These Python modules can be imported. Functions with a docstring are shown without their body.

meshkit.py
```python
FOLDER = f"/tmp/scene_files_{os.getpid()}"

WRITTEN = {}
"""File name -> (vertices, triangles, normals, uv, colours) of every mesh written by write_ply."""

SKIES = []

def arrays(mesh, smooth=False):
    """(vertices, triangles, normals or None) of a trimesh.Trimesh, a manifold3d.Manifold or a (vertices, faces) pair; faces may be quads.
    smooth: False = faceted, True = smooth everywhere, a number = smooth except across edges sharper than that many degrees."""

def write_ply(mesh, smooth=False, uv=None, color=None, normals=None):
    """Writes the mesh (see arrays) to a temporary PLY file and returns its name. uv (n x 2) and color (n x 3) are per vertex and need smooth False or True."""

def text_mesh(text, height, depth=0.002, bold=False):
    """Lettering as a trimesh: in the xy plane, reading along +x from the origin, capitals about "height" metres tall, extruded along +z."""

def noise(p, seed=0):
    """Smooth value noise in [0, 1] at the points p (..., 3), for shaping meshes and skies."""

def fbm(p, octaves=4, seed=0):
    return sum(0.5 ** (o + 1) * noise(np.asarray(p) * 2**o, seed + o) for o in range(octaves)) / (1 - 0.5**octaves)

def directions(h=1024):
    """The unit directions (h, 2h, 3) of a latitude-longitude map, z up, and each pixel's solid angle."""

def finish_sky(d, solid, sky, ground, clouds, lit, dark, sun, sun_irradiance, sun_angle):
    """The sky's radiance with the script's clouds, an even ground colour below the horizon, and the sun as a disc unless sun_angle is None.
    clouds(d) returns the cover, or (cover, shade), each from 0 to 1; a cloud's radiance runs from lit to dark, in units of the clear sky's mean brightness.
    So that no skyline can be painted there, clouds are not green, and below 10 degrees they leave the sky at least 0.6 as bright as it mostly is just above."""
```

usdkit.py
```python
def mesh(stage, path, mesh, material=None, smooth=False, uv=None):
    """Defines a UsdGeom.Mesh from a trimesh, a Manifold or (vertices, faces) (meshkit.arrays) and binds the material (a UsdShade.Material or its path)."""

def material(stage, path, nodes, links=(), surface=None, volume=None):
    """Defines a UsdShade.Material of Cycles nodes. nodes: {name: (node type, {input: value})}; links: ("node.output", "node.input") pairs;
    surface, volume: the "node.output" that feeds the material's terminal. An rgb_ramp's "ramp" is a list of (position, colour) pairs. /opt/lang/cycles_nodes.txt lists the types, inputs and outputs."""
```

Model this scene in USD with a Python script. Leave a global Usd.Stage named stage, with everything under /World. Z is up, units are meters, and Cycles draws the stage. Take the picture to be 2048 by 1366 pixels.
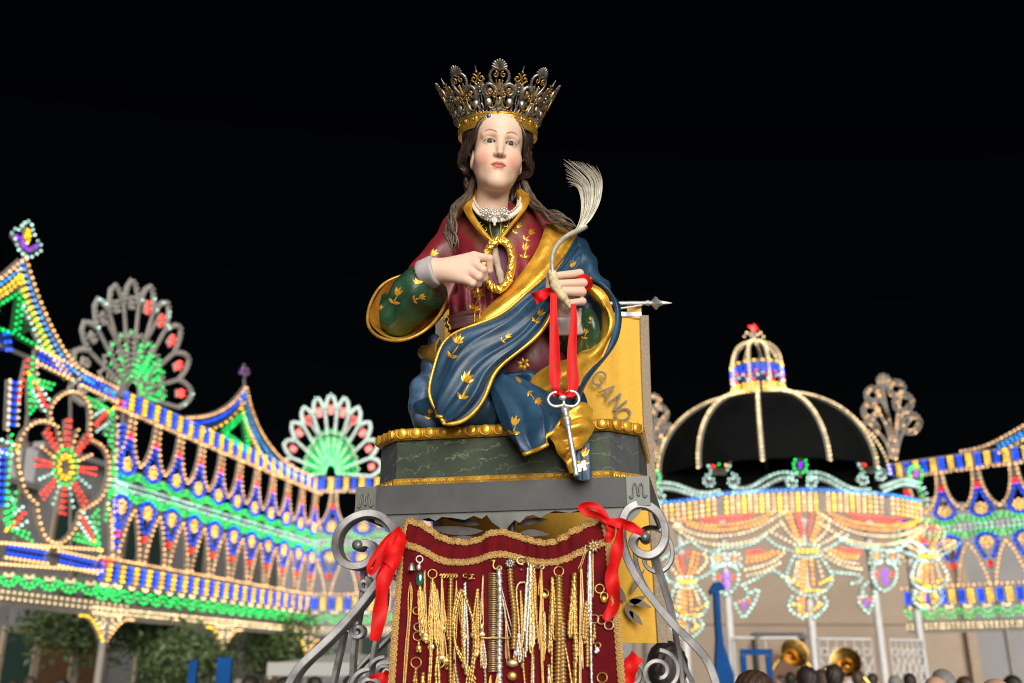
import math, random
import numpy as np
import trimesh
import usdkit, meshkit
from pxr import Usd, UsdGeom, UsdLux, UsdShade, Sdf, Gf, Vt
import shapely
from shapely.geometry import Polygon, LineString

stage = Usd.Stage.CreateInMemory()
UsdGeom.SetStageUpAxis(stage, UsdGeom.Tokens.z)
UsdGeom.SetStageMetersPerUnit(stage, 1.0)
W = UsdGeom.Xform.Define(stage, '/World')
stage.SetDefaultPrim(W.GetPrim())
UsdGeom.Scope.Define(stage, '/World/Looks')
RNG = np.random.default_rng(7)
random.seed(7)

# ---------------------------------------------------------------- camera, sky, light
CAM = np.array([0.0, 0.0, 1.65])
FPX = 1897.0
PITCH = math.radians(19.24)
cam = UsdGeom.Camera.Define(stage, '/World/camera')
cam.AddTranslateOp().Set(Gf.Vec3d(*CAM))
cam.AddRotateXOp().Set(90 + math.degrees(PITCH))
cam.CreateHorizontalApertureAttr(36.0)
cam.CreateFocalLengthAttr(36.0 * FPX / 2048)
cam.CreateFStopAttr(2.2)
cam.CreateFocusDistanceAttr(2.92)
cam.CreateClippingRangeAttr(Gf.Vec2f(0.05, 2000))
cam.CreateExposureAttr(1.6)

# night: the black sky is a physical sky at a very low strength; an unseen broad key light, front right, stands in for the square's lamps
KEY_AZ, KEY_EL = math.radians(180 - 9), math.radians(20)      # azimuth clockwise from +y of the direction towards the light
kd = np.array([math.sin(KEY_AZ) * math.cos(KEY_EL), math.cos(KEY_AZ) * math.cos(KEY_EL), math.sin(KEY_EL)])
dome = UsdLux.DomeLight.Define(stage, '/World/sky')
dome.GetPrim().SetCustomDataByKey('kind', 'structure')
skym = usdkit.material(stage, '/World/Looks/night_sky', {
    's': ('sky_texture', {'sky_type': 'single_scattering', 'sun_disc': False, 'sun_elevation': KEY_EL, 'sun_rotation': KEY_AZ}),
    'b': ('background_shader', {'strength': 0.00012})}, [('s.color', 'b.color')], surface='b.background')
UsdShade.MaterialBindingAPI.Apply(dome.GetPrim()).Bind(skym)
key_dl = UsdLux.DistantLight.Define(stage, '/World/key_light')
key_dl.CreateIntensityAttr(0.42)
key_dl.CreateAngleAttr(44.0)
key_dl.CreateNormalizeAttr(True)
key_dl.CreateColorAttr(Gf.Vec3f(1.0, 0.93, 0.84))
zq = Gf.Rotation(Gf.Vec3d(0, 0, 1), Gf.Vec3d(*kd))
key_dl.AddTransformOp().Set(Gf.Matrix4d().SetRotate(zq))

# ---------------------------------------------------------------- helpers
CP, SP = math.cos(PITCH), math.sin(PITCH)
def ray(px, py):
    u, v = (np.asarray(px, float) - 1024) / FPX, (683 - np.asarray(py, float)) / FPX
    return np.stack([u, CP - v * SP, SP + v * CP], -1)
def P(px, py, Y):
    d = ray(px, py)
    return CAM + d * (np.asarray(Y, float) / d[..., 1])[..., None]
def PP(lst):
    a = np.asarray(lst, float)
    return P(a[:, 0], a[:, 1], a[:, 2])
def onplane(px, py, p0, n):
    d = ray(px, py)
    t = ((p0 - CAM) @ n) / (d @ n)
    return CAM + d * t[..., None] if np.ndim(t) else CAM + d * t
def to_px(p):
    q = np.asarray(p, float) - CAM
    f = q[..., 1] * CP + q[..., 2] * SP
    v = -q[..., 1] * SP + q[..., 2] * CP
    return np.stack([1024 + FPX * q[..., 0] / f, 683 - FPX * v / f], -1)

_names = {}
def numbered(parent, name):
    k = (parent, name)
    i = _names.get(k, 0); _names[k] = i + 1
    return name if i == 0 else f'{name}_{i:03d}'
def setdata(prim, **kw):
    for k, v in kw.items():
        if v: prim.SetCustomDataByKey(k, v)
class Thing:
    def __init__(self, name, label, cat, loc=(0, 0, 0), group=None, kind=None):
        self.path = '/World/' + numbered('/World', name)
        self.o = np.asarray(loc, float)
        x = UsdGeom.Xform.Define(stage, self.path)
        x.AddTranslateOp().Set(Gf.Vec3d(*self.o))
        self.prim = x.GetPrim()
        setdata(self.prim, label=label, category=cat, group=group, kind=kind)
    def part(self, name, mesh, mat, smooth=False, parent=None, label=None, kind=None, col=None):
        base = parent or self.path
        path = base + '/' + numbered(base, name)
        m = put(path, mesh, mat, smooth, self.o, col)
        setdata(m.GetPrim(), label=label, kind=kind)
        return path
def put(path, mesh, mat, smooth=False, origin=None, col=None):
    v, f, n = meshkit.arrays(mesh, smooth)
    if origin is not None: v = v - origin
    m = UsdGeom.Mesh.Define(stage, path)
    m.CreatePointsAttr(Vt.Vec3fArray.FromNumpy(v.astype(np.float32)))
    m.CreateFaceVertexCountsAttr(Vt.IntArray.FromNumpy(np.full(len(f), 3, np.int32)))
    m.CreateFaceVertexIndicesAttr(Vt.IntArray.FromNumpy(f.astype(np.int32).ravel()))
    m.CreateSubdivisionSchemeAttr('none')
    if n is not None:
        m.CreateNormalsAttr(Vt.Vec3fArray.FromNumpy(n.astype(np.float32))); m.SetNormalsInterpolation('vertex')
    if col is not None:
        UsdGeom.PrimvarsAPI(m).CreatePrimvar('col', Sdf.ValueTypeNames.Color3fArray, 'vertex').Set(Vt.Vec3fArray.FromNumpy(np.asarray(col, np.float32)))
    UsdShade.MaterialBindingAPI.Apply(m.GetPrim()).Bind(MATS[mat])
    return m
def single(name, mesh, mat, label=None, cat=None, group=None, kind=None, smooth=False, col=None):
    path = '/World/' + numbered('/World', name)
    m = put(path, mesh, mat, smooth, None, col)
    setdata(m.GetPrim(), label=label, category=cat, group=group, kind=kind)
    return path

MATS = {}
def mat(name, base, rough=0.5, metal=0.0, spec=0.5, var=0.0, vscale=8.0, bump=0.0, bscale=60.0, coat=0.0, sheen=0.0, sss=0.0, var2=None, usecol=False, detail=5.0, extra=None):
    nodes = {'p': ('principled_bsdf', {'base_color': base, 'roughness': rough, 'metallic': metal, 'specular_ior_level': spec, 'coat_weight': coat, 'coat_roughness': 0.15, 'sheen_weight': sheen, **(extra or {})})}
    links = []
    nodes['t'] = ('texture_coordinate', {})
    src = None
    if usecol:
        nodes['a'] = ('attribute', {'attribute': 'col'}); src = 'a.color'
    if var:
        nodes['n'] = ('noise_texture', {'scale': vscale, 'detail': detail, 'roughness': 0.6})
        links.append(('t.object', 'n.vector'))
        b = np.array(base)
        dark = var2 if var2 is not None else tuple(b * (1 - var))
        lite = tuple(np.minimum(b * (1 + var * 0.6), 1))
        if usecol:
            nodes['r'] = ('rgb_ramp', {'ramp': [(0.3, (1 - var,) * 3), (0.7, (1.0,) * 3)]})
            nodes['m'] = ('mix_color', {'blend_type': 'multiply', 'fac': 1.0})
            links += [('n.fac', 'r.fac'), ('r.color', 'm.b'), (src, 'm.a')]
            src = 'm.result'
        else:
            nodes['r'] = ('rgb_ramp', {'ramp': [(0.3, dark), (0.7, lite)]})
            links.append(('n.fac', 'r.fac')); src = 'r.color'
        nodes['rr'] = ('map_range', {'from_min': 0.2, 'from_max': 0.8, 'to_min': max(rough - 0.1, 0.04), 'to_max': min(rough + 0.12, 1)})
        links += [('n.fac', 'rr.value'), ('rr.result', 'p.roughness')]
    if src: links.append((src, 'p.base_color'))
    if bump:
        nodes['bn'] = ('noise_texture', {'scale': bscale, 'detail': 4.0, 'roughness': 0.6})
        nodes['bu'] = ('bump', {'strength': 0.6, 'distance': bump})
        links += [('t.object', 'bn.vector'), ('bn.fac', 'bu.height'), ('bu.normal', 'p.normal')]
    MATS[name] = usdkit.material(stage, '/World/Looks/' + name, nodes, links, surface='p.BSDF')
def emat(name, color, strength):
    MATS[name] = usdkit.material(stage, '/World/Looks/' + name, {'o': ('object_info', {}), 'r': ('map_range', {'to_min': strength * .62, 'to_max': strength * 1.38}), 'e': ('emission', {'color': color})},
        [('o.random', 'r.value'), ('r.result', 'e.strength')], surface='e.emission')

# ---- mesh tools
def cat(ms):
    vs, fs, n = [], [], 0
    for m in ms:
        v, f = (np.asarray(m[0]), np.asarray(m[1])) if isinstance(m, tuple) else (np.asarray(m.vertices), np.asarray(m.faces))
        if f.shape[1] == 4: f = np.vstack([f[:, [0, 1, 2]], f[:, [0, 2, 3]]])
        vs.append(v); fs.append(f + n); n += len(v)
    return (np.vstack(vs), np.vstack(fs))
def unit(v):
    v = np.asarray(v, float)
    return v / np.maximum(np.linalg.norm(v, axis=-1, keepdims=True), 1e-12)
def spline(pts, n, closed=False):
    from scipy.interpolate import CubicSpline
    p = np.asarray(pts, float)
    if closed: p = np.vstack([p, p[:1]])
    d = np.r_[0, np.cumsum(np.maximum(np.linalg.norm(np.diff(p, axis=0), axis=1), 1e-9) ** 0.5)]
    if len(p) < 3:
        t = np.linspace(0, 1, n)[:, None]; return p[0] * (1 - t) + p[-1] * t
    cs = CubicSpline(d, p, bc_type='periodic' if closed else 'natural')
    return cs(np.linspace(0, d[-1], n, endpoint=not closed))
def resample(p, step=None, n=None):
    p = np.asarray(p, float)
    d = np.r_[0, np.cumsum(np.linalg.norm(np.diff(p, axis=0), axis=1))]
    if n is None: n = max(2, int(round(d[-1] / step)) + 1)
    t = np.linspace(0, d[-1], n)
    return np.stack([np.interp(t, d, p[:, k]) for k in range(p.shape[1])], 1)
def frames(p, closed=False, up=None):
    t = np.gradient(p, axis=0) if not closed else np.roll(p, -1, 0) - np.roll(p, 1, 0)
    t = unit(t)
    if up is not None:
        b = unit(np.cross(t, np.broadcast_to(up, t.shape))); n = np.cross(b, t); return t, n, b
    n = np.zeros_like(t)
    a = np.array([0, 0, 1.0]) if abs(t[0][2]) < 0.9 else np.array([1.0, 0, 0])
    n[0] = unit(np.cross(t[0], a))
    for i in range(1, len(t)):
        x = n[i - 1] - t[i] * (n[i - 1] @ t[i]); n[i] = unit(x)
    return t, n, np.cross(t, n)
def tube(p, r, sides=8, closed=False, flat=1.0, up=None, ridge=0.0, nr=5, twist=0.0, cap=True):
    """round tube along p; flat squeezes the second axis; ridge adds lengthwise grooves"""
    p = np.asarray(p, float); k = len(p)
    r = np.broadcast_to(np.asarray(r, float), (k,))
    t, n, b = frames(p, closed, up)
    a = np.linspace(0, 2 * np.pi, sides, endpoint=False)
    s = np.arange(k)[:, None] / max(k - 1, 1)
    rr = r[:, None] * (1 + ridge * np.cos(nr * a[None] + twist * s * 2 * np.pi))
    v = p[:, None] + n[:, None] * (np.cos(a)[None, :, None] * rr[..., None]) + b[:, None] * (np.sin(a)[None, :, None] * rr[..., None] * flat)
    v = v.reshape(-1, 3)
    i = np.arange(k if closed else k - 1)[:, None] * sides; j = np.arange(sides)[None]
    i2 = (i + sides) % (k * sides); j2 = (j + 1) % sides
    q = np.stack([i + j, i + j2, i2 + j2, i2 + j], -1).reshape(-1, 4)
    f = np.vstack([q[:, [0, 1, 2]], q[:, [0, 2, 3]]])
    if not closed and cap:
        v = np.vstack([v, p[:1], p[-1:]]); c0, c1 = k * sides, k * sides + 1
        j = np.arange(sides); j2 = (j + 1) % sides
        f = np.vstack([f, np.stack([np.full(sides, c0), j2, j], 1), np.stack([np.full(sides, c1), (k - 1) * sides + j, (k - 1) * sides + j2], 1)])
    return (v, f)
def sweep(p, prof, closed=False, up=None):
    """sweeps a closed 2-D profile (m x 2) along p: first axis along n, second along b"""
    p = np.asarray(p, float); prof = np.asarray(prof, float); k, m = len(p), len(prof)
    t, n, b = frames(p, closed, up)
    v = (p[:, None] + n[:, None] * prof[None, :, 0:1] + b[:, None] * prof[None, :, 1:2]).reshape(-1, 3)
    i = np.arange(k if closed else k - 1)[:, None] * m; j = np.arange(m)[None]
    i2 = (i + m) % (k * m); j2 = (j + 1) % m
    q = np.stack([i + j, i + j2, i2 + j2, i2 + j], -1).reshape(-1, 4)
    f = np.vstack([q[:, [0, 1, 2]], q[:, [0, 2, 3]]])
    if not closed:
        v = np.vstack([v, v[:m].mean(0, keepdims=True), v[-m:].mean(0, keepdims=True)]); c = k * m
        j = np.arange(m); j2 = (j + 1) % m
        f = np.vstack([f, np.stack([np.full(m, c), j2, j], 1), np.stack([np.full(m, c + 1), (k - 1) * m + j, (k - 1) * m + j2], 1)])
    return (v, f)
def rect(w, h, bev=0.0):
    a, b = w / 2, h / 2
    if not bev: return [(-a, -b), (a, -b), (a, b), (-a, b)]
    c = bev
    return [(-a + c, -b), (a - c, -b), (a, -b + c), (a, b - c), (a - c, b), (-a + c, b), (-a, b - c), (-a, -b + c)]
def box(c, s, R=None):
    v = np.array([[x, y, z] for x in (-.5, .5) for y in (-.5, .5) for z in (-.5, .5)]) * np.asarray(s, float)
    if R is not None: v = v @ np.asarray(R).T
    f = np.array([[0, 1, 3, 2], [4, 6, 7, 5], [0, 4, 5, 1], [2, 3, 7, 6], [0, 2, 6, 4], [1, 5, 7, 3]])
    return (v + np.asarray(c, float), f)
def bbox(lo, hi):
    lo, hi = np.asarray(lo, float), np.asarray(hi, float)
    return box((lo + hi) / 2, hi - lo)
def Rz(a):
    c, s = math.cos(a), math.sin(a); return np.array([[c, -s, 0], [s, c, 0], [0, 0, 1.0]])
def Rx(a):
    c, s = math.cos(a), math.sin(a); return np.array([[1.0, 0, 0], [0, c, -s], [0, s, c]])
def Ry(a):
    c, s = math.cos(a), math.sin(a); return np.array([[c, 0, s], [0, 1.0, 0], [-s, 0, c]])
_ico = {}
def ico(k):
    if k not in _ico:
        m = trimesh.creation.icosphere(subdivisions=k); _ico[k] = (np.array(m.vertices), np.array(m.faces))
    return _ico[k]
def ball(c, r, k=1, R=None):
    v, f = ico(k); v = v * np.asarray(r, float)
    if R is not None: v = v @ np.asarray(R).T
    return (v + np.asarray(c, float), f)
def revolve(prof, n=32, center=(0, 0, 0), arc=None):
    """prof: (r, z) pairs from bottom to top, around the z axis"""
    prof = np.asarray(prof, float); k = len(prof)
    a = np.linspace(0, 2 * np.pi, n, endpoint=False)
    v = np.stack([prof[:, 0:1] * np.cos(a), prof[:, 0:1] * np.sin(a), np.repeat(prof[:, 1:2], n, 1)], -1).reshape(-1, 3)
    i = np.arange(k - 1)[:, None] * n; j = np.arange(n)[None]; j2 = (j + 1) % n
    q = np.stack([i + j, i + j2, i + n + j2, i + n + j], -1).reshape(-1, 4)
    return (v + np.asarray(center, float), np.vstack([q[:, [0, 1, 2]], q[:, [0, 2, 3]]]))
def gridmesh(g, closed_u=False):
    a, b = g.shape[:2]
    i = np.arange(a if closed_u else a - 1)[:, None]; j = np.arange(b - 1)[None]
    i2 = (i + 1) % a
    q = np.stack([i * b + j, i2 * b + j, i2 * b + j + 1, i * b + j + 1], -1).reshape(-1, 4)
    return (g.reshape(-1, 3), np.vstack([q[:, [0, 1, 2]], q[:, [0, 2, 3]]]))
def gnormals(g):
    return unit(np.cross(np.gradient(g, axis=0), np.gradient(g, axis=1)))
def lattice(rows, nu, nv):
    """rows of (px, py, Y) control points -> smooth grid (nu x nv x 3)"""
    r = np.array([spline(PP(x), nv) for x in rows])
    return np.stack([spline(r[:, j], nu) for j in range(nv)], 1)
def shell(g, th):
    """closed thick sheet round a grid whose camera side is found by itself; returns (front, back) meshes, the front with the rim"""
    n = gnormals(g)
    view = CAM - g
    s = np.sign((n * view).sum(-1).mean())
    n = n * s
    a, b = g.shape[:2]
    back = g - n * th
    fm, bm = gridmesh(g), gridmesh(back)
    if s < 0: fm = (fm[0], fm[1][:, ::-1])
    else: bm = (bm[0], bm[1][:, ::-1])
    rim = np.r_[np.arange(b), np.arange(1, a) * b + b - 1, (a - 1) * b + np.arange(b - 2, -1, -1), np.arange(a - 2, 0, -1) * b]
    N = a * b; r2 = np.roll(rim, -1)
    q = np.stack([rim, rim + N, r2 + N, r2], 1)
    if s > 0: q = q[:, ::-1]
    return fm, bm, (np.vstack([g.reshape(-1, 3), back.reshape(-1, 3)]), np.vstack([q[:, [0, 1, 2]], q[:, [0, 2, 3]]]))
def solid(g, th):
    f, b, r = shell(g, th)
    N = len(f[0])
    return (np.vstack([f[0], b[0]]), np.vstack([f[1], b[1] + N, r[1]]))
def prism(poly2d, frame, depth):
    """extrudes a 2-D polygon (list of xy) standing in frame (origin, ex, ey) by depth along -(ex x ey), i.e. away from the viewer side"""
    o, ex, ey = frame
    pg = Polygon(poly2d) if not isinstance(poly2d, Polygon) else poly2d
    if not pg.is_valid: pg = pg.buffer(0)
    out = []
    for g in getattr(pg, 'geoms', [pg]):
        m = trimesh.creation.extrude_polygon(g, depth, engine='earcut')
        v = np.array(m.vertices); ez = np.cross(ex, ey)
        out.append((o + v[:, 0:1] * ex + v[:, 1:2] * ey + (v[:, 2:3]) * ez, np.array(m.faces)))
    return cat(out)

# ---- implicit surfaces
def surfnet(fn, lo, hi, h, near_h=7.0):
    lo, hi = np.asarray(lo, float), np.asarray(hi, float)
    n = np.ceil((hi - lo) / h).astype(int) + 1
    ax = [lo[k] + h * np.arange(n[k]) for k in range(3)]
    p = np.stack(np.meshgrid(*ax, indexing='ij'), -1).astype(np.float32)
    from scipy.ndimage import zoom, map_coordinates
    K = 4                                                             # coarse pass first, the fine grid only near the surface
    nc = (n + K - 1) // K + 1
    cx = [lo[k] + h * K * np.arange(nc[k]) for k in range(3)]
    Vc = np.asarray(fn(np.stack(np.meshgrid(*cx, indexing='ij'), -1).astype(np.float32)), np.float32)
    V = Vc
    for k in range(3):
        t = np.arange(n[k]) / K; i = np.minimum(t.astype(int), nc[k] - 2); w = (t - i).astype(np.float32)
        sh = [1, 1, 1]; sh[k] = -1; w = w.reshape(sh)
        V = np.take(V, i, k) * (1 - w) + np.take(V, i + 1, k) * w
    near = np.abs(V) < near_h * h
    V[near] = fn(p[near])
    s = V < 0
    c = tuple(m - 1 for m in V.shape)
    acc = np.zeros(c + (3,), np.float32); cnt = np.zeros(c, np.float32)
    edges = []
    for a in range(3):
        A = [slice(None)] * 3; B = [slice(None)] * 3; A[a] = slice(0, -1); B[a] = slice(1, None)
        v0, v1 = V[tuple(A)], V[tuple(B)]
        x = s[tuple(A)] != s[tuple(B)]
        t = np.where(x, v0 / np.where(x, v0 - v1, 1), 0)
        pos = p[tuple(A)].copy(); pos[..., a] += t * h
        o = [k for k in range(3) if k != a]
        for d0 in (0, 1):
            for d1 in (0, 1):
                S = [slice(None)] * 3
                S[o[0]] = slice(d0, d0 + c[o[0]]); S[o[1]] = slice(d1, d1 + c[o[1]])
                m = x[tuple(S)]
                cnt += m; acc += pos[tuple(S)] * m[..., None]
        edges.append((x, s[tuple(A)], o))
    act = cnt > 0
    idx = np.full(c, -1, np.int64); idx[act] = np.arange(act.sum())
    verts = acc[act] / cnt[act][:, None]
    F = []
    for a, (x, s0, o) in enumerate(edges):
        S = [slice(None)] * 3; S[o[0]] = slice(1, -1); S[o[1]] = slice(1, -1)
        e = np.argwhere(x[tuple(S)])
        if not len(e): continue
        e[:, o[0]] += 1; e[:, o[1]] += 1
        def at(d0, d1):
            q = e.copy(); q[:, o[0]] += d0; q[:, o[1]] += d1
            return idx[q[:, 0], q[:, 1], q[:, 2]]
        q = np.stack([at(-1, -1), at(0, -1), at(0, 0), at(-1, 0)], 1)
        inside = s0[e[:, 0], e[:, 1], e[:, 2]]
        flip = inside if a != 1 else ~inside
        q = np.where(flip[:, None], q, q[:, ::-1])
        F.append(q)
    q = np.vstack(F); q = q[(q >= 0).all(1)]
    return (verts.astype(float), np.vstack([q[:, [0, 1, 2]], q[:, [0, 2, 3]]]))
def sd_cone(p, a, b, ra, rb):
    a, b = np.asarray(a, np.float32), np.asarray(b, np.float32)
    ab = b - a; pa = p - a
    t = np.clip((pa @ ab) / max(float(ab @ ab), 1e-12), 0, 1)
    return np.linalg.norm(pa - t[..., None] * ab, axis=-1) - (ra + (rb - ra) * t)
def sd_ell(p, c, r, R=None):
    q = p - np.asarray(c, np.float32)
    if R is not None: q = q @ np.asarray(R, np.float32)
    r = np.asarray(r, np.float32)
    k0 = np.linalg.norm(q / r, axis=-1); k1 = np.linalg.norm(q / (r * r), axis=-1)
    return k0 * (k0 - 1) / np.maximum(k1, 1e-6)
def smin(a, b, k):
    h = np.maximum(k - np.abs(a - b), 0) / k
    return np.minimum(a, b) - h * h * k * 0.25
def smax(a, b, k): return -smin(-a, -b, k)
def chain(p, pts, rs, k=0.004):
    d = None
    for i in range(len(pts) - 1):
        x = sd_cone(p, pts[i], pts[i + 1], rs[i], rs[i + 1])
        d = x if d is None else smin(d, x, k)
    return d
# ---------------------------------------------------------------- materials
mat('skin_paint', (.74, .50, .385), rough=.5, spec=.4, usecol=True, var=.06, vscale=30, bump=.0006, bscale=200)
mat('eye_paint', (.8, .78, .74), rough=.35, spec=.25, usecol=True)
mat('hair_paint', (.045, .024, .016), rough=.36, spec=.55, var=.45, vscale=40, bump=.002, bscale=120)
mat('grey_hair_paint', (.10, .07, .05), rough=.38, spec=.6, var=.5, vscale=45, bump=.002, bscale=120)
mat('gilding', (.86, .50, .055), rough=.33, metal=.55, spec=.6, var=.28, vscale=14, var2=(.50, .22, .02), bump=.0025, bscale=55)
mat('old_gilding', (.52, .29, .05), rough=.4, metal=.5, var=.45, vscale=22, bump=.002, bscale=90)
mat('blue_paint', (.016, .058, .115), rough=.44, spec=.45, var=.4, vscale=11, bump=.0016, bscale=45, coat=.04)
mat('rim_lit_blue_paint', (.06, .115, .21), rough=.42, spec=.45, var=.55, vscale=26, bump=.002, bscale=60)  # mantle blue made paler, so the luminarie rim light is in the colour
mat('red_paint', (.25, .022, .032), rough=.4, spec=.5, var=.4, vscale=9, bump=.0016, bscale=50, usecol=True, coat=.03)
mat('green_paint', (.018, .06, .03), rough=.32, spec=.5, var=.5, vscale=12, bump=.0016, bscale=45, coat=.08)
mat('cuff_paint', (.42, .38, .39), rough=.5, var=.2, vscale=25, bump=.001)
mat('belt_paint', (.10, .035, .035), rough=.4, var=.3, vscale=30)
mat('silver', (.58, .56, .53), rough=.38, metal=.65, var=.35, vscale=40, bump=.001, bscale=160)
mat('dark_silver', (.36, .33, .28), rough=.32, metal=.8, var=.6, vscale=70, bump=.002, bscale=220)
mat('bright_gold', (.95, .60, .10), rough=.26, metal=.8, var=.15, vscale=50)
mat('jewel_gold', (.52, .32, .095), rough=.34, metal=.7, var=.3, vscale=120)
mat('pale_gold', (.50, .36, .18), rough=.36, metal=.7, var=.3, vscale=120)
mat('diamond', (.85, .86, .9), rough=.06, spec=.9, metal=.3)
mat('sapphire', (.01, .06, .42), rough=.05, spec=.9, coat=1.0)
mat('pink_stone', (.62, .25, .27), rough=.05, spec=.9, coat=1.0)
mat('teal_stone', (.0, .09, .14), rough=.05, spec=.9, coat=1.0)
mat('bone', (.42, .35, .26), rough=.75, var=.3, vscale=60, bump=.002, bscale=90)
mat('purple_lining', (.10, .025, .07), rough=.75, var=.3, vscale=50)
mat('lace', (.72, .66, .56), rough=.8, var=.25, vscale=160, bump=.004, bscale=300)
mat('red_ribbon', (.58, .007, .007), rough=.55, spec=.2, var=.25, vscale=20)
mat('frond', (.52, .50, .42), rough=.38, metal=.25, var=.3, vscale=40)
mat('wax', (.62, .52, .30), rough=.5, var=.25, vscale=40, bump=.003, bscale=70)

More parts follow.
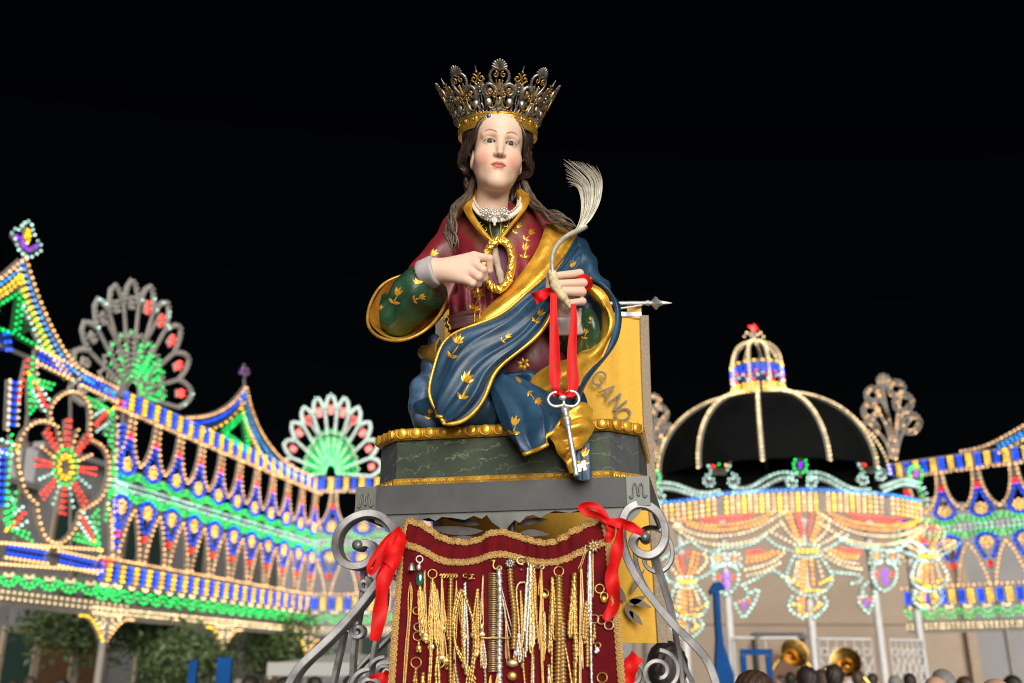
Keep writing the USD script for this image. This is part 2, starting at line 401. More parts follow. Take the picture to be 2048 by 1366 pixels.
# ---------------------------------------------------------------- the saint: carved and painted wooden bust
SC = np.array([0.02, 2.80, 2.30])
saint = Thing('saint_statue', 'painted wooden bust of a crowned young saint in maroon tunic and blue gold-lined mantle', 'statue', SC)
HEADPOS = P(994, 285, 2.62) + np.array([0, .0767, .008])
HR = Rz(math.radians(8)) @ Ry(math.radians(3.5)) @ Rx(math.radians(8.5))     # face turned a little to the viewer's right
HS = 1.135
FW = .985
def to_head(p): return ((p - HEADPOS.astype(np.float32)) @ HR.astype(np.float32)) / (np.array([HS * FW, HS, HS], np.float32))
def from_head(q): return HEADPOS + (np.asarray(q, float) * [HS * FW, HS, HS]) @ HR.T
EYE = [(-.0306, -.0655, .0), (.0306, -.0655, .0)]
ER = .0135
def head_sdf(q):
    d = sd_ell(q, (0, .012, .045), (.074, .094, .088))
    d = smin(d, sd_ell(q, (0, -.022, -.030), (.063, .062, .088)), .03)
    d = smin(d, sd_ell(q, (0, -.030, .045), (.062, .052, .055)), .02)
    for s in (-1, 1):
        d = smin(d, sd_ell(q, (s * .037, -.048, -.040), (.029, .029, .033)), .022)
        d = smin(d, sd_cone(q, (s * .051, .0, -.050), (s * .013, -.060, -.110), .013, .015), .03)
        d = smin(d, sd_cone(q, (s * .013, -.079, .0215), (s * .044, -.064, .020), .0058, .0045), .016)
    d = smin(d, sd_ell(q, (0, -.068, -.112), (.020, .0175, .0165)), .022)
    d = smin(d, sd_ell(q, (0, -.066, -.072), (.030, .020, .024)), .018)
    d = smin(d, sd_ell(q, (0, -.018, -.092), (.040, .046, .028)), .03)              # under the jaw
    for s in (-1, 1):
        d = smax(d, -sd_ell(q, (s * .031, -.0915, .001), (.0175, .0155, .0115)), .012)
    # nose
    d = smin(d, sd_cone(q, (0, -.0755, .014), (0, -.0940, -.036), .0066, .0080), .014)
    d = smin(d, sd_ell(q, (0, -.0965, -.0385), (.0085, .0085, .0075)), .006)
    for s in (-1, 1):
        d = smin(d, sd_ell(q, (s * .0105, -.0855, -.0405), (.0066, .0095, .0066)), .006)
        d = smax(d, -sd_ell(q, (s * .0058, -.0905, -.0475), (.0030, .0046, .0040)), .003)
    # mouth
    up = [(-.0205, -.0770, -.0690), (-.010, -.0850, -.0660), (-.0035, -.0875, -.0650), (0, -.0868, -.0664), (.0035, -.0875, -.0650), (.010, -.0850, -.0660), (.0205, -.0770, -.0690)]
    d = smin(d, chain(q, up, [.0018, .0036, .0040, .0036, .0040, .0036, .0018], .003), .006)
    lo = [(-.0165, -.0785, -.0722), (-.007, -.0845, -.0755), (.007, -.0845, -.0755), (.0165, -.0785, -.0722)]
    d = smin(d, chain(q, lo, [.002, .0048, .0048, .002], .004), .006)
    d = smax(d, -chain(q, [(-.022, -.0815, -.0702), (-.010, -.0893, -.0699), (0, -.0905, -.0706), (.010, -.0893, -.0699), (.022, -.0815, -.0702)], [.0006, .0010, .0012, .0010, .0006], .001), .002)
    # eyelids with an almond opening
    for (x, y, z), s in zip(EYE, (-1, 1)):
        lid = np.linalg.norm(q - np.array([x, y, z], np.float32), axis=-1) - (ER + .0020)
        d = smin(d, lid, .004)
        qx, qz = (q[..., 0] - x) / .0166, (q[..., 2] - z + .0004)
        top = .0076 * np.maximum(1 - qx * qx, -1); bot = -.0053 * np.maximum(1 - qx * qx, -1)
        op = np.maximum(np.maximum(qz - top, bot - qz), np.maximum(q[..., 1] - (y - .001), -(q[..., 1] + .12)))
        d = smax(d, -op, .0012)
        #([(q[..., 0] - x), (q[..., 2] - z) * 1.7 - .002], -1), axis=-1) - .0185) - .0006, q[..., 1] - (y + .004)) + 0 * d + np.where(q[..., 2] - z > .004, 0, 1)), .002)
    # ears
    for s in (-1, 1):
        e = sd_ell(q, (s * .070, .012, -.020), (.0065, .016, .030))
        e = smax(e, -sd_ell(q, (s * .0775, .008, -.014), (.006, .009, .017)), .004)
        d = smin(d, e, .006)
        d = smin(d, sd_ell(q, (s * .069, .004, -.046), (.0055, .008, .0095)), .006)
    # neck
    d = smin(d, sd_cone(q, (0, .022, -.07), (0, .034, -.225), .046, .047), .022)
    return d
def head_field(p): return head_sdf(to_head(p)) * HS
ctr = from_head((0, 0, -.06))
hv, hf = surfnet(head_field, ctr - np.array([.115, .15, .20]), ctr + np.array([.115, .15, .185]), .0021)
hq = to_head(hv.astype(np.float32)).astype(float)
def mix3(c, t, m): return c * (1 - m[:, None]) + np.asarray(t)[None] * m[:, None]
def sstep(x, a, b): t = np.clip((x - a) / (b - a), 0, 1); return t * t * (3 - 2 * t)
hc = np.tile(np.array([.72, .485, .365]), (len(hv), 1))
hc = mix3(hc, (.80, .60, .49), sstep(hq[:, 2], .02, .06) * .5)
for s in (-1, 1):
    g = np.exp(-(((hq[:, 0] - s * .040) / .019) ** 2 + ((hq[:, 2] + .052) / .024) ** 2)) * (hq[:, 1] < -.01)
    hc = mix3(hc, (.74, .29, .21), g * .62)
    x, y, z = EYE[0 if s < 0 else 1]
    t = (hq[:, 0] * s - .012) / .036                                 # eyebrows: thin brown arcs
    zz = .0225 + .0125 * np.sin(np.clip(t, 0, 1) * 2.2) - .004 * np.clip(t, 0, 1)
    w = np.exp(-((hq[:, 2] - zz) / (.0029 - .0010 * np.clip(t, 0, 1))) ** 2) * sstep(t, -.05, .1) * (1 - sstep(t, .85, 1.1)) * (hq[:, 1] < -.03)
    hc = mix3(hc, (.15, .07, .035), np.clip(w, 0, 1) * .9)
    qx = (hq[:, 0] - x) / .0171
    top = .0086 * (1 - qx * qx); bot = -.0062 * (1 - qx * qx); dz = hq[:, 2] - z + .0004
    inn = (np.abs(qx) < 1.08) & (hq[:, 1] < y + .004)
    w = np.exp(-((dz - top) / .0014) ** 2) * inn
    hc = mix3(hc, (.09, .045, .03), np.clip(w, 0, 1) * .9)
    w = np.exp(-((dz - bot) / .0012) ** 2) * inn
    hc = mix3(hc, (.32, .17, .12), np.clip(w, 0, 1) * .7)
    w = np.exp(-(((hq[:, 0] - s * .0058) / .0032) ** 2 + ((hq[:, 2] + .0475) / .0034) ** 2)) * (hq[:, 1] < -.075)
    hc = mix3(hc, (.22, .07, .05), np.clip(w * 1.2, 0, 1) * .8)
    w = np.exp(-(((hq[:, 0] - s * .031) / .016) ** 2 + ((hq[:, 2] - .0135) / .006) ** 2)) * (hq[:, 1] < -.04)
    hc = mix3(hc, (.56, .33, .22), w * .35)
ax = np.abs(hq[:, 0])
lipz = np.interp(ax, [0, .0035, .010, .0215], [-.0632, -.0614, -.0622, -.0690]); lipb = np.interp(ax, [0, .007, .0165, .0215], [-.0806, -.0804, -.0742, -.0700])
m = sstep(hq[:, 2], lipb - .0012, lipb + .0012) * (1 - sstep(hq[:, 2], lipz - .0012, lipz + .0012)) * (ax < .0222) * (hq[:, 1] < -.06)
hc = mix3(hc, (.50, .08, .055), m * .9)
m = np.exp(-((hq[:, 2] + .0703) / .0011) ** 2) * (ax < .023) * (hq[:, 1] < -.07)
hc = mix3(hc, (.16, .02, .015), m * .85)
m = np.exp(-((hq[:, 2] + .048) / .006) ** 2) * (ax < .012) * (hq[:, 1] < -.075)
hc = mix3(hc, (.66, .36, .26), m * .35)
head_path = saint.part('head', (hv, hf), 'skin_paint', True, col=hc, label='pale painted face with rosy cheeks and red lips')
for (x, y, z), s in zip(EYE, (-1, 1)):
    v, f = ball((0, 0, 0), ER, 4)
    c = np.tile(np.array([.60, .55, .48]), (len(v), 1))
    gaze = unit(np.array([-.02, -1, -.02])); ang = np.degrees(np.arccos(np.clip(v / ER @ gaze, -1, 1)))
    c[ang < 34] = (.015, .02, .022); c[ang < 29] = (.05, .065, .06); c[ang < 16] = (.004, .004, .004)
    saint.part('eye', (from_head(v + np.array([x, y, z])), f), 'eye_paint', True, parent=head_path, col=c)

# ---- hair: carved wavy locks
def lock(pts, r0, r1, wave=.0, nw=3, ph=0, n=26, sides=9, flat=.75, ridge=.14):
    p = spline(np.asarray(pts, float), n)
    t = np.linspace(0, 1, n)
    T, N, B = frames(p)
    env = np.sin(np.clip(t * 1.15, 0, 1) * np.pi / 2)
    p = p + N * (wave * env * np.sin(nw * 2 * np.pi * t + ph))[:, None] + B * (wave * env * np.cos(nw * 2 * np.pi * t + ph * 1.3))[:, None]
    r = (r0 + (r1 - r0) * t) * np.minimum(1, np.minimum(t * 8 + .35, (1 - t) * 6 + .12))
    return tube(p, r, sides=sides, flat=flat, ridge=ridge, nr=4, twist=1.2)
locks = []
hr = np.random.default_rng(3)
locks.append(ball((0, 0, 0), (.106, .090, .080), 4)); locks[-1] = (from_head(locks[-1][0] + np.array([0, .028, .052])), locks[-1][1])
for s in (-1, 1):
    for i in range(15):                                               # from the parting under the crown down past the temple, rolled back over the ear
        a = i / 14
        top = (s * (.050 + .036 * a), -.050 + .10 * a, .080 - .004 * a)
        mid = (s * (.066 + .030 * a), -.052 + .090 * a, .048 - .012 * a)
        low = (s * (.077 + .022 * a), -.032 + .060 * a, .008)
        end = (s * (.088 + .010 * math.sin(a * 5)), -.002 + .05 * a, -.022 - .008 * (i % 3))
        locks.append(lock(from_head(np.array([top, mid, low, end])), .0095, .0075, .0028, 1.6, hr.uniform(0, 6)))
    for i in range(12):                                               # rolled mass over the ear
        a = hr.uniform(0, 1); z0 = .012 * hr.uniform(-1, 1)
        base = np.array([(s * .073, -.030 + .03 * a, .016 + z0), (s * (.090 + .012 * a), -.012 + .03 * a, -.010 + z0), (s * (.098 + .008 * a), .012 + .02 * a, -.030 + z0), (s * .090, .034, -.040 + z0), (s * .072, .055, -.050 + z0)])
        locks.append(lock(from_head(base), .0085, .006, .0042, 1.4, hr.uniform(0, 6)))
    for i in range(9):                                                # back hair falling behind the neck
        a = hr.uniform(0, 1)
        base = np.array([(s * (.080 - .02 * a), .05 + .02 * a, -.02), (s * (.084 - .02 * a), .058 + .02 * a, -.07), (s * (.070 - .02 * a), .062, -.11), (s * (.062 - .02 * a), .066, -.16)])
        locks.append(lock(from_head(base), .011, .007, .006, 1.8, hr.uniform(0, 6)))
hair_path = saint.part('hair', cat(locks), 'hair_paint', True)
locks = []
def tress(px, w, n, seed):
    r = np.random.default_rng(seed); pts = PP(px); out = []
    for i in range(n):
        off = r.normal(0, 1, 3) * w * np.array([1, .6, .7])
        k = np.linspace(.4, 1, len(pts))[:, None]
        out.append(lock(pts + off * k, .0085, .0055, .0075, 2.2 + r.uniform(-.3, .5), r.uniform(0, 6), n=40))
    return out
locks += tress([(950, 350, 2.76), (938, 385, 2.74), (915, 412, 2.70), (902, 440, 2.66), (905, 470, 2.64), (908, 497, 2.63)], .010, 11, 5)
locks += tress([(1046, 350, 2.78), (1056, 385, 2.77), (1074, 412, 2.74), (1098, 430, 2.71), (1125, 440, 2.69), (1150, 462, 2.68)], .009, 11, 8)
saint.part('long_tress', cat(locks[:11]), 'grey_hair_paint', True, parent=hair_path)
saint.part('long_tress', cat(locks[11:]), 'grey_hair_paint', True, parent=hair_path)
# ---------------------------------------------------------------- clothes of the saint
def sdf_part(name, fn, lo, hi, h, m, **kw):
    v, f = surfnet(fn, lo, hi, h)
    CLOTH.append((v, f))
    col = kw.pop('colfn', None)
    return saint.part(name, (v, f), m, True, col=None if col is None else col(v), **kw)
CLOTH = []
def pts(*a): return [P(*x) for x in a]
bow = lambda p, A, k, ph=0, ax=0: A * np.sin(p[..., ax] * k + ph)
T = dict(chest=P(1000, 520, 2.83), shl=P(925, 462, 2.85), shr=P(1085, 455, 2.85), waist=P(975, 640, 2.82), hip=P(985, 730, 2.82), hipr=P(1060, 720, 2.80))
def torso(p):
    d = sd_ell(p, T['chest'], (.155, .122, .20))
    d = smin(d, sd_cone(p, T['shl'], T['shr'], .058, .058), .06)
    d = smin(d, sd_cone(p, T['shl'], P(842, 556, 2.82), .060, .052), .05)
    d = smin(d, sd_ell(p, T['waist'], (.125, .10, .13)), .06)
    d = smin(d, sd_ell(p, T['hip'], (.15, .12, .13)), .06)
    d = smin(d, sd_ell(p, T['hipr'], (.12, .11, .14)), .06)
    z0 = T['waist'][2]
    w = np.exp(-((p[..., 2] - z0 - .05) / .10) ** 2)
    return d + .006 * w * np.sin(p[..., 0] * 150 + p[..., 2] * 12) + .0015 * np.sin(p[..., 0] * 60 + p[..., 2] * 45)
def torso_col(v):
    n = meshkit.fbm(v * 14, 3, 4)[:, None]
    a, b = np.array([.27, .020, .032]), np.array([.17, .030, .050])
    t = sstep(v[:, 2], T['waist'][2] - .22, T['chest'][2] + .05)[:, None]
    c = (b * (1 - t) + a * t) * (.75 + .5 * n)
    px = to_px(v)                                                     # worn gilt brocade along the neckline borders
    for (ax_, ay), (bx, by) in (((925, 415), (985, 500)), ((1062, 405), (1005, 488))):
        d_ = np.array([bx - ax_, by - ay], float); L_ = np.linalg.norm(d_); d_ /= L_; r_ = px - [ax_, ay]; t_ = np.clip(r_ @ d_, -10, L_); dist = np.linalg.norm(r_ - t_[:, None] * d_, axis=1)
        w_ = (1 - sstep(dist, 20, 30)) * (.35 + .65 * (meshkit.fbm(v * 90, 2, 8) > .5)) * (v[:, 1] < 2.82)
        c = mix3(c, (.13, .065, .02), w_ * .75)
    return c
sdf_part('tunic', torso, (-.36, 2.62, T['hip'][2] - .16), (.24, 3.0, T['shl'][2] + .1), .0042, 'red_paint', colfn=torso_col)

# wide sleeve with gilded inside
hem = PP([(812, 549, 2.78), (770, 566, 2.76), (744, 600, 2.73), (735, 640, 2.69), (752, 670, 2.65), (800, 681, 2.62), (848, 662, 2.62), (880, 628, 2.66), (893, 592, 2.72), (880, 560, 2.78), (850, 545, 2.80)])
hem = spline(hem, 64, closed=True)
hc0 = hem.mean(0)
axis = P(915, 480, 2.84) - hc0
def SLV(t): return hc0 + np.array([0, .17, .0]) * math.sin(min(t * 1.5, 1) * math.pi / 2) + np.array([axis[0], 0, axis[2]]) * t ** 1.7
rings = []
for k, t in enumerate(np.linspace(0, 1, 22)):
    c = SLV(t)
    s_ = 1 - .42 * t ** .8
    w = 1 + .02 * np.sin(np.linspace(0, 2 * np.pi, 64, endpoint=False) * 5 + t * 3) * (1 - t)
    rings.append(c + (hem - hc0) * (s_ * w)[:, None])
g = np.array(rings).transpose(1, 0, 2)
om = gridmesh(g, closed_u=True); CLOTH.append(om)
saint.part('wide_sleeve', om, 'red_paint', True, col=np.tile([.20, .018, .026], (len(om[0]), 1)))
ci = np.array([SLV(t) for t in np.linspace(0, 1, 22)])[None]
gi = ci + (g - ci) * .94
saint.part('sleeve_lining', gridmesh(gi, closed_u=True), 'gilding', True, label='gilded inside of the wide sleeve')
saint.part('sleeve_hem', tube(hem, .0050, 8, closed=True), 'old_gilding', True)
# green inner sleeve of the pointing arm
GA, GB, GC = P(797, 626, 2.71), P(830, 582, 2.66), P(858, 548, 2.615)
def gsleeve(p):
    d = smin(sd_cone(p, GA, GB, .066, .062), sd_cone(p, GB, GC, .062, .040), .03)
    d = smin(d, sd_cone(p, GA, P(862, 590, 2.72), .058, .052), .04)
    ax = unit(GC - GA); q = p - GA.astype(np.float32)
    across = q @ unit(np.cross(ax, [0, -1, 0])).astype(np.float32); along = q @ ax.astype(np.float32)
    return d + .0055 * np.sin(across * 105 + along * 14 + 1.1) * np.exp(-((along - .03) / .09) ** 2) + .002 * np.sin(along * 90 + across * 30)
sdf_part('green_sleeve', gsleeve, (-.40, 2.58, GA[2] - .11), (-.16, 2.84, GC[2] + .09), .0035, 'green_paint')
# cuff
hd = unit(P(950, 535, 2.56) - P(858, 548, 2.615))
e1 = unit(np.cross(hd, [0, 0, 1])); e2 = np.cross(hd, e1)
def ring(c, r, n=40, a=1.0): 
    t = np.linspace(0, 2 * np.pi, n, endpoint=False)
    return c + np.cos(t)[:, None] * e1 * r + np.sin(t)[:, None] * e2 * r * a
def cuff(c0, c1, r0, r1, th, m=''):
    ax_ = unit(c1 - c0).astype(np.float32); L = float(np.linalg.norm(c1 - c0)); f1 = unit(np.cross(ax_, [0, .3, 1])); f2 = np.cross(ax_, f1)
    def fn(p):
        q = p - c0.astype(np.float32); t = q @ ax_; a = np.arctan2(q @ f2, q @ f1)
        rr = np.linalg.norm(q - t[..., None] * ax_, axis=-1)
        w = r0 + (r1 - r0) * np.clip(t / L, 0, 1) + .0028 * np.sin(3 * a + t * 70) + .003 * np.cos(2 * a - t * 40)
        e = np.maximum(np.abs(t - L / 2 - .006 * np.sin(a + .8)) - L / 2, 0)
        return np.sqrt((rr - w) ** 2 + e ** 2) - th
    lo, hi = np.minimum(c0, c1) - max(r0, r1) - .03, np.maximum(c0, c1) + max(r0, r1) + .03
    return surfnet(fn, lo, hi, .0026)
saint.part('cuff', cuff(P(848, 550, 2.62), P(870, 542, 2.602), .040, .041, .0085), 'cuff_paint', True)
# pointing hand
def hand1(p):
    Wp = P(868, 541, 2.598)
    K = pts((948, 513, 2.565), (950, 529, 2.556), (944, 546, 2.556), (931, 560, 2.562))
    d = None
    for k, r in zip(K, (.0155, .0155, .0148, .013)):
        x = sd_cone(p, Wp, k, .029, r)
        d = x if d is None else smin(d, x, .018)
    d = smin(d, sd_cone(p, P(846, 550, 2.62), Wp, .030, .029), .012)
    f = [([K[0]] + pts((979, 517, 2.552), (979, 541, 2.572), (977, 556, 2.600)), (.0145, .0118, .0108, .0080)),
         ([K[1]] + pts((966, 540, 2.541), (969, 556, 2.562), (962, 561, 2.592)), (.0150, .0128, .0118, .0095)),
         ([K[2]] + pts((957, 554, 2.542), (956, 567, 2.562), (949, 567, 2.592)), (.0142, .0125, .0112, .009)),
         ([K[3]] + pts((945, 567, 2.549), (941, 573, 2.566), (935, 571, 2.588)), (.0125, .0108, .0100, .0085))]
    for c, r in f: d = smin(d, chain(p, c, r, .003), .0045)
    return smin(d, chain(p, pts((900, 552, 2.60), (935, 556, 2.605), (965, 548, 2.615)), (.016, .014, .010), .004), .006)
w0, w1 = P(838, 575, 2.60), P(985, 500, 2.60)
hv1, hf1 = surfnet(hand1, (w0[0] - .01, 2.50, w0[2] - .03), (w1[0] + .02, 2.68, w1[2] + .03), .0022)
def handcol(v, knuckles):
    c = np.tile([.74, .515, .40], (len(v), 1))
    for k in knuckles:
        w = np.exp(-(np.linalg.norm(v - k, axis=1) / .013) ** 2)
        c = mix3(c, (.74, .40, .31), w * .55)
    return c
KN = pts((948, 513, 2.55), (950, 529, 2.54), (944, 546, 2.54), (931, 560, 2.55), (979, 517, 2.54), (968, 545, 2.54), (956, 560, 2.54), (944, 570, 2.55))
saint.part('pointing_hand', (hv1, hf1), 'skin_paint', True, col=handcol(hv1, KN))

# green right forearm, cuff, gripping hand
GD, GE = P(1160, 690, 2.75), P(1135, 650, 2.665)
def gs2(p):
    d = smin(sd_cone(p, GD, GE, .062, .044), sd_ell(p, P(1170, 655, 2.73), (.042, .05, .062)), .04)
    return d + .004 * np.sin(p[..., 0] * 150 + p[..., 2] * 30)
sdf_part('green_sleeve', gs2, GD - np.array([.12, .15, .09]), GD + np.array([.10, .10, .17]), .0036, 'green_paint')
ax2 = unit(P(1127, 610, 2.61) - GE); e1, e2 = unit(np.cross(ax2, [0, 1, 0])), np.cross(ax2, unit(np.cross(ax2, [0, 1, 0])))
saint.part('cuff', cuff(P(1134, 664, 2.662), P(1130, 636, 2.640), .038, .039, .0080), 'cuff_paint', True)
saint.part('ruffle', solid(lattice([[(1153, 618, 2.605), (1152, 645, 2.612), (1150, 668, 2.62)], [(1163, 616, 2.625), (1162, 645, 2.63), (1158, 668, 2.635)]], 5, 14), .004), 'lace', True)
def hand2(p):
    d = sd_cone(p, P(1130, 650, 2.65), P(1127, 618, 2.615), .027, .027)
    d = smin(d, sd_ell(p, P(1131, 580, 2.598), (.036, .030, .052)), .02)
    F = [((1148, 556, 2.605), (1159, 547, 2.572), (1117, 551, 2.540), .0128), ((1152, 570, 2.602), (1166, 566, 2.568), (1114, 568, 2.534), .0135),
         ((1152, 585, 2.602), (1164, 584, 2.570), (1118, 583, 2.538), .0130), ((1150, 600, 2.605), (1165, 603, 2.578), (1138, 606, 2.552), .0112)]
    for a, b, c, r in F:
        d = smin(d, chain(p, pts(a, b, c), (r, r, r * .86), .004), .004)
    return smin(d, chain(p, pts((1122, 606, 2.60), (1100, 575, 2.575), (1099, 549, 2.568)), (.017, .013, .010), .004), .006)
h2, f2 = surfnet(hand2, P(1085, 665, 2.62) - np.array([.01, .13, .02]), P(1180, 535, 2.62) + np.array([.02, .08, .03]), .0022)
KN2 = pts((1159, 547, 2.56), (1166, 566, 2.556), (1164, 584, 2.558), (1165, 603, 2.565), (1127, 640, 2.60))
saint.part('gripping_hand', (h2, f2), 'skin_paint', True, col=handcol(h2, KN2))

# ---- the mantle
mantle_parts = []
def cloth(name, rows, nu, nv, fold=None, th=.006, m='blue_paint', back='gilding', **kw):
    g = lattice(rows, nu, nv)
    if fold is not None:
        u, v = np.meshgrid(np.linspace(0, 1, nu), np.linspace(0, 1, nv), indexing='ij')
        n = gnormals(g); n = n * np.sign((n * (CAM - g)).sum(-1, keepdims=True))
        g = g + n * fold(u, v)[..., None]
    f, b, r = shell(g, th)
    path = saint.part(name, cat([f, r]), m, True, **kw)
    if back: saint.part('lining', b, back, True, parent=path)
    CLOTH.append(f)
    return g, path
# shoulder and upper arm under blue
def blue_arm(p):
    d = chain(p, pts((1095, 462, 2.86), (1140, 520, 2.85), (1172, 590, 2.84), (1172, 680, 2.86)), (.055, .066, .068, .055), .05)
    d = smin(d, sd_ell(p, P(1125, 740, 2.88), (.06, .07, .13)), .05)
    return d + .0045 * np.sin(p[..., 0] * 70 - p[..., 2] * 46) + .002 * np.sin(p[..., 0] * 130 + p[..., 2] * 60)
sdf_part('mantle_sleeve', blue_arm, P(1085, 850, 2.86) - np.array([.08, .14, 0]), P(1240, 440, 2.86) + np.array([.05, .14, .06]), .0045, 'blue_paint')
M1, m1p = cloth('mantle', [
    [(1152, 470, 2.74), (1160, 500, 2.71), (1155, 530, 2.67), (1112, 588, 2.63)],
    [(1106, 540, 2.68), (1108, 565, 2.645), (1106, 590, 2.62), (1105, 618, 2.61)],
    [(1050, 589, 2.64), (1062, 612, 2.60), (1076, 632, 2.585), (1088, 652, 2.60)],
    [(1000, 627, 2.63), (1018, 655, 2.585), (1040, 675, 2.572), (1060, 684, 2.59)],
    [(930, 655, 2.63), (962, 690, 2.575), (990, 710, 2.562), (1010, 726, 2.585)],
    [(888, 684, 2.64), (925, 725, 2.575), (955, 745, 2.556), (986, 756, 2.58)],
    [(869, 738, 2.64), (900, 765, 2.575), (935, 785, 2.555), (966, 800, 2.575)],
    [(861, 785, 2.64), (880, 810, 2.585), (905, 828, 2.570), (930, 838, 2.58)],
    [(872, 818, 2.635), (880, 834, 2.60), (888, 845, 2.59), (900, 849, 2.585)]], 110, 60,
    lambda u, v: (.007 * np.sin(v * 2 * np.pi * 2.1 + 1.2 * u + 2.6) + .022 * (.5 - np.abs(np.sin(v * np.pi * 2.1 + .6 * u + .5)) ** .8)) * np.sin(np.pi * np.clip(v, 0, 1)) ** .7 * np.sin(np.pi * (.08 + .84 * u)) + .004 * np.sin(v * 31 + u * 9), th=.007)
tr = [tube(M1[:, 0], .0052, 8), tube(M1[:, -1], .0060, 8), tube(M1[-1], .0055, 8)]
for x in tr: saint.part('gilded_border', x, 'gilding', True, parent=m1p)
# gilded lining turned outwards across the breast
G1, _ = cloth('turned_lining', [
    [(1092, 448, 2.755), (1112, 450, 2.735), (1132, 456, 2.735), (1150, 468, 2.745)],
    [(1070, 505, 2.715), (1085, 510, 2.690), (1104, 518, 2.685), (1122, 528, 2.69)],
    [(1030, 560, 2.700), (1046, 566, 2.665), (1062, 572, 2.655), (1078, 578, 2.655)],
    [(990, 600, 2.690), (1004, 606, 2.650), (1018, 612, 2.637), (1032, 618, 2.637)],
    [(948, 640, 2.690), (956, 646, 2.655), (966, 651, 2.637), (978, 655, 2.630)]], 60, 24,
    lambda u, v: .006 * np.sin(v * 9 + u * 4) * np.sin(np.pi * v), m='gilding', back='old_gilding')
# sash
S1, sp = cloth('sash', [[(892, 636, 2.76), (905, 628, 2.715), (935, 622, 2.695), (970, 622, 2.69), (1000, 620, 2.69)], [(898, 664, 2.76), (910, 658, 2.71), (935, 652, 2.69), (965, 648, 2.685), (1000, 645, 2.685)]], 10, 40,
    lambda u, v: .006 * np.sin(np.pi * u) + .003 * np.sin(u * 14 + v * 4), m='belt_paint', back=None)
for k in (5, 24, 27, 31): saint.part('gold_stripe', tube(S1[:, k] + np.array([0, -.004, 0]), .0045, 6, flat=.5), 'gilding', True, parent=sp)
# lap
def lap(p):
    d = sd_ell(p, P(940, 825, 2.77), (.165, .125, .075))
    d = smin(d, sd_ell(p, P(1085, 815, 2.77), (.135, .130, .085)), .05)
    d = smin(d, sd_ell(p, P(1010, 760, 2.82), (.14, .12, .10)), .05)
    A = P(985, 752, 2.65).astype(np.float32); q = p - A
    ang = np.arctan2(q[..., 2], q[..., 0]); rr = np.sqrt(q[..., 0] ** 2 + q[..., 2] ** 2)
    d = d + .0075 * np.sin(ang * 11 + rr * 20) * np.clip(rr / .08, 0, 1) + .003 * np.sin(rr * 95 + ang * 2)
    return np.maximum(d, (P(1000, 866, 2.68)[2] - p[..., 2]))
sdf_part('lap_drapery', lap, P(815, 875, 2.77) - np.array([.02, .16, .03]), P(1210, 690, 2.77) + np.array([.04, .16, .03]), .0042, 'blue_paint')
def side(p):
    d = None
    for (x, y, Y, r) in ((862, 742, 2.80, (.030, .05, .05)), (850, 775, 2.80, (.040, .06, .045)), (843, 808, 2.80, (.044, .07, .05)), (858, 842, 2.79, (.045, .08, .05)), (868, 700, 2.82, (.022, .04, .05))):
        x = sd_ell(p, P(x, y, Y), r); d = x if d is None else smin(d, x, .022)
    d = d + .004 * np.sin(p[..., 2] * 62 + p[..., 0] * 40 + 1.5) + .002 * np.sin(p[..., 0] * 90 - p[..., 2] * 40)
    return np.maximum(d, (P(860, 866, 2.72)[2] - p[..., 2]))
sdf_part('gathered_mantle', side, P(815, 880, 2.80) - np.array([.02, .1, .02]), P(885, 680, 2.80) + np.array([.03, .1, .02]), .004, 'rim_lit_blue_paint', label='paler gathered cloth behind the left edge of the mantle')
cloth('curled_edge', [[(846, 690, 2.80), (862, 688, 2.77), (880, 672, 2.74)], [(842, 706, 2.79), (858, 708, 2.745), (876, 698, 2.71)], [(850, 722, 2.79), (862, 726, 2.75), (872, 722, 2.72)]], 14, 14, lambda u, v: .012 * np.sin(np.pi * u), m='old_gilding', back='blue_paint')
# drape over the front of the plinth
M3, m3p = cloth('hanging_drape', [
    [(976, 770, 2.645), (988, 757, 2.63), (1008, 748, 2.625), (1034, 752, 2.635)],
    [(985, 800, 2.625), (1016, 788, 2.590), (1058, 780, 2.585), (1104, 790, 2.60)],
    [(998, 840, 2.590), (1035, 826, 2.555), (1082, 818, 2.550), (1134, 822, 2.565)],
    [(1012, 866, 2.570), (1045, 862, 2.525), (1092, 850, 2.525), (1126, 836, 2.545)],
    [(1028, 886, 2.560), (1055, 892, 2.515), (1090, 874, 2.520), (1116, 850, 2.535)],
    [(1040, 897, 2.555), (1062, 906, 2.520), (1088, 889, 2.525), (1108, 862, 2.54)]], 70, 60,
    lambda u, v: (.007 * np.sin(v * 2 * np.pi * 2.3 + .6 - u * .8) + .022 * (.5 - np.abs(np.sin(v * np.pi * 2.3 + 1.9 - u * .4)) ** .8)) * np.clip(u * 2, .2, 1) * np.sin(np.pi * (.1 + .8 * v)), th=.007)
for x in (tube(M3[-1], .0060, 8), tube(M3[len(M3) // 2:, -1], .0055, 8)): saint.part('gilded_border', x, 'gilding', True, parent=m3p)
G4, _ = cloth('turned_lining', [
    [(1129, 826, 2.565), (1146, 814, 2.56), (1165, 808, 2.565), (1184, 820, 2.58)],
    [(1110, 846, 2.550), (1140, 838, 2.535), (1166, 836, 2.54), (1187, 842, 2.565)],
    [(1098, 868, 2.550), (1130, 868, 2.53), (1160, 866, 2.535), (1184, 868, 2.56)],
    [(1108, 890, 2.550), (1130, 891, 2.53), (1152, 892, 2.535), (1166, 892, 2.56)],
    [(1122, 915, 2.550), (1133, 917, 2.54), (1146, 914, 2.545), (1156, 906, 2.56)],
    [(1140, 943, 2.550), (1146, 946, 2.545), (1152, 942, 2.55), (1157, 930, 2.56)]], 60, 50,
    lambda u, v: .010 * np.sin(u * 2 * np.pi * 3.2 + v * 1.5) * np.sin(np.pi * (.12 + .8 * v)), m='gilding', back='blue_paint')
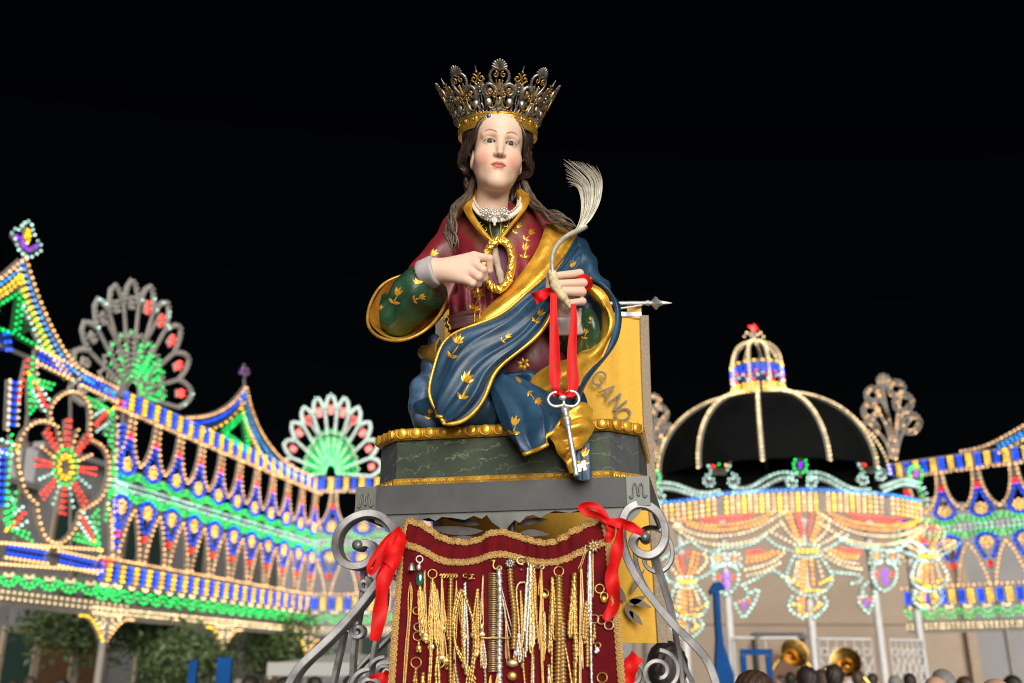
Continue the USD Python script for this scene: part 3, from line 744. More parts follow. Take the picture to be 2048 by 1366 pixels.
cloth('mantle_corner', [[(1148, 898, 2.568), (1162, 892, 2.558), (1178, 886, 2.568)], [(1148, 926, 2.562), (1164, 926, 2.545), (1180, 925, 2.558)], [(1150, 956, 2.562), (1166, 961, 2.548), (1181, 957, 2.558)]], 24, 18,
      lambda u, v: .005 * np.sin(v * 8), back='gilding')
# gilded opening round the holding arm and the blue fold outside it
cloth('turned_lining', [
    [(1160, 572, 2.735), (1163, 566, 2.70), (1168, 562, 2.705)],
    [(1186, 598, 2.755), (1194, 586, 2.70), (1204, 580, 2.715)],
    [(1205, 640, 2.760), (1216, 634, 2.69), (1229, 628, 2.705)],
    [(1190, 680, 2.740), (1205, 684, 2.67), (1221, 676, 2.695)],
    [(1152, 708, 2.700), (1174, 716, 2.64), (1196, 722, 2.665)],
    [(1112, 726, 2.665), (1142, 740, 2.60), (1172, 752, 2.63)],
    [(1082, 738, 2.655), (1110, 762, 2.605), (1150, 778, 2.62)],
    [(1062, 764, 2.665), (1072, 782, 2.635), (1090, 790, 2.645)]], 90, 24,
    lambda u, v: .008 * np.sin(u * 10 + v * 4) * np.sin(np.pi * v) + .003 * np.sin(u * 27 - v * 8), m='gilding', back='old_gilding')
cloth('mantle', [
    [(1160, 556, 2.75), (1172, 552, 2.72), (1184, 552, 2.74)],
    [(1206, 578, 2.72), (1212, 574, 2.70), (1218, 582, 2.74)],
    [(1228, 622, 2.705), (1237, 616, 2.70), (1244, 622, 2.74)],
    [(1226, 660, 2.690), (1234, 658, 2.69), (1241, 656, 2.73)],
    [(1213, 700, 2.665), (1220, 698, 2.665), (1227, 696, 2.71)],
    [(1190, 731, 2.64), (1196, 731, 2.65), (1203, 731, 2.69)],
    [(1168, 754, 2.62), (1176, 754, 2.63), (1182, 752, 2.68)],
    [(1156, 782, 2.62), (1162, 780, 2.63), (1168, 777, 2.68)],
    [(1152, 806, 2.62), (1158, 806, 2.63), (1163, 804, 2.68)]], 70, 10, lambda u, v: .003 * np.sin(u * 17))
# collar, neckline, lace and brooch
for nm, rows in (('collar', [[(958, 374, 2.80), (933, 388, 2.76), (925, 410, 2.725), (940, 442, 2.690), (973, 479, 2.668), (993, 494, 2.668)], [(960, 396, 2.78), (950, 400, 2.745), (944, 416, 2.715), (955, 440, 2.685), (981, 474, 2.665), (998, 488, 2.665)]]),
                 ('collar', [[(1036, 370, 2.80), (1052, 380, 2.77), (1058, 406, 2.725), (1034, 442, 2.69), (1012, 470, 2.670), (998, 488, 2.668)], [(1032, 396, 2.78), (1038, 402, 2.745), (1042, 416, 2.715), (1026, 440, 2.685), (1006, 466, 2.667), (994, 484, 2.665)]])):
    cloth(nm, rows, 10, 50, lambda u, v: .006 * np.sin(np.pi * u), th=.005, m='gilding', back='old_gilding')
cloth('green_yoke', [[(946, 425, 2.735), (970, 438, 2.705), (995, 442, 2.695), (1020, 436, 2.705), (1042, 420, 2.735)], [(960, 448, 2.715), (978, 456, 2.692), (996, 460, 2.685), (1012, 456, 2.692), (1028, 446, 2.71)], [(985, 486, 2.690), (990, 488, 2.682), (996, 490, 2.680), (1001, 488, 2.682), (1006, 484, 2.69)]], 24, 24, m='green_paint', back=None)
for x in (tube(spline(PP([(980, 440, 2.687), (981, 462, 2.676), (988, 486, 2.668)]), 16), .0052, 6, flat=.5), tube(spline(PP([(1002, 441, 2.687), (1001, 462, 2.676), (998, 486, 2.668)]), 16), .0052, 6, flat=.5)): saint.part('gold_strip', x, 'old_gilding', True)
sq = []
for (x0, y0, s_) in ((962, 448, 1), (970, 458, -1), (976, 470, 1), (1012, 450, -1), (1008, 462, 1), (1020, 444, 1)):
    a = np.linspace(0, 4.6, 16); sq.append(tube(np.array([P(x0 + 4.6 * math.cos(t) * s_ * (1 - .1 * t), y0 + 4.6 * math.sin(t) * (1 - .1 * t), 2.675 + .0009 * abs(x0 - 995)) for t in a]), .0014, 5))
for x in sq: saint.part('gold_embroidery', x, 'bright_gold', True)
lc = spline(PP([(948, 398, 2.775), (950, 412, 2.725), (962, 428, 2.690), (982, 437, 2.672), (1004, 437, 2.672), (1026, 428, 2.690), (1039, 412, 2.725), (1040, 398, 2.775)]), 70)
lace = [tube(lc, .0115, 9, flat=.55)]
for k in range(0, 70, 2):
    lace.append(ball(lc[k] + np.array([0, -.006, -.011]), .0045, 1)); lace.append(ball(lc[k] + np.array([0, -.007, .010]), .0035, 1))
saint.part('lace_collar', cat(lace), 'lace', True)
br = Thing('necklace', 'silver jewelled choker with diamond flowers and pendant on the lace collar', 'necklace', P(989, 430, 2.655))
fl = []
st = []
for (x, y, r) in ((972, 422, .014), (990, 425, .012), (1008, 422, .014)):
    c = P(x, y, 2.652)
    for k in range(8):
        a = k * math.pi / 4
        fl.append(ball(c + np.array([r * .75 * math.cos(a), 0, r * .75 * math.sin(a)]), (.0042, .003, .0042), 1)); 
    st.append(ball(c + np.array([0, -.003, 0]), r * .36, 2))
for (x, y) in ((966, 431), (979, 434), (999, 434), (1013, 430), (984, 428), (997, 429), (962, 424), (1018, 424)):
    fl.append(ball(P(x, y, 2.652), (.0055, .003, .0045), 1)); st.append(ball(P(x, y, 2.648), .0022, 1))
st.append(ball(P(989, 440, 2.646), (.0058, .004, .0075), 2)); fl.append(tube(np.array([P(989 + 4.6 * math.cos(a), 440 + 5.6 * math.sin(a), 2.648) for a in np.linspace(0, 6.283, 18, endpoint=False)]), .0022, 6, closed=True))
st.append(ball(P(989, 449, 2.646), .0042, 2)); fl.append(ball(P(989, 449, 2.649), .0055, 1))
br.part('setting', cat(fl), 'silver', True)
for s_ in st: br.part('diamond', s_, 'diamond', True)
# reliquary
rl = Thing('oval_reliquary', 'gilded leaf wreath frame round a bone relic on the chest', 'reliquary', P(997, 529, 2.67))
oc = P(997, 529, 2.668)
def oval(a, kx, ky, Y=2.668): 
    x, y = kx * math.cos(a), ky * math.sin(a); t = math.radians(4)
    return P(997 + x * math.cos(t) - y * math.sin(t), 529 + x * math.sin(t) + y * math.cos(t), Y)
rp = rl.part('frame', tube(np.array([oval(a, 27, 50, 2.672) for a in np.linspace(0, 2 * np.pi, 60, endpoint=False)]), .0125, 10, closed=True), 'gilding', True)
rr_ = np.random.default_rng(11)
for k in range(46):
    a = k / 46 * 2 * np.pi
    c = oval(a, 27 + rr_.uniform(-4, 4.5), 50 + rr_.uniform(-4, 4.5), 2.660 + rr_.uniform(-.003, .003))
    tdir = unit(oval(a + .1, 27, 50) - oval(a, 27, 50)); side_ = unit(np.cross(tdir, [0, -1, 0]))
    d1 = unit(tdir + side_ * rr_.choice([-.9, .9])); R = np.stack([d1, np.cross([0, 1, 0], d1), [0, 1, 0]], 1)
    rl.part('gilded_leaf', ball(c, (.0135, .0062, .0062), 2, R), 'bright_gold', True, parent=rp)
rl.part('velvet_backing', prism([(math.cos(a), math.sin(a)) for a in np.linspace(0, 2 * np.pi, 40, endpoint=False)], (P(997, 529, 2.692), np.array([.040, 0, 0]), np.array([0, 0, .078])), 1.0 * .003 / (.040 * .078)), 'purple_lining')
def bone(p):
    d = chain(p, pts((987, 492, 2.685), (992, 520, 2.683), (1000, 548, 2.684), (1003, 565, 2.686)), (.0135, .0105, .0095, .0105), .01)
    return d
rl.part('bone_relic', surfnet(bone, P(970, 575, 2.685) - np.array([0, .03, 0]), P(1015, 478, 2.685) + np.array([0, .03, 0]), .0022), 'bone', True)
# ---------------------------------------------------------------- gilded flowers on the clothes: thin leaf shapes laid on the surfaces
import trimesh.ray.ray_pyembree as _emb
_cm = cat(CLOTH)
_ray = _emb.RayMeshIntersector(trimesh.Trimesh(_cm[0], _cm[1], process=False))
def stick(v2, off=.0016):
    """points of the picture plane -> points on the first cloth surface met, lifted a little; None where nothing is hit"""
    d = unit(ray(v2[:, 0], v2[:, 1]))
    loc, ri, _ = _ray.intersects_location(np.tile(CAM, (len(d), 1)), d, multiple_hits=False)
    out = np.full((len(d), 3), np.nan); out[ri] = loc
    return out - d * off
def petal(c, ang, L, Wd):
    t = np.linspace(0, 1, 9)
    w = Wd * np.sin(np.pi * t ** .8) * .5
    c2, s2 = math.cos(ang), math.sin(ang)
    x = np.r_[t * L, t[::-1][1:-1] * L]; y = np.r_[w, -w[::-1][1:-1]] + .12 * L * np.r_[t, t[::-1][1:-1]] ** 2
    return np.stack([c[0] + x * c2 - y * s2, c[1] + x * s2 + y * c2], 1)
def flower(cx, cy, size, rot, kind, m='gilding'):
    pet = []
    ux, uy = math.sin(rot), -math.cos(rot)
    top = (cx + ux * size * .30, cy + uy * size * .30)
    if kind == 0:                                                     # lily with a curling stem
        for a, L, w_ in ((-.95, .34, .16), (-.45, .46, .15), (0, .52, .15), (.45, .46, .15), (.95, .34, .16)): pet.append(petal(top, rot - math.pi / 2 + a, L * size, w_ * size))
        b = (cx - ux * size * .42, cy - uy * size * .42)
        pet.append(petal(b, rot - math.pi / 2 + .1, .75 * size, .08 * size))
        for a in (-.9, .9): pet.append(petal(b, rot - math.pi / 2 + a, .34 * size, .15 * size))
    elif kind == 1:                                                   # open flower on a two-leaved stalk
        for k in range(6): pet.append(petal((top[0] + math.cos(k * 1.047) * size * .05, top[1] + math.sin(k * 1.047) * size * .05), k * 1.047 + .3, .26 * size, .17 * size))
        b = (cx - ux * size * .5, cy - uy * size * .5)
        pet.append(petal(b, rot - math.pi / 2, .62 * size, .06 * size))
        for a in (-1.0, -.5, .5, 1.0): pet.append(petal(b, rot - math.pi / 2 + a, .36 * size, .15 * size))
    else:                                                             # spray
        b = (cx - ux * size * .40, cy - uy * size * .40); t_ = (cx + ux * size * .02, cy + uy * size * .02)
        pet.append(petal(b, rot - math.pi / 2 + .05, .5 * size, .07 * size))
        for a, L, w_ in ((-.42, .46, .17), (.04, .52, .15), (.5, .46, .17)): pet.append(petal(t_, rot - math.pi / 2 + a, L * size, w_ * size))
        for a in (-1.15, 1.05): pet.append(petal(b, rot - math.pi / 2 + a, .36 * size, .16 * size))
    out = []
    for q in pet:
        v2 = np.vstack([q.mean(0, keepdims=True), q])
        v3 = stick(v2)
        if np.isnan(v3).any() or np.ptp(v3[:, 1]) > .08: continue
        n = len(q); f = np.stack([np.zeros(n, int), 1 + np.arange(n), 1 + (np.arange(n) + 1) % n], 1)
        d = unit(v3 - CAM)
        e = np.cross(v3[f[0][1]] - v3[0], v3[f[0][2]] - v3[0]) @ d[0]
        if e > 0: f = f[:, ::-1]
        b = v3 + d * .003; v3 = v3.copy(); v3[0] -= d[0] * .0012
        i = 1 + np.arange(n); j = 1 + (np.arange(n) + 1) % n; N = len(v3)
        rim = np.vstack([np.stack([i, i + N, j + N], 1), np.stack([i, j + N, j], 1)])
        if e <= 0: rim = rim[:, ::-1]
        out.append((np.vstack([v3, b]), np.vstack([f, rim])))
    if out: saint.part('gilded_flower', cat(out), m, False, kind='stuff')
for f_ in [(908, 698, 44, .35, 0), (928, 778, 48, .25, 0), (1012, 676, 26, .8, 2), (1077, 632, 34, .5, 2), (1045, 742, 46, .1, 1), (1028, 852, 42, .1, 2), (1066, 792, 30, 2.3, 0),
           (953, 600, 44, .25, 1), (1050, 502, 34, .1, 2), (1167, 914, 40, .1, 2), (1144, 536, 34, .0, 2), (792, 592, 40, .35, 2), (836, 550, 36, .1, 1), (759, 620, 24, .2, 2), (838, 596, 30, 1.2, 2),
           (1170, 668, 24, .3, 2), (1180, 640, 16, .1, 2), (862, 512, 34, .6, 2), (1058, 470, 30, .6, 2), (1034, 456, 26, .5, 2), (858, 828, 24, .3, 2), (1180, 560, 20, .3, 2), (1118, 690, 16, .2, 2), (1150, 800, 24, .2, 2)]:
    flower(*f_)

# ---------------------------------------------------------------- crown
CC = P(995.5, 278, 2.735)
CTILT = Rx(math.radians(12.0))
crown = Thing('crown', 'openwork silver crown with gold band and coloured stones on the saint\'s head', 'crown', CC)
CYAW = math.radians(2.5)
def _cpart(name, mesh, *a, _f=crown.part, **k):
    v, f = mesh; return _f(name, ((v - CC) @ CTILT.T + CC, f), *a, **k)
crown.part = _cpart
def cr(t): return .1275 + .0755 * np.clip(t, 0, 1.4) ** 1.2
def cmap(th, h, off=0.0):
    """angle from the front, height above the gold band -> point on the flaring wall of the crown"""
    t = np.asarray(h) / .126
    r = cr(t) + off
    a = np.asarray(th) + CYAW
    return CC + np.stack([r * np.sin(a), -r * np.cos(a), .046 + np.asarray(h) * 1.10], -1)
band = revolve([(.1225, .0), (.1300, .0), (.1318, .003), (.1318, .012), (.1295, .0135), (.1290, .016), (.1312, .0165), (.1322, .019), (.1322, .0205), (.1296, .0225), (.1290, .025), (.1290, .037), (.1298, .040), (.1325, .041), (.1330, .044), (.1315, .047), (.124, .047), (.1225, .044), (.1225, 0)], 120, CC)
bp = crown.part('gold_band', band, 'bright_gold', 35)
for k, (a, m, r) in enumerate([(-.95, 'pink_stone', .0058), (-.62, 'teal_stone', .0055), (-.25, 'sapphire', .0088), (.05, 'pink_stone', .0068), (.30, 'pink_stone', .0062), (.62, 'sapphire', .0055), (.95, 'sapphire', .0058), (1.3, 'pink_stone', .005), (-1.3, 'sapphire', .005)]):
    c = CC + np.array([.130 * math.sin(a + CYAW), -.130 * math.cos(a + CYAW), .031])
    R = Rz(a + CYAW)
    sp_ = crown.part('gem_setting', tube(np.array([c + R @ np.array([r * 1.1 * math.cos(q), -.001, r * 1.1 * math.sin(q)]) for q in np.linspace(0, 6.283, 14, endpoint=False)]), .0016, 6, closed=True), 'bright_gold', True, parent=bp)
    crown.part('gem', ball(c, (r, r * .7, r), 2, R), m, True, parent=bp, label='blue stone' if m == 'sapphire' else None)
for k in range(24):
    a = -1.5 + k * 3 / 23
    crown.part('band_relief', ball(CC + np.array([.1292 * math.sin(a), -.1292 * math.cos(a), .031]), (.0075, .0016, .0032), 1, Rz(a)), 'jewel_gold', True, parent=bp)
def spiral(c, r0, turns, a0, sgn, n=26, r1=.12):
    t = np.linspace(0, 1, n); r = r0 * (1 - (1 - r1) * t); a = a0 + sgn * turns * 2 * np.pi * t
    return np.stack([c[0] + r * np.cos(a), c[1] + r * np.sin(a)], 1)
def motif():
    """one palmette as a list of (kind, 2-D polyline or leaf, radius)"""
    s_, g_ = [], []
    for s in (-1, 1):
        s_.append((spline([(0, .044), (s * .013, .060), (s * .026, .080), (s * .023, .098), (s * .008, .106), (0, .100)], 22), .0042))
        s_.append((spiral((s * .033, .052), .019, 1.35, math.pi / 2 + s * 1.2, -s), .0046))
        s_.append((spline([(0, .042), (s * .012, .056), (s * .022, .066), (s * .034, .070)], 14), .0046))
        g_.append((spiral((s * .0105, .089), .0078, 1.3, math.pi / 2, s), .0020))
        g_.append((spiral((s * .030, .049), .0072, 1.4, 0, s), .0026))
        g_.append((spiral((s * .016, .040), .0088, 1.2, math.pi / 2, s), .0026))
        s_.append((spline([(s * .004, .010), (s * .016, .004), (s * .030, .006), (s * .038, .018)], 12), .0034))
        g_.append((spline([(s * .008, .034), (s * .012, .016), (s * .024, .007), (s * .038, .012), (s * .044, .030)], 16), .0024))
        s_.append((spline([(0, .046), (s * .006, .064), (s * .010, .078)], 8), .0026))
        for k in range(3): s_.append((spline([(s * (.040 + .004 * k), .036), (s * (.050 + .003 * k), .048 + .006 * k), (s * .050, .060 + .008 * k)], 8), .0028))
    g_.append((spline([(0, .050), (0, .066), (0, .078)], 8), .0042))
    s_.append((spline([(0, .0), (-.004, .012), (.003, .022), (0, .036)], 10), .0068))
    for s in (-1, 1): s_.append((spline([(s * .002, .004), (s * .010, .014), (s * .006, .028)], 10), .0048))
    return s_, g_
MS, MG = motif()
for k in range(8):
    th0 = k * math.pi / 4
    def m3(poly, off=0.0): return cmap(th0 + poly[:, 0] / .160, poly[:, 1], off)
    def taper(n, r): return r * (1 - .45 * np.linspace(0, 1, n) ** 2)
    pm = [tube(m3(p, .004), taper(len(p), r * 1.35), 8, ridge=.12, nr=3) for p, r in MS]
    for a in np.linspace(-1.15, 1.15, 9):                             # shell on top
        L = .026 * (1 - .12 * abs(a))
        q = np.array([(0, .102), (math.sin(a) * L * .5, .102 + math.cos(a) * L * .5), (math.sin(a) * L, .102 + math.cos(a) * L)])
        pm.append(tube(m3(spline(q, 8), .004), np.array([.0018, .0026, .0034, .0040, .0043, .0044, .0040, .0026]), 6))
    path = crown.part('palmette', cat(pm), 'dark_silver', True)
    crown.part('gold_scrollwork', cat([tube(m3(p, .009), taper(len(p), r * 1.2), 7) for p, r in MG]), 'jewel_gold', True, parent=path)
    th0 += math.pi / 8                                                # the smaller gold ornament between two palmettes
    sm = [tube(m3(spiral((s * .011, .084), .0115, 1.3, math.pi / 2, s), .006), .0028, 6) for s in (-1, 1)]
    sm += [tube(m3(spline([(s * .002, .066), (s * .010, .074), (s * .021, .082)], 8), .006), .0026, 6) for s in (-1, 1)]
    gp = crown.part('gold_ornament', cat(sm), 'jewel_gold', True)
    bd = [ball(cmap(th0, h, .006), r, 2) for h, r in ((.052, .005), (.062, .0062), (.072, .0048), (.100, .0045))] + [tube(m3(np.array([(0, .098), (0, .116)]), .006), np.array([.004, .0008]), 6)]
    bd += [tube(m3(spline([(0, .046), (s * .012, .050), (s * .018, .062), (s * .010, .070)], 10), .003), .0028, 6) for s in (-1, 1)]
    crown.part('bead_spike', cat(bd), 'dark_silver', True, parent=gp, kind='stuff')
    for s in (-1, 1):
        a = th0 + s * .155
        m = ball((0, 0, 0), (.0120, .0085, .0150), 2)
        tt = Rz(a + CYAW)
        crown.part('medallion', (m[0] @ tt.T + cmap(a, .024, .006), m[1]), 'dark_silver', True)
    for x in np.linspace(-.052, .052, 9):                             # leaf filling between the palmettes
        hh = .030 + .018 * abs(math.sin(x * 90)); bd_ = .008 * math.sin(x * 200)
        crown.part('leaf_filling', tube(m3(spline([(x, .022), (x + bd_, .036), (x - bd_ * .6, .036 + hh)], 8), -.002), np.array([.002, .0036, .0046, .0048, .0044, .0036, .0026, .001]), 6, flat=.6), 'dark_silver', True, parent=gp)
    lowr = [ball(cmap(th0 + q, .002, .003), .0040, 1) for q in np.linspace(-.37, .37, 9)]
    lowr += [tube(m3(spline([(x, .002), (x + .006, .012), (x, .024)], 8), .002), .0032, 6) for x in np.linspace(-.056, .05, 7)]
    lowr += [tube(m3(np.array([(x, .002), (x, .030), (x * .8, .052)]), -.004), .0024, 5) for x in np.linspace(-.056, .056, 6)]
    crown.part('silver_foliage', cat(lowr), 'dark_silver', True)

# ---------------------------------------------------------------- palm frond and key with ribbons
pf = Thing('palm_frond', 'silver palm frond held upright in the saint\'s hand', 'palm frond', P(1107, 548, 2.545))
pf.part('stem', tube(spline(PP([(1118, 590, 2.548), (1108, 560, 2.540), (1104, 530, 2.545), (1107, 505, 2.56), (1120, 484, 2.58), (1140, 469, 2.60), (1160, 459, 2.615), (1172, 452, 2.62)]), 50), np.linspace(.0075, .0095, 50), 10, flat=.8), 'frond', True)
fr = np.random.default_rng(21)
for k in range(34):
    u = k / 33
    tipx = np.interp(u, [0, .15, .3, .45, .6, .8, 1], [1137, 1134, 1130, 1127, 1140, 1166, 1191]) + fr.normal(0, 1.2)
    tipy = np.interp(u, [0, .15, .3, .45, .6, .8, 1], [372, 356, 342, 320, 321, 324, 333]) + fr.normal(0, 1.2)
    dy = fr.normal(0, .006)
    pth = PP([(1150 + 10 * u, 463 - 4 * u, 2.612), (1160 + 20 * u, 440, 2.618 + dy), (1163 + 36 * u, 412 - 8 * u, 2.622 + dy), (1160 + 44 * u, 388 - 12 * u, 2.625 + dy),
              (1160 + 43 * u - 10 * (1 - u), 360 - 5 * u if u > .5 else 372 - 20 * u, 2.628 + dy), (tipx, tipy, 2.632 + dy)])
    pf.part('leaflet', tube(spline(pth, 26), np.r_[np.linspace(.0034, .0040, 12), np.linspace(.0038, .0006, 14)], 5, flat=.45), 'frond', True)
pf.part('wax_grip', surfnet(lambda p: chain(p, pts((1104, 547, 2.548), (1112, 572, 2.536), (1124, 592, 2.538), (1140, 612, 2.55)), (.0135, .0140, .0125, .008), .01) + .0012 * np.sin(p[..., 0] * 310) * np.sin(p[..., 2] * 280 + 1), P(1085, 625, 2.54) - np.array([0, .05, .02]), P(1155, 530, 2.54) + np.array([0, .05, .02]), .0022), 'wax', True)
def band3(path, w, th=.0015, n=60, twist=0.0, wob=0.0, seed=0):
    """flat ribbon along a path (picture points with depth); w: half width in metres, number or list"""
    p = spline(PP(path), n); t = unit(np.gradient(p, axis=0))
    side_ = unit(np.cross(t, unit(p - CAM)))
    a = np.linspace(0, 1, n) * twist + wob * np.sin(np.linspace(0, 1, n) * 9 + seed)
    nn = np.cross(side_, t)
    sd = side_ * np.cos(a)[:, None] + nn * np.sin(a)[:, None]
    ww = np.interp(np.linspace(0, 1, n), np.linspace(0, 1, len(np.atleast_1d(w))), np.atleast_1d(w))[:, None]
    g = np.stack([p + sd * ww * k + np.cross(sd, t) * ww * .25 * (1 - k * k) for k in np.linspace(-1, 1, 7)], 1)
    return solid(g, th)
ky = Thing('silver_key', 'large silver key with a two-looped bow hanging from the red ribbon', 'key', P(1127, 800, 2.50))
kw = [tube(spline(PP([(1127, 810, 2.50), (1106, 812, 2.50), (1096, 800, 2.50), (1104, 787, 2.50), (1120, 786, 2.50), (1127, 796, 2.498)]), 34), .0046, 8), tube(spline(PP([(1127, 810, 2.50), (1149, 812, 2.50), (1158, 799, 2.50), (1149, 784, 2.50), (1134, 785, 2.50), (1127, 796, 2.498)]), 34), .0046, 8)]
ky.part('bow', kw[0], 'silver', True); ky.part('bow', kw[1], 'silver', True)
kax = PP([(1127, 798, 2.50), (1128, 812, 2.50), (1133, 835, 2.495), (1141, 880, 2.49), (1149, 925, 2.485), (1153, 952, 2.482)])
ks = resample(kax, n=60)
rad = np.interp(np.linspace(0, 1, 60), [0, .08, .1, .14, .2, .24, .26, .3, .34, .36, .4, .9, .92, .94, 1], [.004, .0045, .007, .0125, .008, .0085, .013, .009, .0105, .008, .0072, .0072, .0090, .0075, .0078])
ky.part('shaft', tube(ks, rad, 12), 'silver', True)
ky.part('boss', ball(P(1125, 795, 2.492), (.011, .007, .008), 2), 'silver', True)
e_x = unit(P(1165, 930, 2.485) - P(1150, 934, 2.485)); e_y = unit(P(1149, 925, 2.485) - P(1153, 952, 2.482))
ky.part('bit', prism([(0, -.014), (.014, -.014), (.014, -.006), (.020, -.006), (.020, -.014), (.028, -.014), (.028, .012), (.018, .012), (.018, .006), (0, .006)], (P(1151, 936, 2.488), e_x, e_y), .006), 'silver')
rb = Thing('key_ribbon', 'long red ribbon tied round the statue\'s gripping hand, holding the silver key', 'ribbon', P(1108, 575, 2.52))
rb.part('strand', band3([(1108, 585, 2.53), (1107, 620, 2.525), (1109, 690, 2.515), (1110, 760, 2.505), (1112, 792, 2.50)], [.009, .010, .014, .016, .008], wob=.15), 'red_ribbon', True)
rb.part('strand', band3([(1147, 608, 2.54), (1147, 650, 2.53), (1144, 710, 2.515), (1146, 770, 2.505), (1140, 795, 2.495)], [.007, .010, .013, .017, .008], wob=.15, seed=2), 'red_ribbon', True)
rb.part('strand', band3([(1107, 785, 2.498), (1118, 783, 2.49), (1128, 789, 2.488), (1140, 788, 2.49), (1148, 783, 2.498)], [.014, .008, .006, .009, .012], wob=.4), 'red_ribbon', True)
rb.part('tail', band3([(1104, 583, 2.545), (1092, 586, 2.535), (1080, 592, 2.53), (1068, 598, 2.535)], [.010, .014, .017, .020], wob=.5), 'red_ribbon', True)
rb.part('loop', band3([(1155, 560, 2.56), (1168, 556, 2.555), (1175, 564, 2.56), (1176, 572, 2.57), (1168, 574, 2.58)], [.009, .012, .013, .010], wob=.3), 'red_ribbon', True)
# ---------------------------------------------------------------- plinth of the statue (turned a little to the viewer's left)
mat('green_marble', (.03, .042, .03), rough=.28, spec=.5, coat=.2)
def veins(name, base, base2, vein):
    nodes = {'t': ('texture_coordinate', {}), 'mp': ('mapping', {'scale': (1.0, 1.0, 1.0), 'rotation': (0.0, .9, 0.0)}),
             'n0': ('noise_texture', {'scale': 9.0, 'detail': 6.0, 'roughness': .65}), 'w': ('wave_texture', {'scale': 11.0, 'distortion': 7.5, 'detail': 4.0, 'detail_scale': 2.4, 'detail_roughness': .6, 'bands_direction': 'diagonal'}),
             'r': ('rgb_ramp', {'ramp': [(.0, (.85, .85, .85)), (.022, (.25, .25, .25)), (.05, (0, 0, 0)), (1, (0, 0, 0))]}),
             'r2': ('rgb_ramp', {'ramp': [(.3, base), (.7, base2)]}), 'n1': ('noise_texture', {'scale': 26.0, 'detail': 3.0}), 'r3': ('rgb_ramp', {'ramp': [(.38, (0, 0, 0)), (.62, (1, 1, 1))]}),
             'mm': ('mix_color', {'blend_type': 'multiply', 'fac': 1.0}), 'm': ('mix_color', {'b': vein}), 'p': ('principled_bsdf', {'roughness': .5, 'specular_ior_level': .25})}
    MATS[name] = usdkit.material(stage, '/World/Looks/' + name, nodes, [('t.object', 'mp.vector'), ('mp.vector', 'w.vector'), ('t.object', 'n0.vector'), ('t.object', 'n1.vector'), ('n1.fac', 'r3.fac'), ('w.fac', 'r.fac'), ('n0.fac', 'r2.fac'),
        ('r.color', 'mm.a'), ('r3.color', 'mm.b'), ('mm.result', 'm.fac'), ('r2.color', 'm.a'), ('m.result', 'p.base_color')], surface='p.BSDF')
veins('green_marble', (.020, .032, .022), (.052, .068, .045), (.17, .21, .13))
veins('grey_marble', (.034, .040, .043), (.075, .083, .088), (.17, .19, .18))
mat('steel_sheet', (.085, .09, .092), rough=.55, metal=.35, spec=.3, var=.35, vscale=5, bump=.0008, bscale=12)
mat('wrought_steel', (.24, .24, .245), rough=.42, metal=.5, var=.5, vscale=18, bump=.001, bscale=60)
mat('cut_sheet', (.15, .16, .15), rough=.42, metal=.5, var=.3, vscale=9)
mat('dark_leaf', (.085, .075, .075), rough=.45, metal=.3, var=.3, vscale=30)
mat('velvet', (.105, .003, .006), rough=.9, spec=.15, sheen=.45, var=.35, vscale=28, extra={'sheen_tint': (.8, .05, .06), 'sheen_roughness': .35})
mat('braid', (.50, .31, .10), rough=.5, metal=.35, var=.4, vscale=160, bump=.003, bscale=280)
mat('yellow_cloth', (.70, .40, .045), rough=.8, var=.10, vscale=60, bump=.002, bscale=200)
mat('banner_braid', (.30, .24, .17), rough=.75, var=.4, vscale=200, bump=.004, bscale=300)
mat('grey_thread', (.20, .175, .13), rough=.7, var=.35, vscale=200, bump=.002, bscale=400)
mat('white_metal', (.55, .56, .56), rough=.35, metal=.5, var=.1)
mat('green_stone', (.0, .10, .07), rough=.06, spec=.9, coat=1.0)
mat('wood', (.12, .07, .04), rough=.6, var=.3, vscale=20)

YAW = math.radians(-11.5)
EX = np.array([math.cos(YAW), math.sin(YAW), 0]); EYB = np.array([-math.sin(YAW), math.cos(YAW), 0])
OL = P(795, 884, 2.735)                                               # front left corner at the top of the green block
def front_pt(px, py, off=0.0):
    return onplane(px, py, OL - EYB * off, -EYB)
OR = front_pt(1218, 870)
WF = float((OR - OL) @ EX)
ch = .075
def plan(off):
    """octagonal outline (front chamfers, back corners) grown outwards by off: list of xy in the plinth's frame"""
    k = off * math.tan(math.pi / 8)
    c = ch
    return [(-k, -off), (WF + k, -off), (WF + c + off, c - k), (WF + c + off, .46 + off), (-c - off, .46 + off), (-c - off, c - k)]
def w3(xy, z): return np.array([OL + EX * x + EYB * y for x, y in xy]) * [1, 1, 0] + [0, 0, z]
def vprism(off, z0, z1):
    a, b = w3(plan(off), z0), w3(plan(off), z1); n = len(a)
    f = []
    for i in range(n):
        j = (i + 1) % n; f += [(i, j, n + j), (i, n + j, n + i)]
    for i in range(1, n - 1): f += [(0, i + 1, i), (n, n + i, n + i + 1)]
    return (np.vstack([a, b]), np.array(f))
ZT = OL[2]; ZB = ZT - .112
plinth = Thing('plinth', 'green marbled wooden plinth with gilded egg mouldings under the saint', 'plinth', [*(OL + EX * WF / 2 + EYB * .2)[:2], ZB])
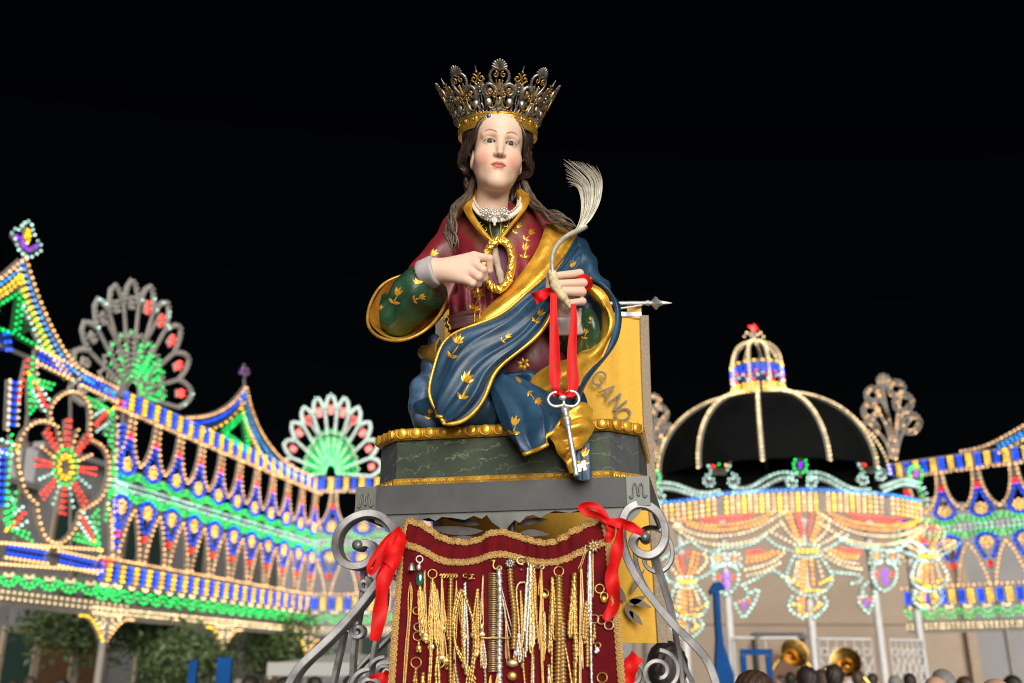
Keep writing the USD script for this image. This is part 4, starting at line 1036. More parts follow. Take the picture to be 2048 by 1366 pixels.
def face(xy0, xy1, z0, z1, off):
    a, b = w3([xy0], z0)[0], w3([xy1], z0)[0]; d = unit(b - a); n_ = np.array([d[1], -d[0], 0]); up = np.array([0, 0, z1 - z0])
    q = [a + n_ * off, b + n_ * off, b + n_ * off + up, a + n_ * off + up, a - n_ * .006, b - n_ * .006, b - n_ * .006 + up, a - n_ * .006 + up]
    return (np.array(q), np.array([[0, 1, 2], [0, 2, 3], [5, 4, 7], [5, 7, 6], [4, 0, 3], [4, 3, 7], [1, 5, 6], [1, 6, 2], [3, 2, 6], [3, 6, 7], [4, 5, 1], [4, 1, 0]]))
plinth.part('block', vprism(-.006, ZB - .03, ZT + .03), 'wood')
pl_ = plan(0)
for i, m in ((0, 'green_marble'), (1, 'grey_marble'), (2, 'grey_marble'), (4, 'grey_marble'), (5, 'grey_marble')):
    plinth.part('marbled_panel', face(pl_[i], pl_[(i + 1) % 6], ZB, ZT, 0), m, label='green marbled front panel' if i == 0 else None)
def loop(off, z): 
    p = w3(plan(off), z); return resample(np.vstack([p, p[:1]]), n=220)[:-1]
tm = plinth.part('egg_moulding', sweep(w3(plan(.004), ZT + .019), [(-.017, -.012), (-.017, .004), (-.012, .012), (-.005, .0165), (.004, .017), (.011, .0145), (.016, .008), (.018, .002), (.018, -.012)][::-1], closed=True, up=[0, 0, 1]), 'gilding', 25)
def along(off, z, step, span=None):
    out = []
    pl2 = plan(off)
    for i in (0, 1, 5):
        a, b = w3([pl2[i]], z)[0], w3([pl2[(i + 1) % 6]], z)[0]; L = np.linalg.norm(b - a); n = max(1, int(round(L / step)))
        for k in range(n):
            d = unit(b - a); out.append((a + (b - a) * (k + .5) / n, d, np.array([d[1], -d[0], 0]), L / n))
    return out
for c, d, n_, L in along(.004, ZT + .019, .0415):
    R = np.stack([d, n_, [0, 0, 1]], 1)
    c0 = c + n_ * .0145
    plinth.part('egg', ball(c0 + [0, 0, .001], (.0150, .0072, .0155), 2, R), 'gilding', True, parent=tm)
    a = np.linspace(.15 * math.pi, -1.15 * math.pi, 20)
    arc = np.array([c0 + R @ np.array([.0178 * math.cos(q), .0035 - .003 * abs(math.sin(q)), .0172 * math.sin(q) + .003]) for q in a])
    plinth.part('egg_rim', tube(arc, .0021, 6), 'old_gilding', True, parent=tm)
    plinth.part('dart', ball(c0 + d * L / 2 + [0, 0, .0], (.0024, .0045, .0135), 1, R), 'gilding', True, parent=tm)
bm = plinth.part('leaf_moulding', sweep(w3(plan(.004), ZB - .010), [(-.010, -.01), (-.010, .010), (-.003, .013), (.004, .009), (.010, .006), (.010, -.01)][::-1], closed=True, up=[0, 0, 1]), 'old_gilding', 25)
for c, d, n_, L in along(.004, ZB - .010, .026):
    R = np.stack([d, n_, [0, 0, 1]], 1); c0 = c + n_ * .0095
    a = np.linspace(-.1 * math.pi, 1.1 * math.pi, 14)
    plinth.part('leaf_arc', tube(np.array([c0 + R @ np.array([.0095 * math.cos(q), 0, .0105 * math.sin(q) - .006]) for q in a]), .0022, 6), 'gilding', True, parent=bm)
    plinth.part('leaf_bead', ball(c0 + [0, 0, -.003], (.0038, .003, .0055), 1, R), 'gilding', True, parent=bm)

# ---------------------------------------------------------------- steel processional stand
stand = Thing('processional_stand', 'grey wrought-steel stand with scrolled legs carrying the plinth', 'stand', [*(OL + EX * WF / 2 + EYB * .2)[:2], 1.25])
PT = ZB - .0235; PB = PT - .082
pa = front_pt(711, 1000, .035); pb = front_pt(1300, 980, .035)
xa, xb = float((pa - OL) @ EX), float((pb - OL) @ EX)
def sbox(x0, x1, y0, y1, z0, z1, r=0):
    c = OL + EX * (x0 + x1) / 2 + EYB * (y0 + y1) / 2; c = np.array([c[0], c[1], (z0 + z1) / 2])
    return box(c, (x1 - x0, y1 - y0, z1 - z0), Rz(YAW))
stand.part('plate', sbox(xa, xb, -.035, -.029, PB, PT), 'steel_sheet')
stand.part('plate', sbox(xa, xa + .006, -.0288, .50, PB, PT), 'steel_sheet')
stand.part('plate', sbox(xb - .006, xb, -.0288, .50, PB, PT), 'steel_sheet')
stand.part('top_sheet', sbox(xa + .007, xb - .007, -.0285, .50, PT - .008, PT - .002), 'steel_sheet')
for x in (xa + .001, xb - .063):
    ep = stand.part('end_plate', sbox(x, x + .062, -.0385, -.0353, PB + .001, PT - .001), 'cut_sheet')
    def mp(u, v): return OL * [1, 1, 0] + EX * (x + .031 + u) - EYB * .041 + np.array([0, 0, (PT + PB) / 2 + v])
    st_ = [(-.023, -.014), (-.018, -.020), (-.014, -.012), (-.012, .012), (-.008, .020), (-.003, .012), (-.001, -.006), (.002, -.014), (.004, .004), (.009, .019), (.014, .012), (.014, -.010), (.018, -.018), (.024, -.012)]
    stand.part('letter_m', tube(spline(np.array([mp(u, v) for u, v in st_]), 60), .0036, 7, flat=.7), 'cut_sheet', True, parent=ep)
# cut sheet with a scalloped lower edge below the plate
low = [(745, 1032), (752, 1046), (764, 1050), (772, 1062), (790, 1066), (806, 1058), (818, 1046), (840, 1040), (858, 1036), (872, 1042), (884, 1034), (905, 1036), (930, 1040), (948, 1032), (964, 1038), (974, 1030), (984, 1044), (1000, 1056), (1012, 1060), (1020, 1050), (1030, 1040), (1040, 1046), (1052, 1034), (1066, 1030), (1082, 1036), (1094, 1028), (1110, 1022), (1140, 1026), (1160, 1020), (1180, 1030), (1196, 1044), (1212, 1056), (1236, 1058), (1258, 1046), (1276, 1030), (1288, 1012)]
sh = [front_pt(x, y, .024) for x, y in low]
sh2 = [(float((q - OL) @ EX), float(q[2])) for q in sh]
sh2 = [(sh2[0][0], PB)] + sh2 + [(sh2[-1][0], PB)]
stand.part('scalloped_sheet', prism(sh2, (np.array([*(OL - EYB * .024)[:2], 0]), EX, np.array([0, 0, 1.0])), .003), 'cut_sheet')
lv = np.random.default_rng(4)
for (x, y, ang, L, w_) in ((968, 1062, math.pi - .05, 120, 18), (960, 1050, math.pi + .18, 96, 15), (948, 1074, math.pi - .22, 92, 15), (1040, 1066, -.05, 60, 14), (1034, 1050, -.30, 64, 13), (880, 1040, math.pi + .1, 60, 12), (900, 1076, math.pi - .1, 70, 13)):
    q = petal((x, y), ang, L, w_)
    q3 = [front_pt(a, b, -.02) for a, b in q]; q2 = [(float((r - OL) @ EX), float(r[2])) for r in q3]
    stand.part('steel_leaf', prism(q2, (np.array([*(OL + EYB * .02)[:2], 0]), EX, np.array([0, 0, 1.0])), .003), 'dark_leaf')
for (x0, y0, x1, y1) in ((1023, 1030, 1025, 1110),):
    stand.part('rod', tube(np.array([front_pt(x0, y0, -.03), front_pt(x1, y1, -.03)]), .010, 10), 'dark_leaf', True)
def bar(path, w=.034, th=.011, Y=None, n=120, tap=None):
    p = spline(PP(path), n)
    return sweep(p, rect(w, th, .002), up=EYB)
RL = [(1450, 1420, 2.52), (1432, 1366, 2.53), (1410, 1315, 2.54), (1360, 1262, 2.56), (1316, 1212, 2.57), (1276, 1158, 2.58), (1252, 1108, 2.58), (1244, 1060, 2.58), (1256, 1022, 2.58), (1282, 1010, 2.58), (1312, 1022, 2.575), (1330, 1057, 2.57), (1324, 1094, 2.57), (1300, 1111, 2.57), (1276, 1104, 2.57), (1266, 1085, 2.57), (1278, 1070, 2.57), (1290, 1076, 2.57)]
LL = [(560, 1420, 2.66), (584, 1366, 2.67), (606, 1332, 2.68), (652, 1288, 2.69), (704, 1234, 2.70), (756, 1168, 2.71), (790, 1108, 2.72), (792, 1064, 2.72), (766, 1034, 2.72), (732, 1029, 2.72), (692, 1050, 2.715), (675, 1090, 2.71), (688, 1124, 2.71), (716, 1133, 2.71), (742, 1122, 2.71), (750, 1100, 2.71), (738, 1088, 2.71), (720, 1092, 2.71)]
for path in (RL, LL):
    l_ = stand.part('scroll_leg', bar(path, .044, .021, n=200), 'wrought_steel', 35)
    e = P(*path[-1]); stand.part('scroll_end', tube(np.array([e - EYB * .024, e + EYB * .024]), .015, 16), 'wrought_steel', True, parent=l_)
# the rear pair of legs and the curls between
back = np.array([.44 * EYB[0], .44 * EYB[1], 0])
for path in (RL, LL):
    p = spline(PP(path), 160) + back
    stand.part('scroll_leg', sweep(p, rect(.032, .013, .002), up=EYB), 'wrought_steel', 35)
for path in ([(1304, 1112, 2.60), (1318, 1150, 2.62), (1334, 1200, 2.64), (1352, 1270, 2.66), (1362, 1330, 2.67), (1368, 1400, 2.67)], [(1312, 1112, 2.66), (1330, 1170, 2.68), (1346, 1230, 2.70), (1356, 1300, 2.71), (1385, 1366, 2.72), (1400, 1420, 2.72)],
             [(728, 1134, 2.74), (726, 1190, 2.75), (716, 1250, 2.75), (708, 1310, 2.75), (706, 1400, 2.75)], [(768, 1140, 2.80), (772, 1200, 2.80), (756, 1270, 2.80), (745, 1330, 2.80), (740, 1400, 2.80)], [(690, 1262, 2.78), (680, 1310, 2.78), (668, 1366, 2.78), (660, 1420, 2.78)]):
    stand.part('brace', sweep(spline(PP(path), 50), rect(.028, .013, .0015), up=EYB), 'wrought_steel', 35)
for (cx, cy, r, Y, s) in ((1318, 1344, 44, 2.60, 1), (1262, 1348, 30, 2.75, -1), (770, 1350, 36, 2.72, -1), (718, 1262, 16, 2.74, -1), (732, 1170, 14, 2.74, 1), (740, 1378, 40, 2.62, -1)):
    q = spiral((0, 0), r, 1.5, -math.pi / 2 if s > 0 else -math.pi / 2, s, 60, .25)
    stand.part('curl', sweep(np.array([P(cx + a, cy + b, Y) for a, b in q]), rect(.030, .011, .0015), up=EYB), 'wrought_steel', 35)
base = [*(OL + EX * WF / 2 + EYB * .2)[:2], 1.215]
stand.part('carrying_board', box(base, (1.5, .9, .05), Rz(YAW)), 'wood')
for sx in (-1, 1):
    for sy in (-1, 1): stand.part('trestle_leg', box(np.array([base[0], base[1], .595]) + EX * sx * .68 + EYB * sy * .38, (.07, .07, 1.19), Rz(YAW)), 'wood')

# ---------------------------------------------------------------- velvet hanging with the votive gold
vrows = [[(815, 1042), (850, 1056), (884, 1076), (920, 1084), (955, 1080), (990, 1068), (1025, 1070), (1060, 1080), (1090, 1086), (1125, 1078), (1160, 1058), (1205, 1032)]]
top_ = np.array(vrows[0], float)
def vrow(y, xl, xr, keep):
    t = (top_[:, 0] - 815) / 390; return np.stack([xl + (xr - xl) * t, y + (top_[:, 1] - 1062) * keep], 1)
vr = [top_, vrow(1098, 806, 1214, .9), vrow(1160, 800, 1222, .5), vrow(1240, 793, 1233, .15), vrow(1330, 787, 1241, 0), vrow(1420, 780, 1250, 0)]
VY = [2.560, 2.548, 2.535, 2.52, 2.51, 2.50]
vx = lambda x: -.085 * (x - 1000) / 400
g = lattice([[(x, y, Y + vx(x)) for x, y in r] for r, Y in zip(vr, VY)], 90, 120)
u_, v_ = np.meshgrid(np.linspace(0, 1, 90), np.linspace(0, 1, 120), indexing='ij')
n_ = gnormals(g); n_ *= np.sign((n_ * (CAM - g)).sum(-1, keepdims=True))
VG = g + n_ * (.0035 * np.sin(v_ * 95 + 2 * np.sin(v_ * 9)) * np.exp(-u_ * 5) + .005 * np.sin(v_ * 17 + u_ * 3) + .003 * np.sin(v_ * 31 - u_ * 5))[..., None]
vel = Thing('velvet_hanging', 'dark red velvet hanging with gold braid edges, covered in votive jewellery', 'hanging', P(1000, 1062, 2.55))
vel.part('velvet', solid(VG, .010), 'velvet', True)
vn = gnormals(VG); vn *= np.sign((vn * (CAM - VG)).sum(-1, keepdims=True))
def braid(line, nrm, w=.0060):
    p = resample(line, .0025); k = len(p)
    nn = np.stack([np.interp(np.linspace(0, 1, k), np.linspace(0, 1, len(nrm)), nrm[:, i]) for i in range(3)], 1)
    t = unit(np.gradient(p, axis=0)); s = unit(np.cross(t, nn)); ph = np.arange(k) * .0025 * 2 * np.pi / .013
    core = sweep(p + nn * .002, rect(.003, w * 1.7, .001), up=nn.mean(0))
    w1 = tube(p + nn * .0045 + s * (w * np.sin(ph))[:, None], .0021, 5); w2 = tube(p + nn * .0045 - s * (w * np.sin(ph))[:, None], .0021, 5)
    sc = tube(p + nn * .003 + s * (w * (1.15 + .2 * np.cos(ph)))[:, None], .0022, 5); sc2 = tube(p + nn * .003 - s * (w * (1.15 + .2 * np.cos(ph)))[:, None], .0022, 5)
    return cat([core, w1, w2, sc, sc2])
k2 = int(.185 * 90)
vel.part('braid', braid(VG[0], vn[0]), 'braid', True); vel.part('braid', braid(VG[k2], vn[k2]), 'braid', True)
vel.part('braid', braid(VG[:, 0], vn[:, 0]), 'braid', True); vel.part('braid', braid(VG[:, -1], vn[:, -1]), 'braid', True)
_vm = gridmesh(VG); _vray = _emb.RayMeshIntersector(trimesh.Trimesh(_vm[0], _vm[1], process=False))
def onvel(xy, off=.004):
    xy = np.asarray(xy, float); d = unit(ray(xy[:, 0], xy[:, 1]))
    loc, ri, _ = _vray.intersects_location(np.tile(CAM, (len(d), 1)), d, multiple_hits=False)
    out = np.full((len(d), 3), np.nan); out[ri] = loc
    ok = ~np.isnan(out[:, 0]); out = out[ok] - d[ok] * np.broadcast_to(off, (len(d),))[ok][:, None]
    return out
def J(x, y): return (780 + x / 4.065, 1030 + y / 4.065)
jr = np.random.default_rng(17)
def chain_thing(path, r, style, m, off=.005):
    """path in the jewel crop's coordinates"""
    xy = np.array([J(*q) for q in path]); n = max(12, int(np.abs(np.diff(xy, axis=0)).sum() / 2.2))
    p = onvel(spline(xy, n), off + r)
    if len(p) < 4: return
    p = resample(p, .0030 if style != 'plain' else .006)
    k = len(p)
    if style == 'plain': me = tube(p, r, 6, flat=.7)
    elif style == 'rope': me = tube(p, r * (1 + .22 * np.sin(np.arange(k) * 1.9)), 7, ridge=.25, nr=2, twist=k / 7)
    else: me = tube(p, r * (1 + .42 * np.sin(np.arange(k) * np.pi / 1.5)), 7)
    side_ = 'left' if path[0][0] < 640 else 'middle' if path[0][0] < 1240 else 'right'
    mt = {'jewel_gold': 'gold', 'pale_gold': 'pale gold', 'silver': 'silver'}[m]
    st_ = {'plain': 'fine smooth', 'rope': 'twisted', 'bead': 'thick linked'}[style]
    single('necklace_chain', me, m, f'{st_} {mt} chain hanging in the {side_} of the red velvet', 'necklace', f'{st_} {mt} chains, {side_} of the velvet', smooth=True)
CH = [([(168, 548), (150, 640), (148, 820), (128, 1050), (108, 1380)], .0020, 'plain', 'jewel_gold'), ([(160, 548), (178, 600), (168, 820), (150, 1050), (124, 1380)], .0020, 'plain', 'jewel_gold')]
def fan(x0, y0, ends, r, style, m, sw=5):
    ends = list(ends) + [(x0 + (ends[0][0] - x0) * .4 + jr.uniform(-14, 14), y0 + (ends[0][1] - y0) * jr.uniform(.7, 1.15))]
    for (x1, y1) in ends: CH.append(([(x0, y0), (x0 + (x1 - x0) * .25 + jr.uniform(-sw, sw), y0 + (y1 - y0) * .33), (x0 + (x1 - x0) * .65 + jr.uniform(-sw, sw), y0 + (y1 - y0) * .7), (x1, y1)], r, style, m))
fan(245, 575, [(268, 930), (280, 960), (292, 985), (300, 1000)], .0020, 'rope', 'jewel_gold'); fan(285, 450, [(282, 900), (300, 960)], .0020, 'plain', 'pale_gold')
fan(345, 520, [(340, 1050), (365, 1010), (400, 1000), (420, 1010), (310, 1390)], .0026, 'rope', 'jewel_gold'); fan(380, 600, [(440, 1160), (408, 1020)], .0018, 'plain', 'pale_gold')
fan(425, 505, [(465, 920), (440, 900), (425, 1140)], .0024, 'plain', 'jewel_gold'); fan(495, 515, [(490, 1000), (470, 980), (492, 1390)], .0036, 'bead', 'jewel_gold'); fan(540, 530, [(512, 800), (520, 1180)], .0020, 'plain', 'pale_gold')
CH += [([(580, 600), (540, 680), (512, 860), (545, 1080), (610, 1200)], .0034, 'rope', 'jewel_gold'), ([(590, 605), (625, 700), (670, 860), (682, 1060), (640, 1390)], .0036, 'rope', 'jewel_gold'), ([(575, 620), (560, 760), (580, 900), (612, 970)], .0018, 'plain', 'jewel_gold'), ([(612, 548), (620, 760), (632, 960), (625, 1250)], .0022, 'bead', 'silver')]
fan(715, 600, [(700, 1080), (690, 950), (720, 1090)], .0028, 'bead', 'jewel_gold'); fan(760, 488, [(755, 950), (750, 820)], .0018, 'plain', 'pale_gold'); fan(745, 960, [(760, 1240), (775, 1390)], .0018, 'bead', 'silver')
CH += [([(885, 440), (895, 700), (890, 1000), (892, 1390)], .0058, 'rope', 'silver'), ([(905, 600), (940, 820), (985, 990)], .0013, 'plain', 'silver'), ([(915, 680), (940, 900), (942, 1160)], .0013, 'plain', 'pale_gold')]
CH += [([(975, 440), (990, 620), (1012, 800), (1004, 1090)], .0058, 'bead', 'jewel_gold'), ([(1100, 545), (1045, 560), (1028, 640), (1045, 850), (1060, 1060)], .0026, 'rope', 'pale_gold'), ([(1060, 610), (1075, 760), (1080, 950), (1078, 1060)], .0024, 'bead', 'jewel_gold')]
fan(1140, 400, [(1128, 900), (1110, 1110), (1150, 1060), (1165, 1380)], .0028, 'rope', 'silver'); fan(1172, 430, [(1185, 800), (1150, 1380), (1190, 950)], .0026, 'bead', 'jewel_gold'); fan(1228, 430, [(1220, 620), (1205, 1050), (1240, 1180), (1250, 1390)], .0022, 'plain', 'jewel_gold'); fan(1250, 780, [(1262, 1090)], .0022, 'rope', 'pale_gold')
fan(1316, 505, [(1308, 900), (1298, 1060), (1330, 1000), (1318, 1390)], .0026, 'rope', 'jewel_gold'); fan(1372, 495, [(1370, 1000), (1392, 900)], .0070, 'bead', 'jewel_gold', 4)
CH += [([(1375, 980), (1372, 1150), (1365, 1390)], .0070, 'bead', 'jewel_gold'), ([(1402, 880), (1405, 1150), (1410, 1390)], .0060, 'bead', 'pale_gold'), ([(1420, 1050), (1450, 1200), (1480, 1390)], .0024, 'rope', 'jewel_gold')]
fan(1502, 470, [(1470, 980), (1498, 1100), (1500, 1390), (1525, 1150)], .0040, 'rope', 'jewel_gold'); fan(1552, 430, [(1570, 900), (1560, 1200), (1540, 1390)], .0026, 'plain', 'pale_gold'); fan(1600, 700, [(1592, 1000), (1605, 1240)], .0036, 'bead', 'jewel_gold'); fan(1625, 240, [(1622, 900), (1640, 1390), (1610, 700)], .0026, 'rope', 'silver'); fan(1650, 300, [(1655, 630)], .0018, 'plain', 'pale_gold')
fan(1590, 240, [(1528, 440)], .0013, 'plain', 'pale_gold'); fan(1660, 890, [(1655, 1050)], .0030, 'bead', 'jewel_gold'); fan(210, 1245, [(205, 1390), (218, 1390)], .0036, 'bead', 'jewel_gold'); fan(270, 1280, [(262, 1390), (280, 1390)], .0036, 'rope', 'jewel_gold')
fan(525, 1210, [(520, 1390), (545, 1390), (560, 1390)], .0036, 'bead', 'pale_gold'); fan(385, 1060, [(375, 1390), (400, 1390)], .0030, 'rope', 'jewel_gold'); fan(470, 1130, [(440, 1190), (395, 1210)], .0016, 'plain', 'jewel_gold'); fan(1290, 1215, [(1285, 1390), (1310, 1390)], .0030, 'rope', 'pale_gold'); fan(640, 1230, [(700, 1340), (620, 1390)], .0024, 'rope', 'jewel_gold'); fan(1080, 1080, [(1075, 1240), (1100, 1390)], .0026, 'bead', 'jewel_gold'); fan(1040, 1010, [(1045, 1180), (1030, 1130)], .0020, 'bead', 'silver')
fan(820, 1300, [(800, 1390), (830, 1390)], .0030, 'plain', 'jewel_gold'); fan(870, 1290, [(885, 1390), (860, 1390)], .0030, 'plain', 'pale_gold')
CH2 = []
ENDS = []
for pth, r, st_, m in CH:
    if r < .0045 and 700 < pth[-1][1] < 1290 and jr.random() < .6:          # hung double: the strand turns and climbs back to its pin
        (x0, y0), (x1, y1) = pth[0], pth[-1]; s_ = jr.choice([-1, 1]); w_ = jr.uniform(9, 20)
        pth = pth + [(x1 + s_ * w_ * .5, y1 + 14), (x1 + s_ * w_, y1 - 8), (x0 + (x1 - x0) * .6 + s_ * w_ * 1.1, y0 + (y1 - y0) * .6), (x0 + s_ * 6, y0 + 6)]; ENDS.append((x1 + s_ * w_ * .5, y1 + 24))
    CH2.append((pth, r * 1.25, st_, m))
    if jr.random() < .55 and r < .005: d_ = jr.uniform(7, 12) * jr.choice([-1, 1]); CH2.append(([(x + d_ * (k > 0) + jr.uniform(-2, 2), y * (1 + .04 * (k > 0)) + 6) for k, (x, y) in enumerate(pth)], r * 1.1, st_, 'jewel_gold' if jr.random() < .6 else m))
CH3 = CH2
for c in CH3: chain_thing(*c, off=.004 + jr.uniform(0, .008))
def ringj(x, y, r, m, tr=.0019, label=None, nm='finger_ring', ct='ring'):
    cx, cy = J(x, y); a = np.linspace(0, 2 * np.pi, 26, endpoint=False)
    p = onvel(np.stack([cx + r / 4.065 * np.cos(a), cy + r / 4.065 * np.sin(a)], 1), .006)
    single(nm, tube(p, tr, 6, closed=True), m, label, ct, None, smooth=True)
for x, y, r, m, lb in ((240, 360, 27, 'silver', 'silver ring above the green pendant'), (345, 480, 36, 'jewel_gold', 'gold hoop holding chains right of the green pendant'), (215, 780, 28, 'jewel_gold', 'uppermost plain gold ring in the left column of rings'),
                       (225, 910, 30, 'pale_gold', 'pale gold ring in the middle of the left column'), (225, 985, 36, 'jewel_gold', 'gold hoop above the small drop earring at left'), (212, 1200, 42, 'jewel_gold', 'largest gold hoop near the lower left braid'),
                       (1372, 458, 38, 'jewel_gold', 'gold hoop on top of the thickest rope chain'), (1705, 600, 36, 'jewel_gold', 'gold ring above the amber ring at right'), (1740, 660, 30, 'jewel_gold', 'gold ring with amber stone near the right braid'),
                       (1662, 845, 34, 'pale_gold', 'leftmost of three wedding rings under the right ribbon'), (1722, 852, 36, 'jewel_gold', 'middle of three wedding rings under the right ribbon'), (1780, 895, 36, 'pale_gold', 'rightmost of three wedding rings under the right ribbon'), (1725, 1322, 40, 'jewel_gold', 'lowest gold hoop beside the right braid'), (1250, 640, 38, 'jewel_gold', 'gold signet ring with flat round face'), (1690, 1060, 22, 'jewel_gold', 'small gold hoop of the right earring')):
    ringj(x, y, r, m, label=lb)
def at1(x, y, off=.008): return onvel(np.array([J(x, y)]), off)[0]
def jthing(name, me, m, label, ct): single(name, me, m, label, ct, smooth=True)
jthing('amber_stone', ball(at1(1738, 686), (.008, .006, .009), 2), 'bright_gold', 'amber stone of the ring near the right braid', 'stone')
jthing('signet_face', ball(at1(1250, 655), (.009, .003, .008), 2), 'jewel_gold', 'flat round face of the signet ring', 'signet')
jthing('green_pendant', ball(at1(243, 525, .01), (.0105, .007, .019), 2), 'green_stone', 'faceted dark green stone pendant at the upper left', 'pendant')
jthing('silver_charm', cat([ball(at1(235, 425, .01), (.006, .005, .009), 2), ball(at1(240, 395, .01), (.004, .004, .006), 2)]), 'silver', 'small silver charm between ring and green pendant', 'charm')
jthing('bell_charm', revolve([(0, .012), (.004, .011), (.007, .004), (.0105, -.008), (.010, -.009), (.006, .0)], 20, at1(175, 425, .014)), 'dark_silver', 'dark bell-shaped charm in the upper left corner', 'charm')
jthing('drop_earring', cat([ball(at1(235, 1085), (.008, .005, .009), 2), ball(at1(222, 1105), (.004, .004, .005), 1), ball(at1(246, 1108), (.004, .004, .005), 1), ball(at1(234, 1050), (.004, .004, .008), 1)]), 'jewel_gold', 'gold drop earring below the left hoop', 'earring')
jthing('pearl_earring', cat([ball(at1(1676, 1112), .0045, 2), ball(at1(1690, 1100), .0045, 2), ball(at1(1682, 1088), .0045, 2)]), 'diamond', 'white three-bead earring at the lower right', 'earring')
jthing('oval_locket', ball(at1(998, 1205, .010), (.015, .006, .010), 2), 'pale_gold', 'oval gold locket lying right of the ribbed bracelet', 'locket'); jthing('oval_locket', ball(at1(995, 1310, .010), (.012, .006, .011), 2), 'jewel_gold', 'tilted gold medallion near the bottom edge right of the bracelet', 'locket')
jthing('gold_pin', tube(onvel(np.array([J(740, 1000), J(800, 1000), J(900, 1000), J(975, 1000)]), .022), .0022, 6), 'pale_gold', 'thin horizontal gold bar across the ribbed bracelet', 'pin')
jthing('pearl', ball(at1(750, 965, .012), .0055, 2), 'diamond', 'single white pearl left of the ribbed bracelet', 'pearl'); jthing('opal', ball(at1(1048, 985, .012), (.0045, .004, .008), 2), 'diamond', 'pale green opal drop right of the ribbed bracelet', 'stone'); jthing('turquoise', ball(at1(1066, 445, .008), .0038, 2), 'green_stone', 'tiny turquoise stud under the gold hook', 'stone')
rb_ = Thing('ribbed_bracelet', 'wide ribbed gold bracelet hanging vertically at the centre of the velvet', 'bracelet', at1(840, 480))
for k in range(46):
    y = 480 + k * 17.6
    p = onvel(np.array([J(802 + .0 * k, y), J(820, y - 3), J(840, y - 4), J(858, y - 3), J(876, y)]), np.array([.006, .012, .014, .012, .006]))
    rb_.part('rib', tube(p, .0020, 6, flat=1.0), 'pale_gold', True)
hk = lambda q, r, m, lb, nm, ct: single(nm, tube(spline(onvel(np.array([J(*z) for z in q]), .010), 40), r, 7), m, lb, ct, smooth=True)
hk([(1085, 400), (1048, 395), (1032, 370), (1050, 345), (1085, 345), (1115, 372), (1128, 420)], .0034, 'pale_gold', 'gold hook-shaped brooch under the upper braid', 'hook_brooch', 'brooch')
hk([(825, 375), (850, 370), (838, 405), (860, 440), (885, 415), (905, 430), (895, 455), (868, 450)], .0030, 'jewel_gold', 'curled lizard-like gold brooch above the ribbed bracelet', 'lizard_brooch', 'brooch')
hk([(1160, 430), (1175, 405), (1190, 425), (1215, 425), (1240, 405), (1252, 425), (1235, 440)], .0030, 'pale_gold', 'gold bow-shaped brooch right of the hook', 'bow_brooch', 'brooch')
hk([(625, 505), (600, 505), (598, 485), (625, 483)], .0022, 'jewel_gold', 'gold initial pin shaped like a C', 'initial_pin', 'pin'); hk([(648, 485), (682, 485), (665, 485), (665, 505), (640, 518), (690, 516)], .0020, 'jewel_gold', 'gold initial pin shaped like a T', 'initial_pin', 'pin')
for k in range(6): hk([(405 + k * 24, 495), (415 + k * 24, 480), (425 + k * 24, 498), (412 + k * 24, 512)], .0026, 'jewel_gold', f'{("first", "second", "third", "fourth", "fifth", "last")[k]} small gold clasp from the left above the left chains', 'clasp', 'clasp')
for (x, y, r, m, lb) in ((975, 395, 50, 'dark_silver', 'dark silver flower brooch right of the ribbed bracelet'), (1655, 255, 62, 'pale_gold', 'large gold sheaf brooch in the upper right corner')):
    b = Thing('flower_brooch', lb, 'brooch', at1(x, y)); 
    for k in range(9):
        a = k * 2 * math.pi / 9 + .2; q = petal(J(x, y), a, r / 4.065, r * .3 / 4.065)
        c_ = onvel(np.array([J(x, y), (np.array(J(x, y)) + q[8]) / 2, q[8]]), np.array([.008, .016, .010])); b.part('petal', tube(spline(c_, 10), np.sin(np.linspace(.35, 3.0, 10)) * .0042, 6), m, True)
    b.part('boss', ball(at1(x, y, .013), .005, 2), m, True)
for k, (x, y) in enumerate(ENDS[:22]):
    q = onvel(np.array([J(x, y)]), .014)
    if len(q): single('medal', ball(q[0], (.0052 + .002 * (k % 3), .0022, .0062 + .002 * (k % 2)), 2), ('jewel_gold', 'pale_gold')[k % 2], 'small ' + ('gold', 'pale gold')[k % 2] + ' medal hanging at the bottom of a thin chain on the velvet', 'medal', ('gold', 'pale gold')[k % 2] + ' medals on thin chains', smooth=True)
# ribbons tying the hanging
rb = Thing('ribbon_bow', 'red satin ribbon bow at the left upper corner of the velvet', 'ribbon', P(800, 1066, 2.55))
rb.part('loop', band3([(800, 1064, 2.60), (778, 1075, 2.575), (752, 1108, 2.57), (737, 1138, 2.575), (742, 1146, 2.58), (757, 1124, 2.575), (770, 1090, 2.57), (796, 1066, 2.57)], [.010, .008, .007, .006, .007, .008, .009, .008], wob=.5), 'red_ribbon', True)
rb.part('loop', band3([(806, 1060, 2.565), (796, 1080, 2.545), (786, 1110, 2.54), (774, 1130, 2.545)], [.016, .026, .024, .016], wob=.5, seed=1), 'red_ribbon', True)
rb.part('tail', band3([(800, 1072, 2.555), (786, 1125, 2.545), (768, 1162, 2.54), (763, 1206, 2.545), (748, 1281, 2.54)], [.014, .020, .019, .020, .016], wob=.7, seed=2), 'red_ribbon', True)
rb.part('tail', band3([(798, 1068, 2.565), (776, 1110, 2.56), (762, 1150, 2.56), (757, 1200, 2.555)], [.008, .010, .012, .010], wob=.9, seed=3), 'red_ribbon', True)
rb = Thing('ribbon_bow', 'red satin ribbon bow at the right upper corner, tied to the scroll', 'ribbon', P(1216, 1040, 2.50))
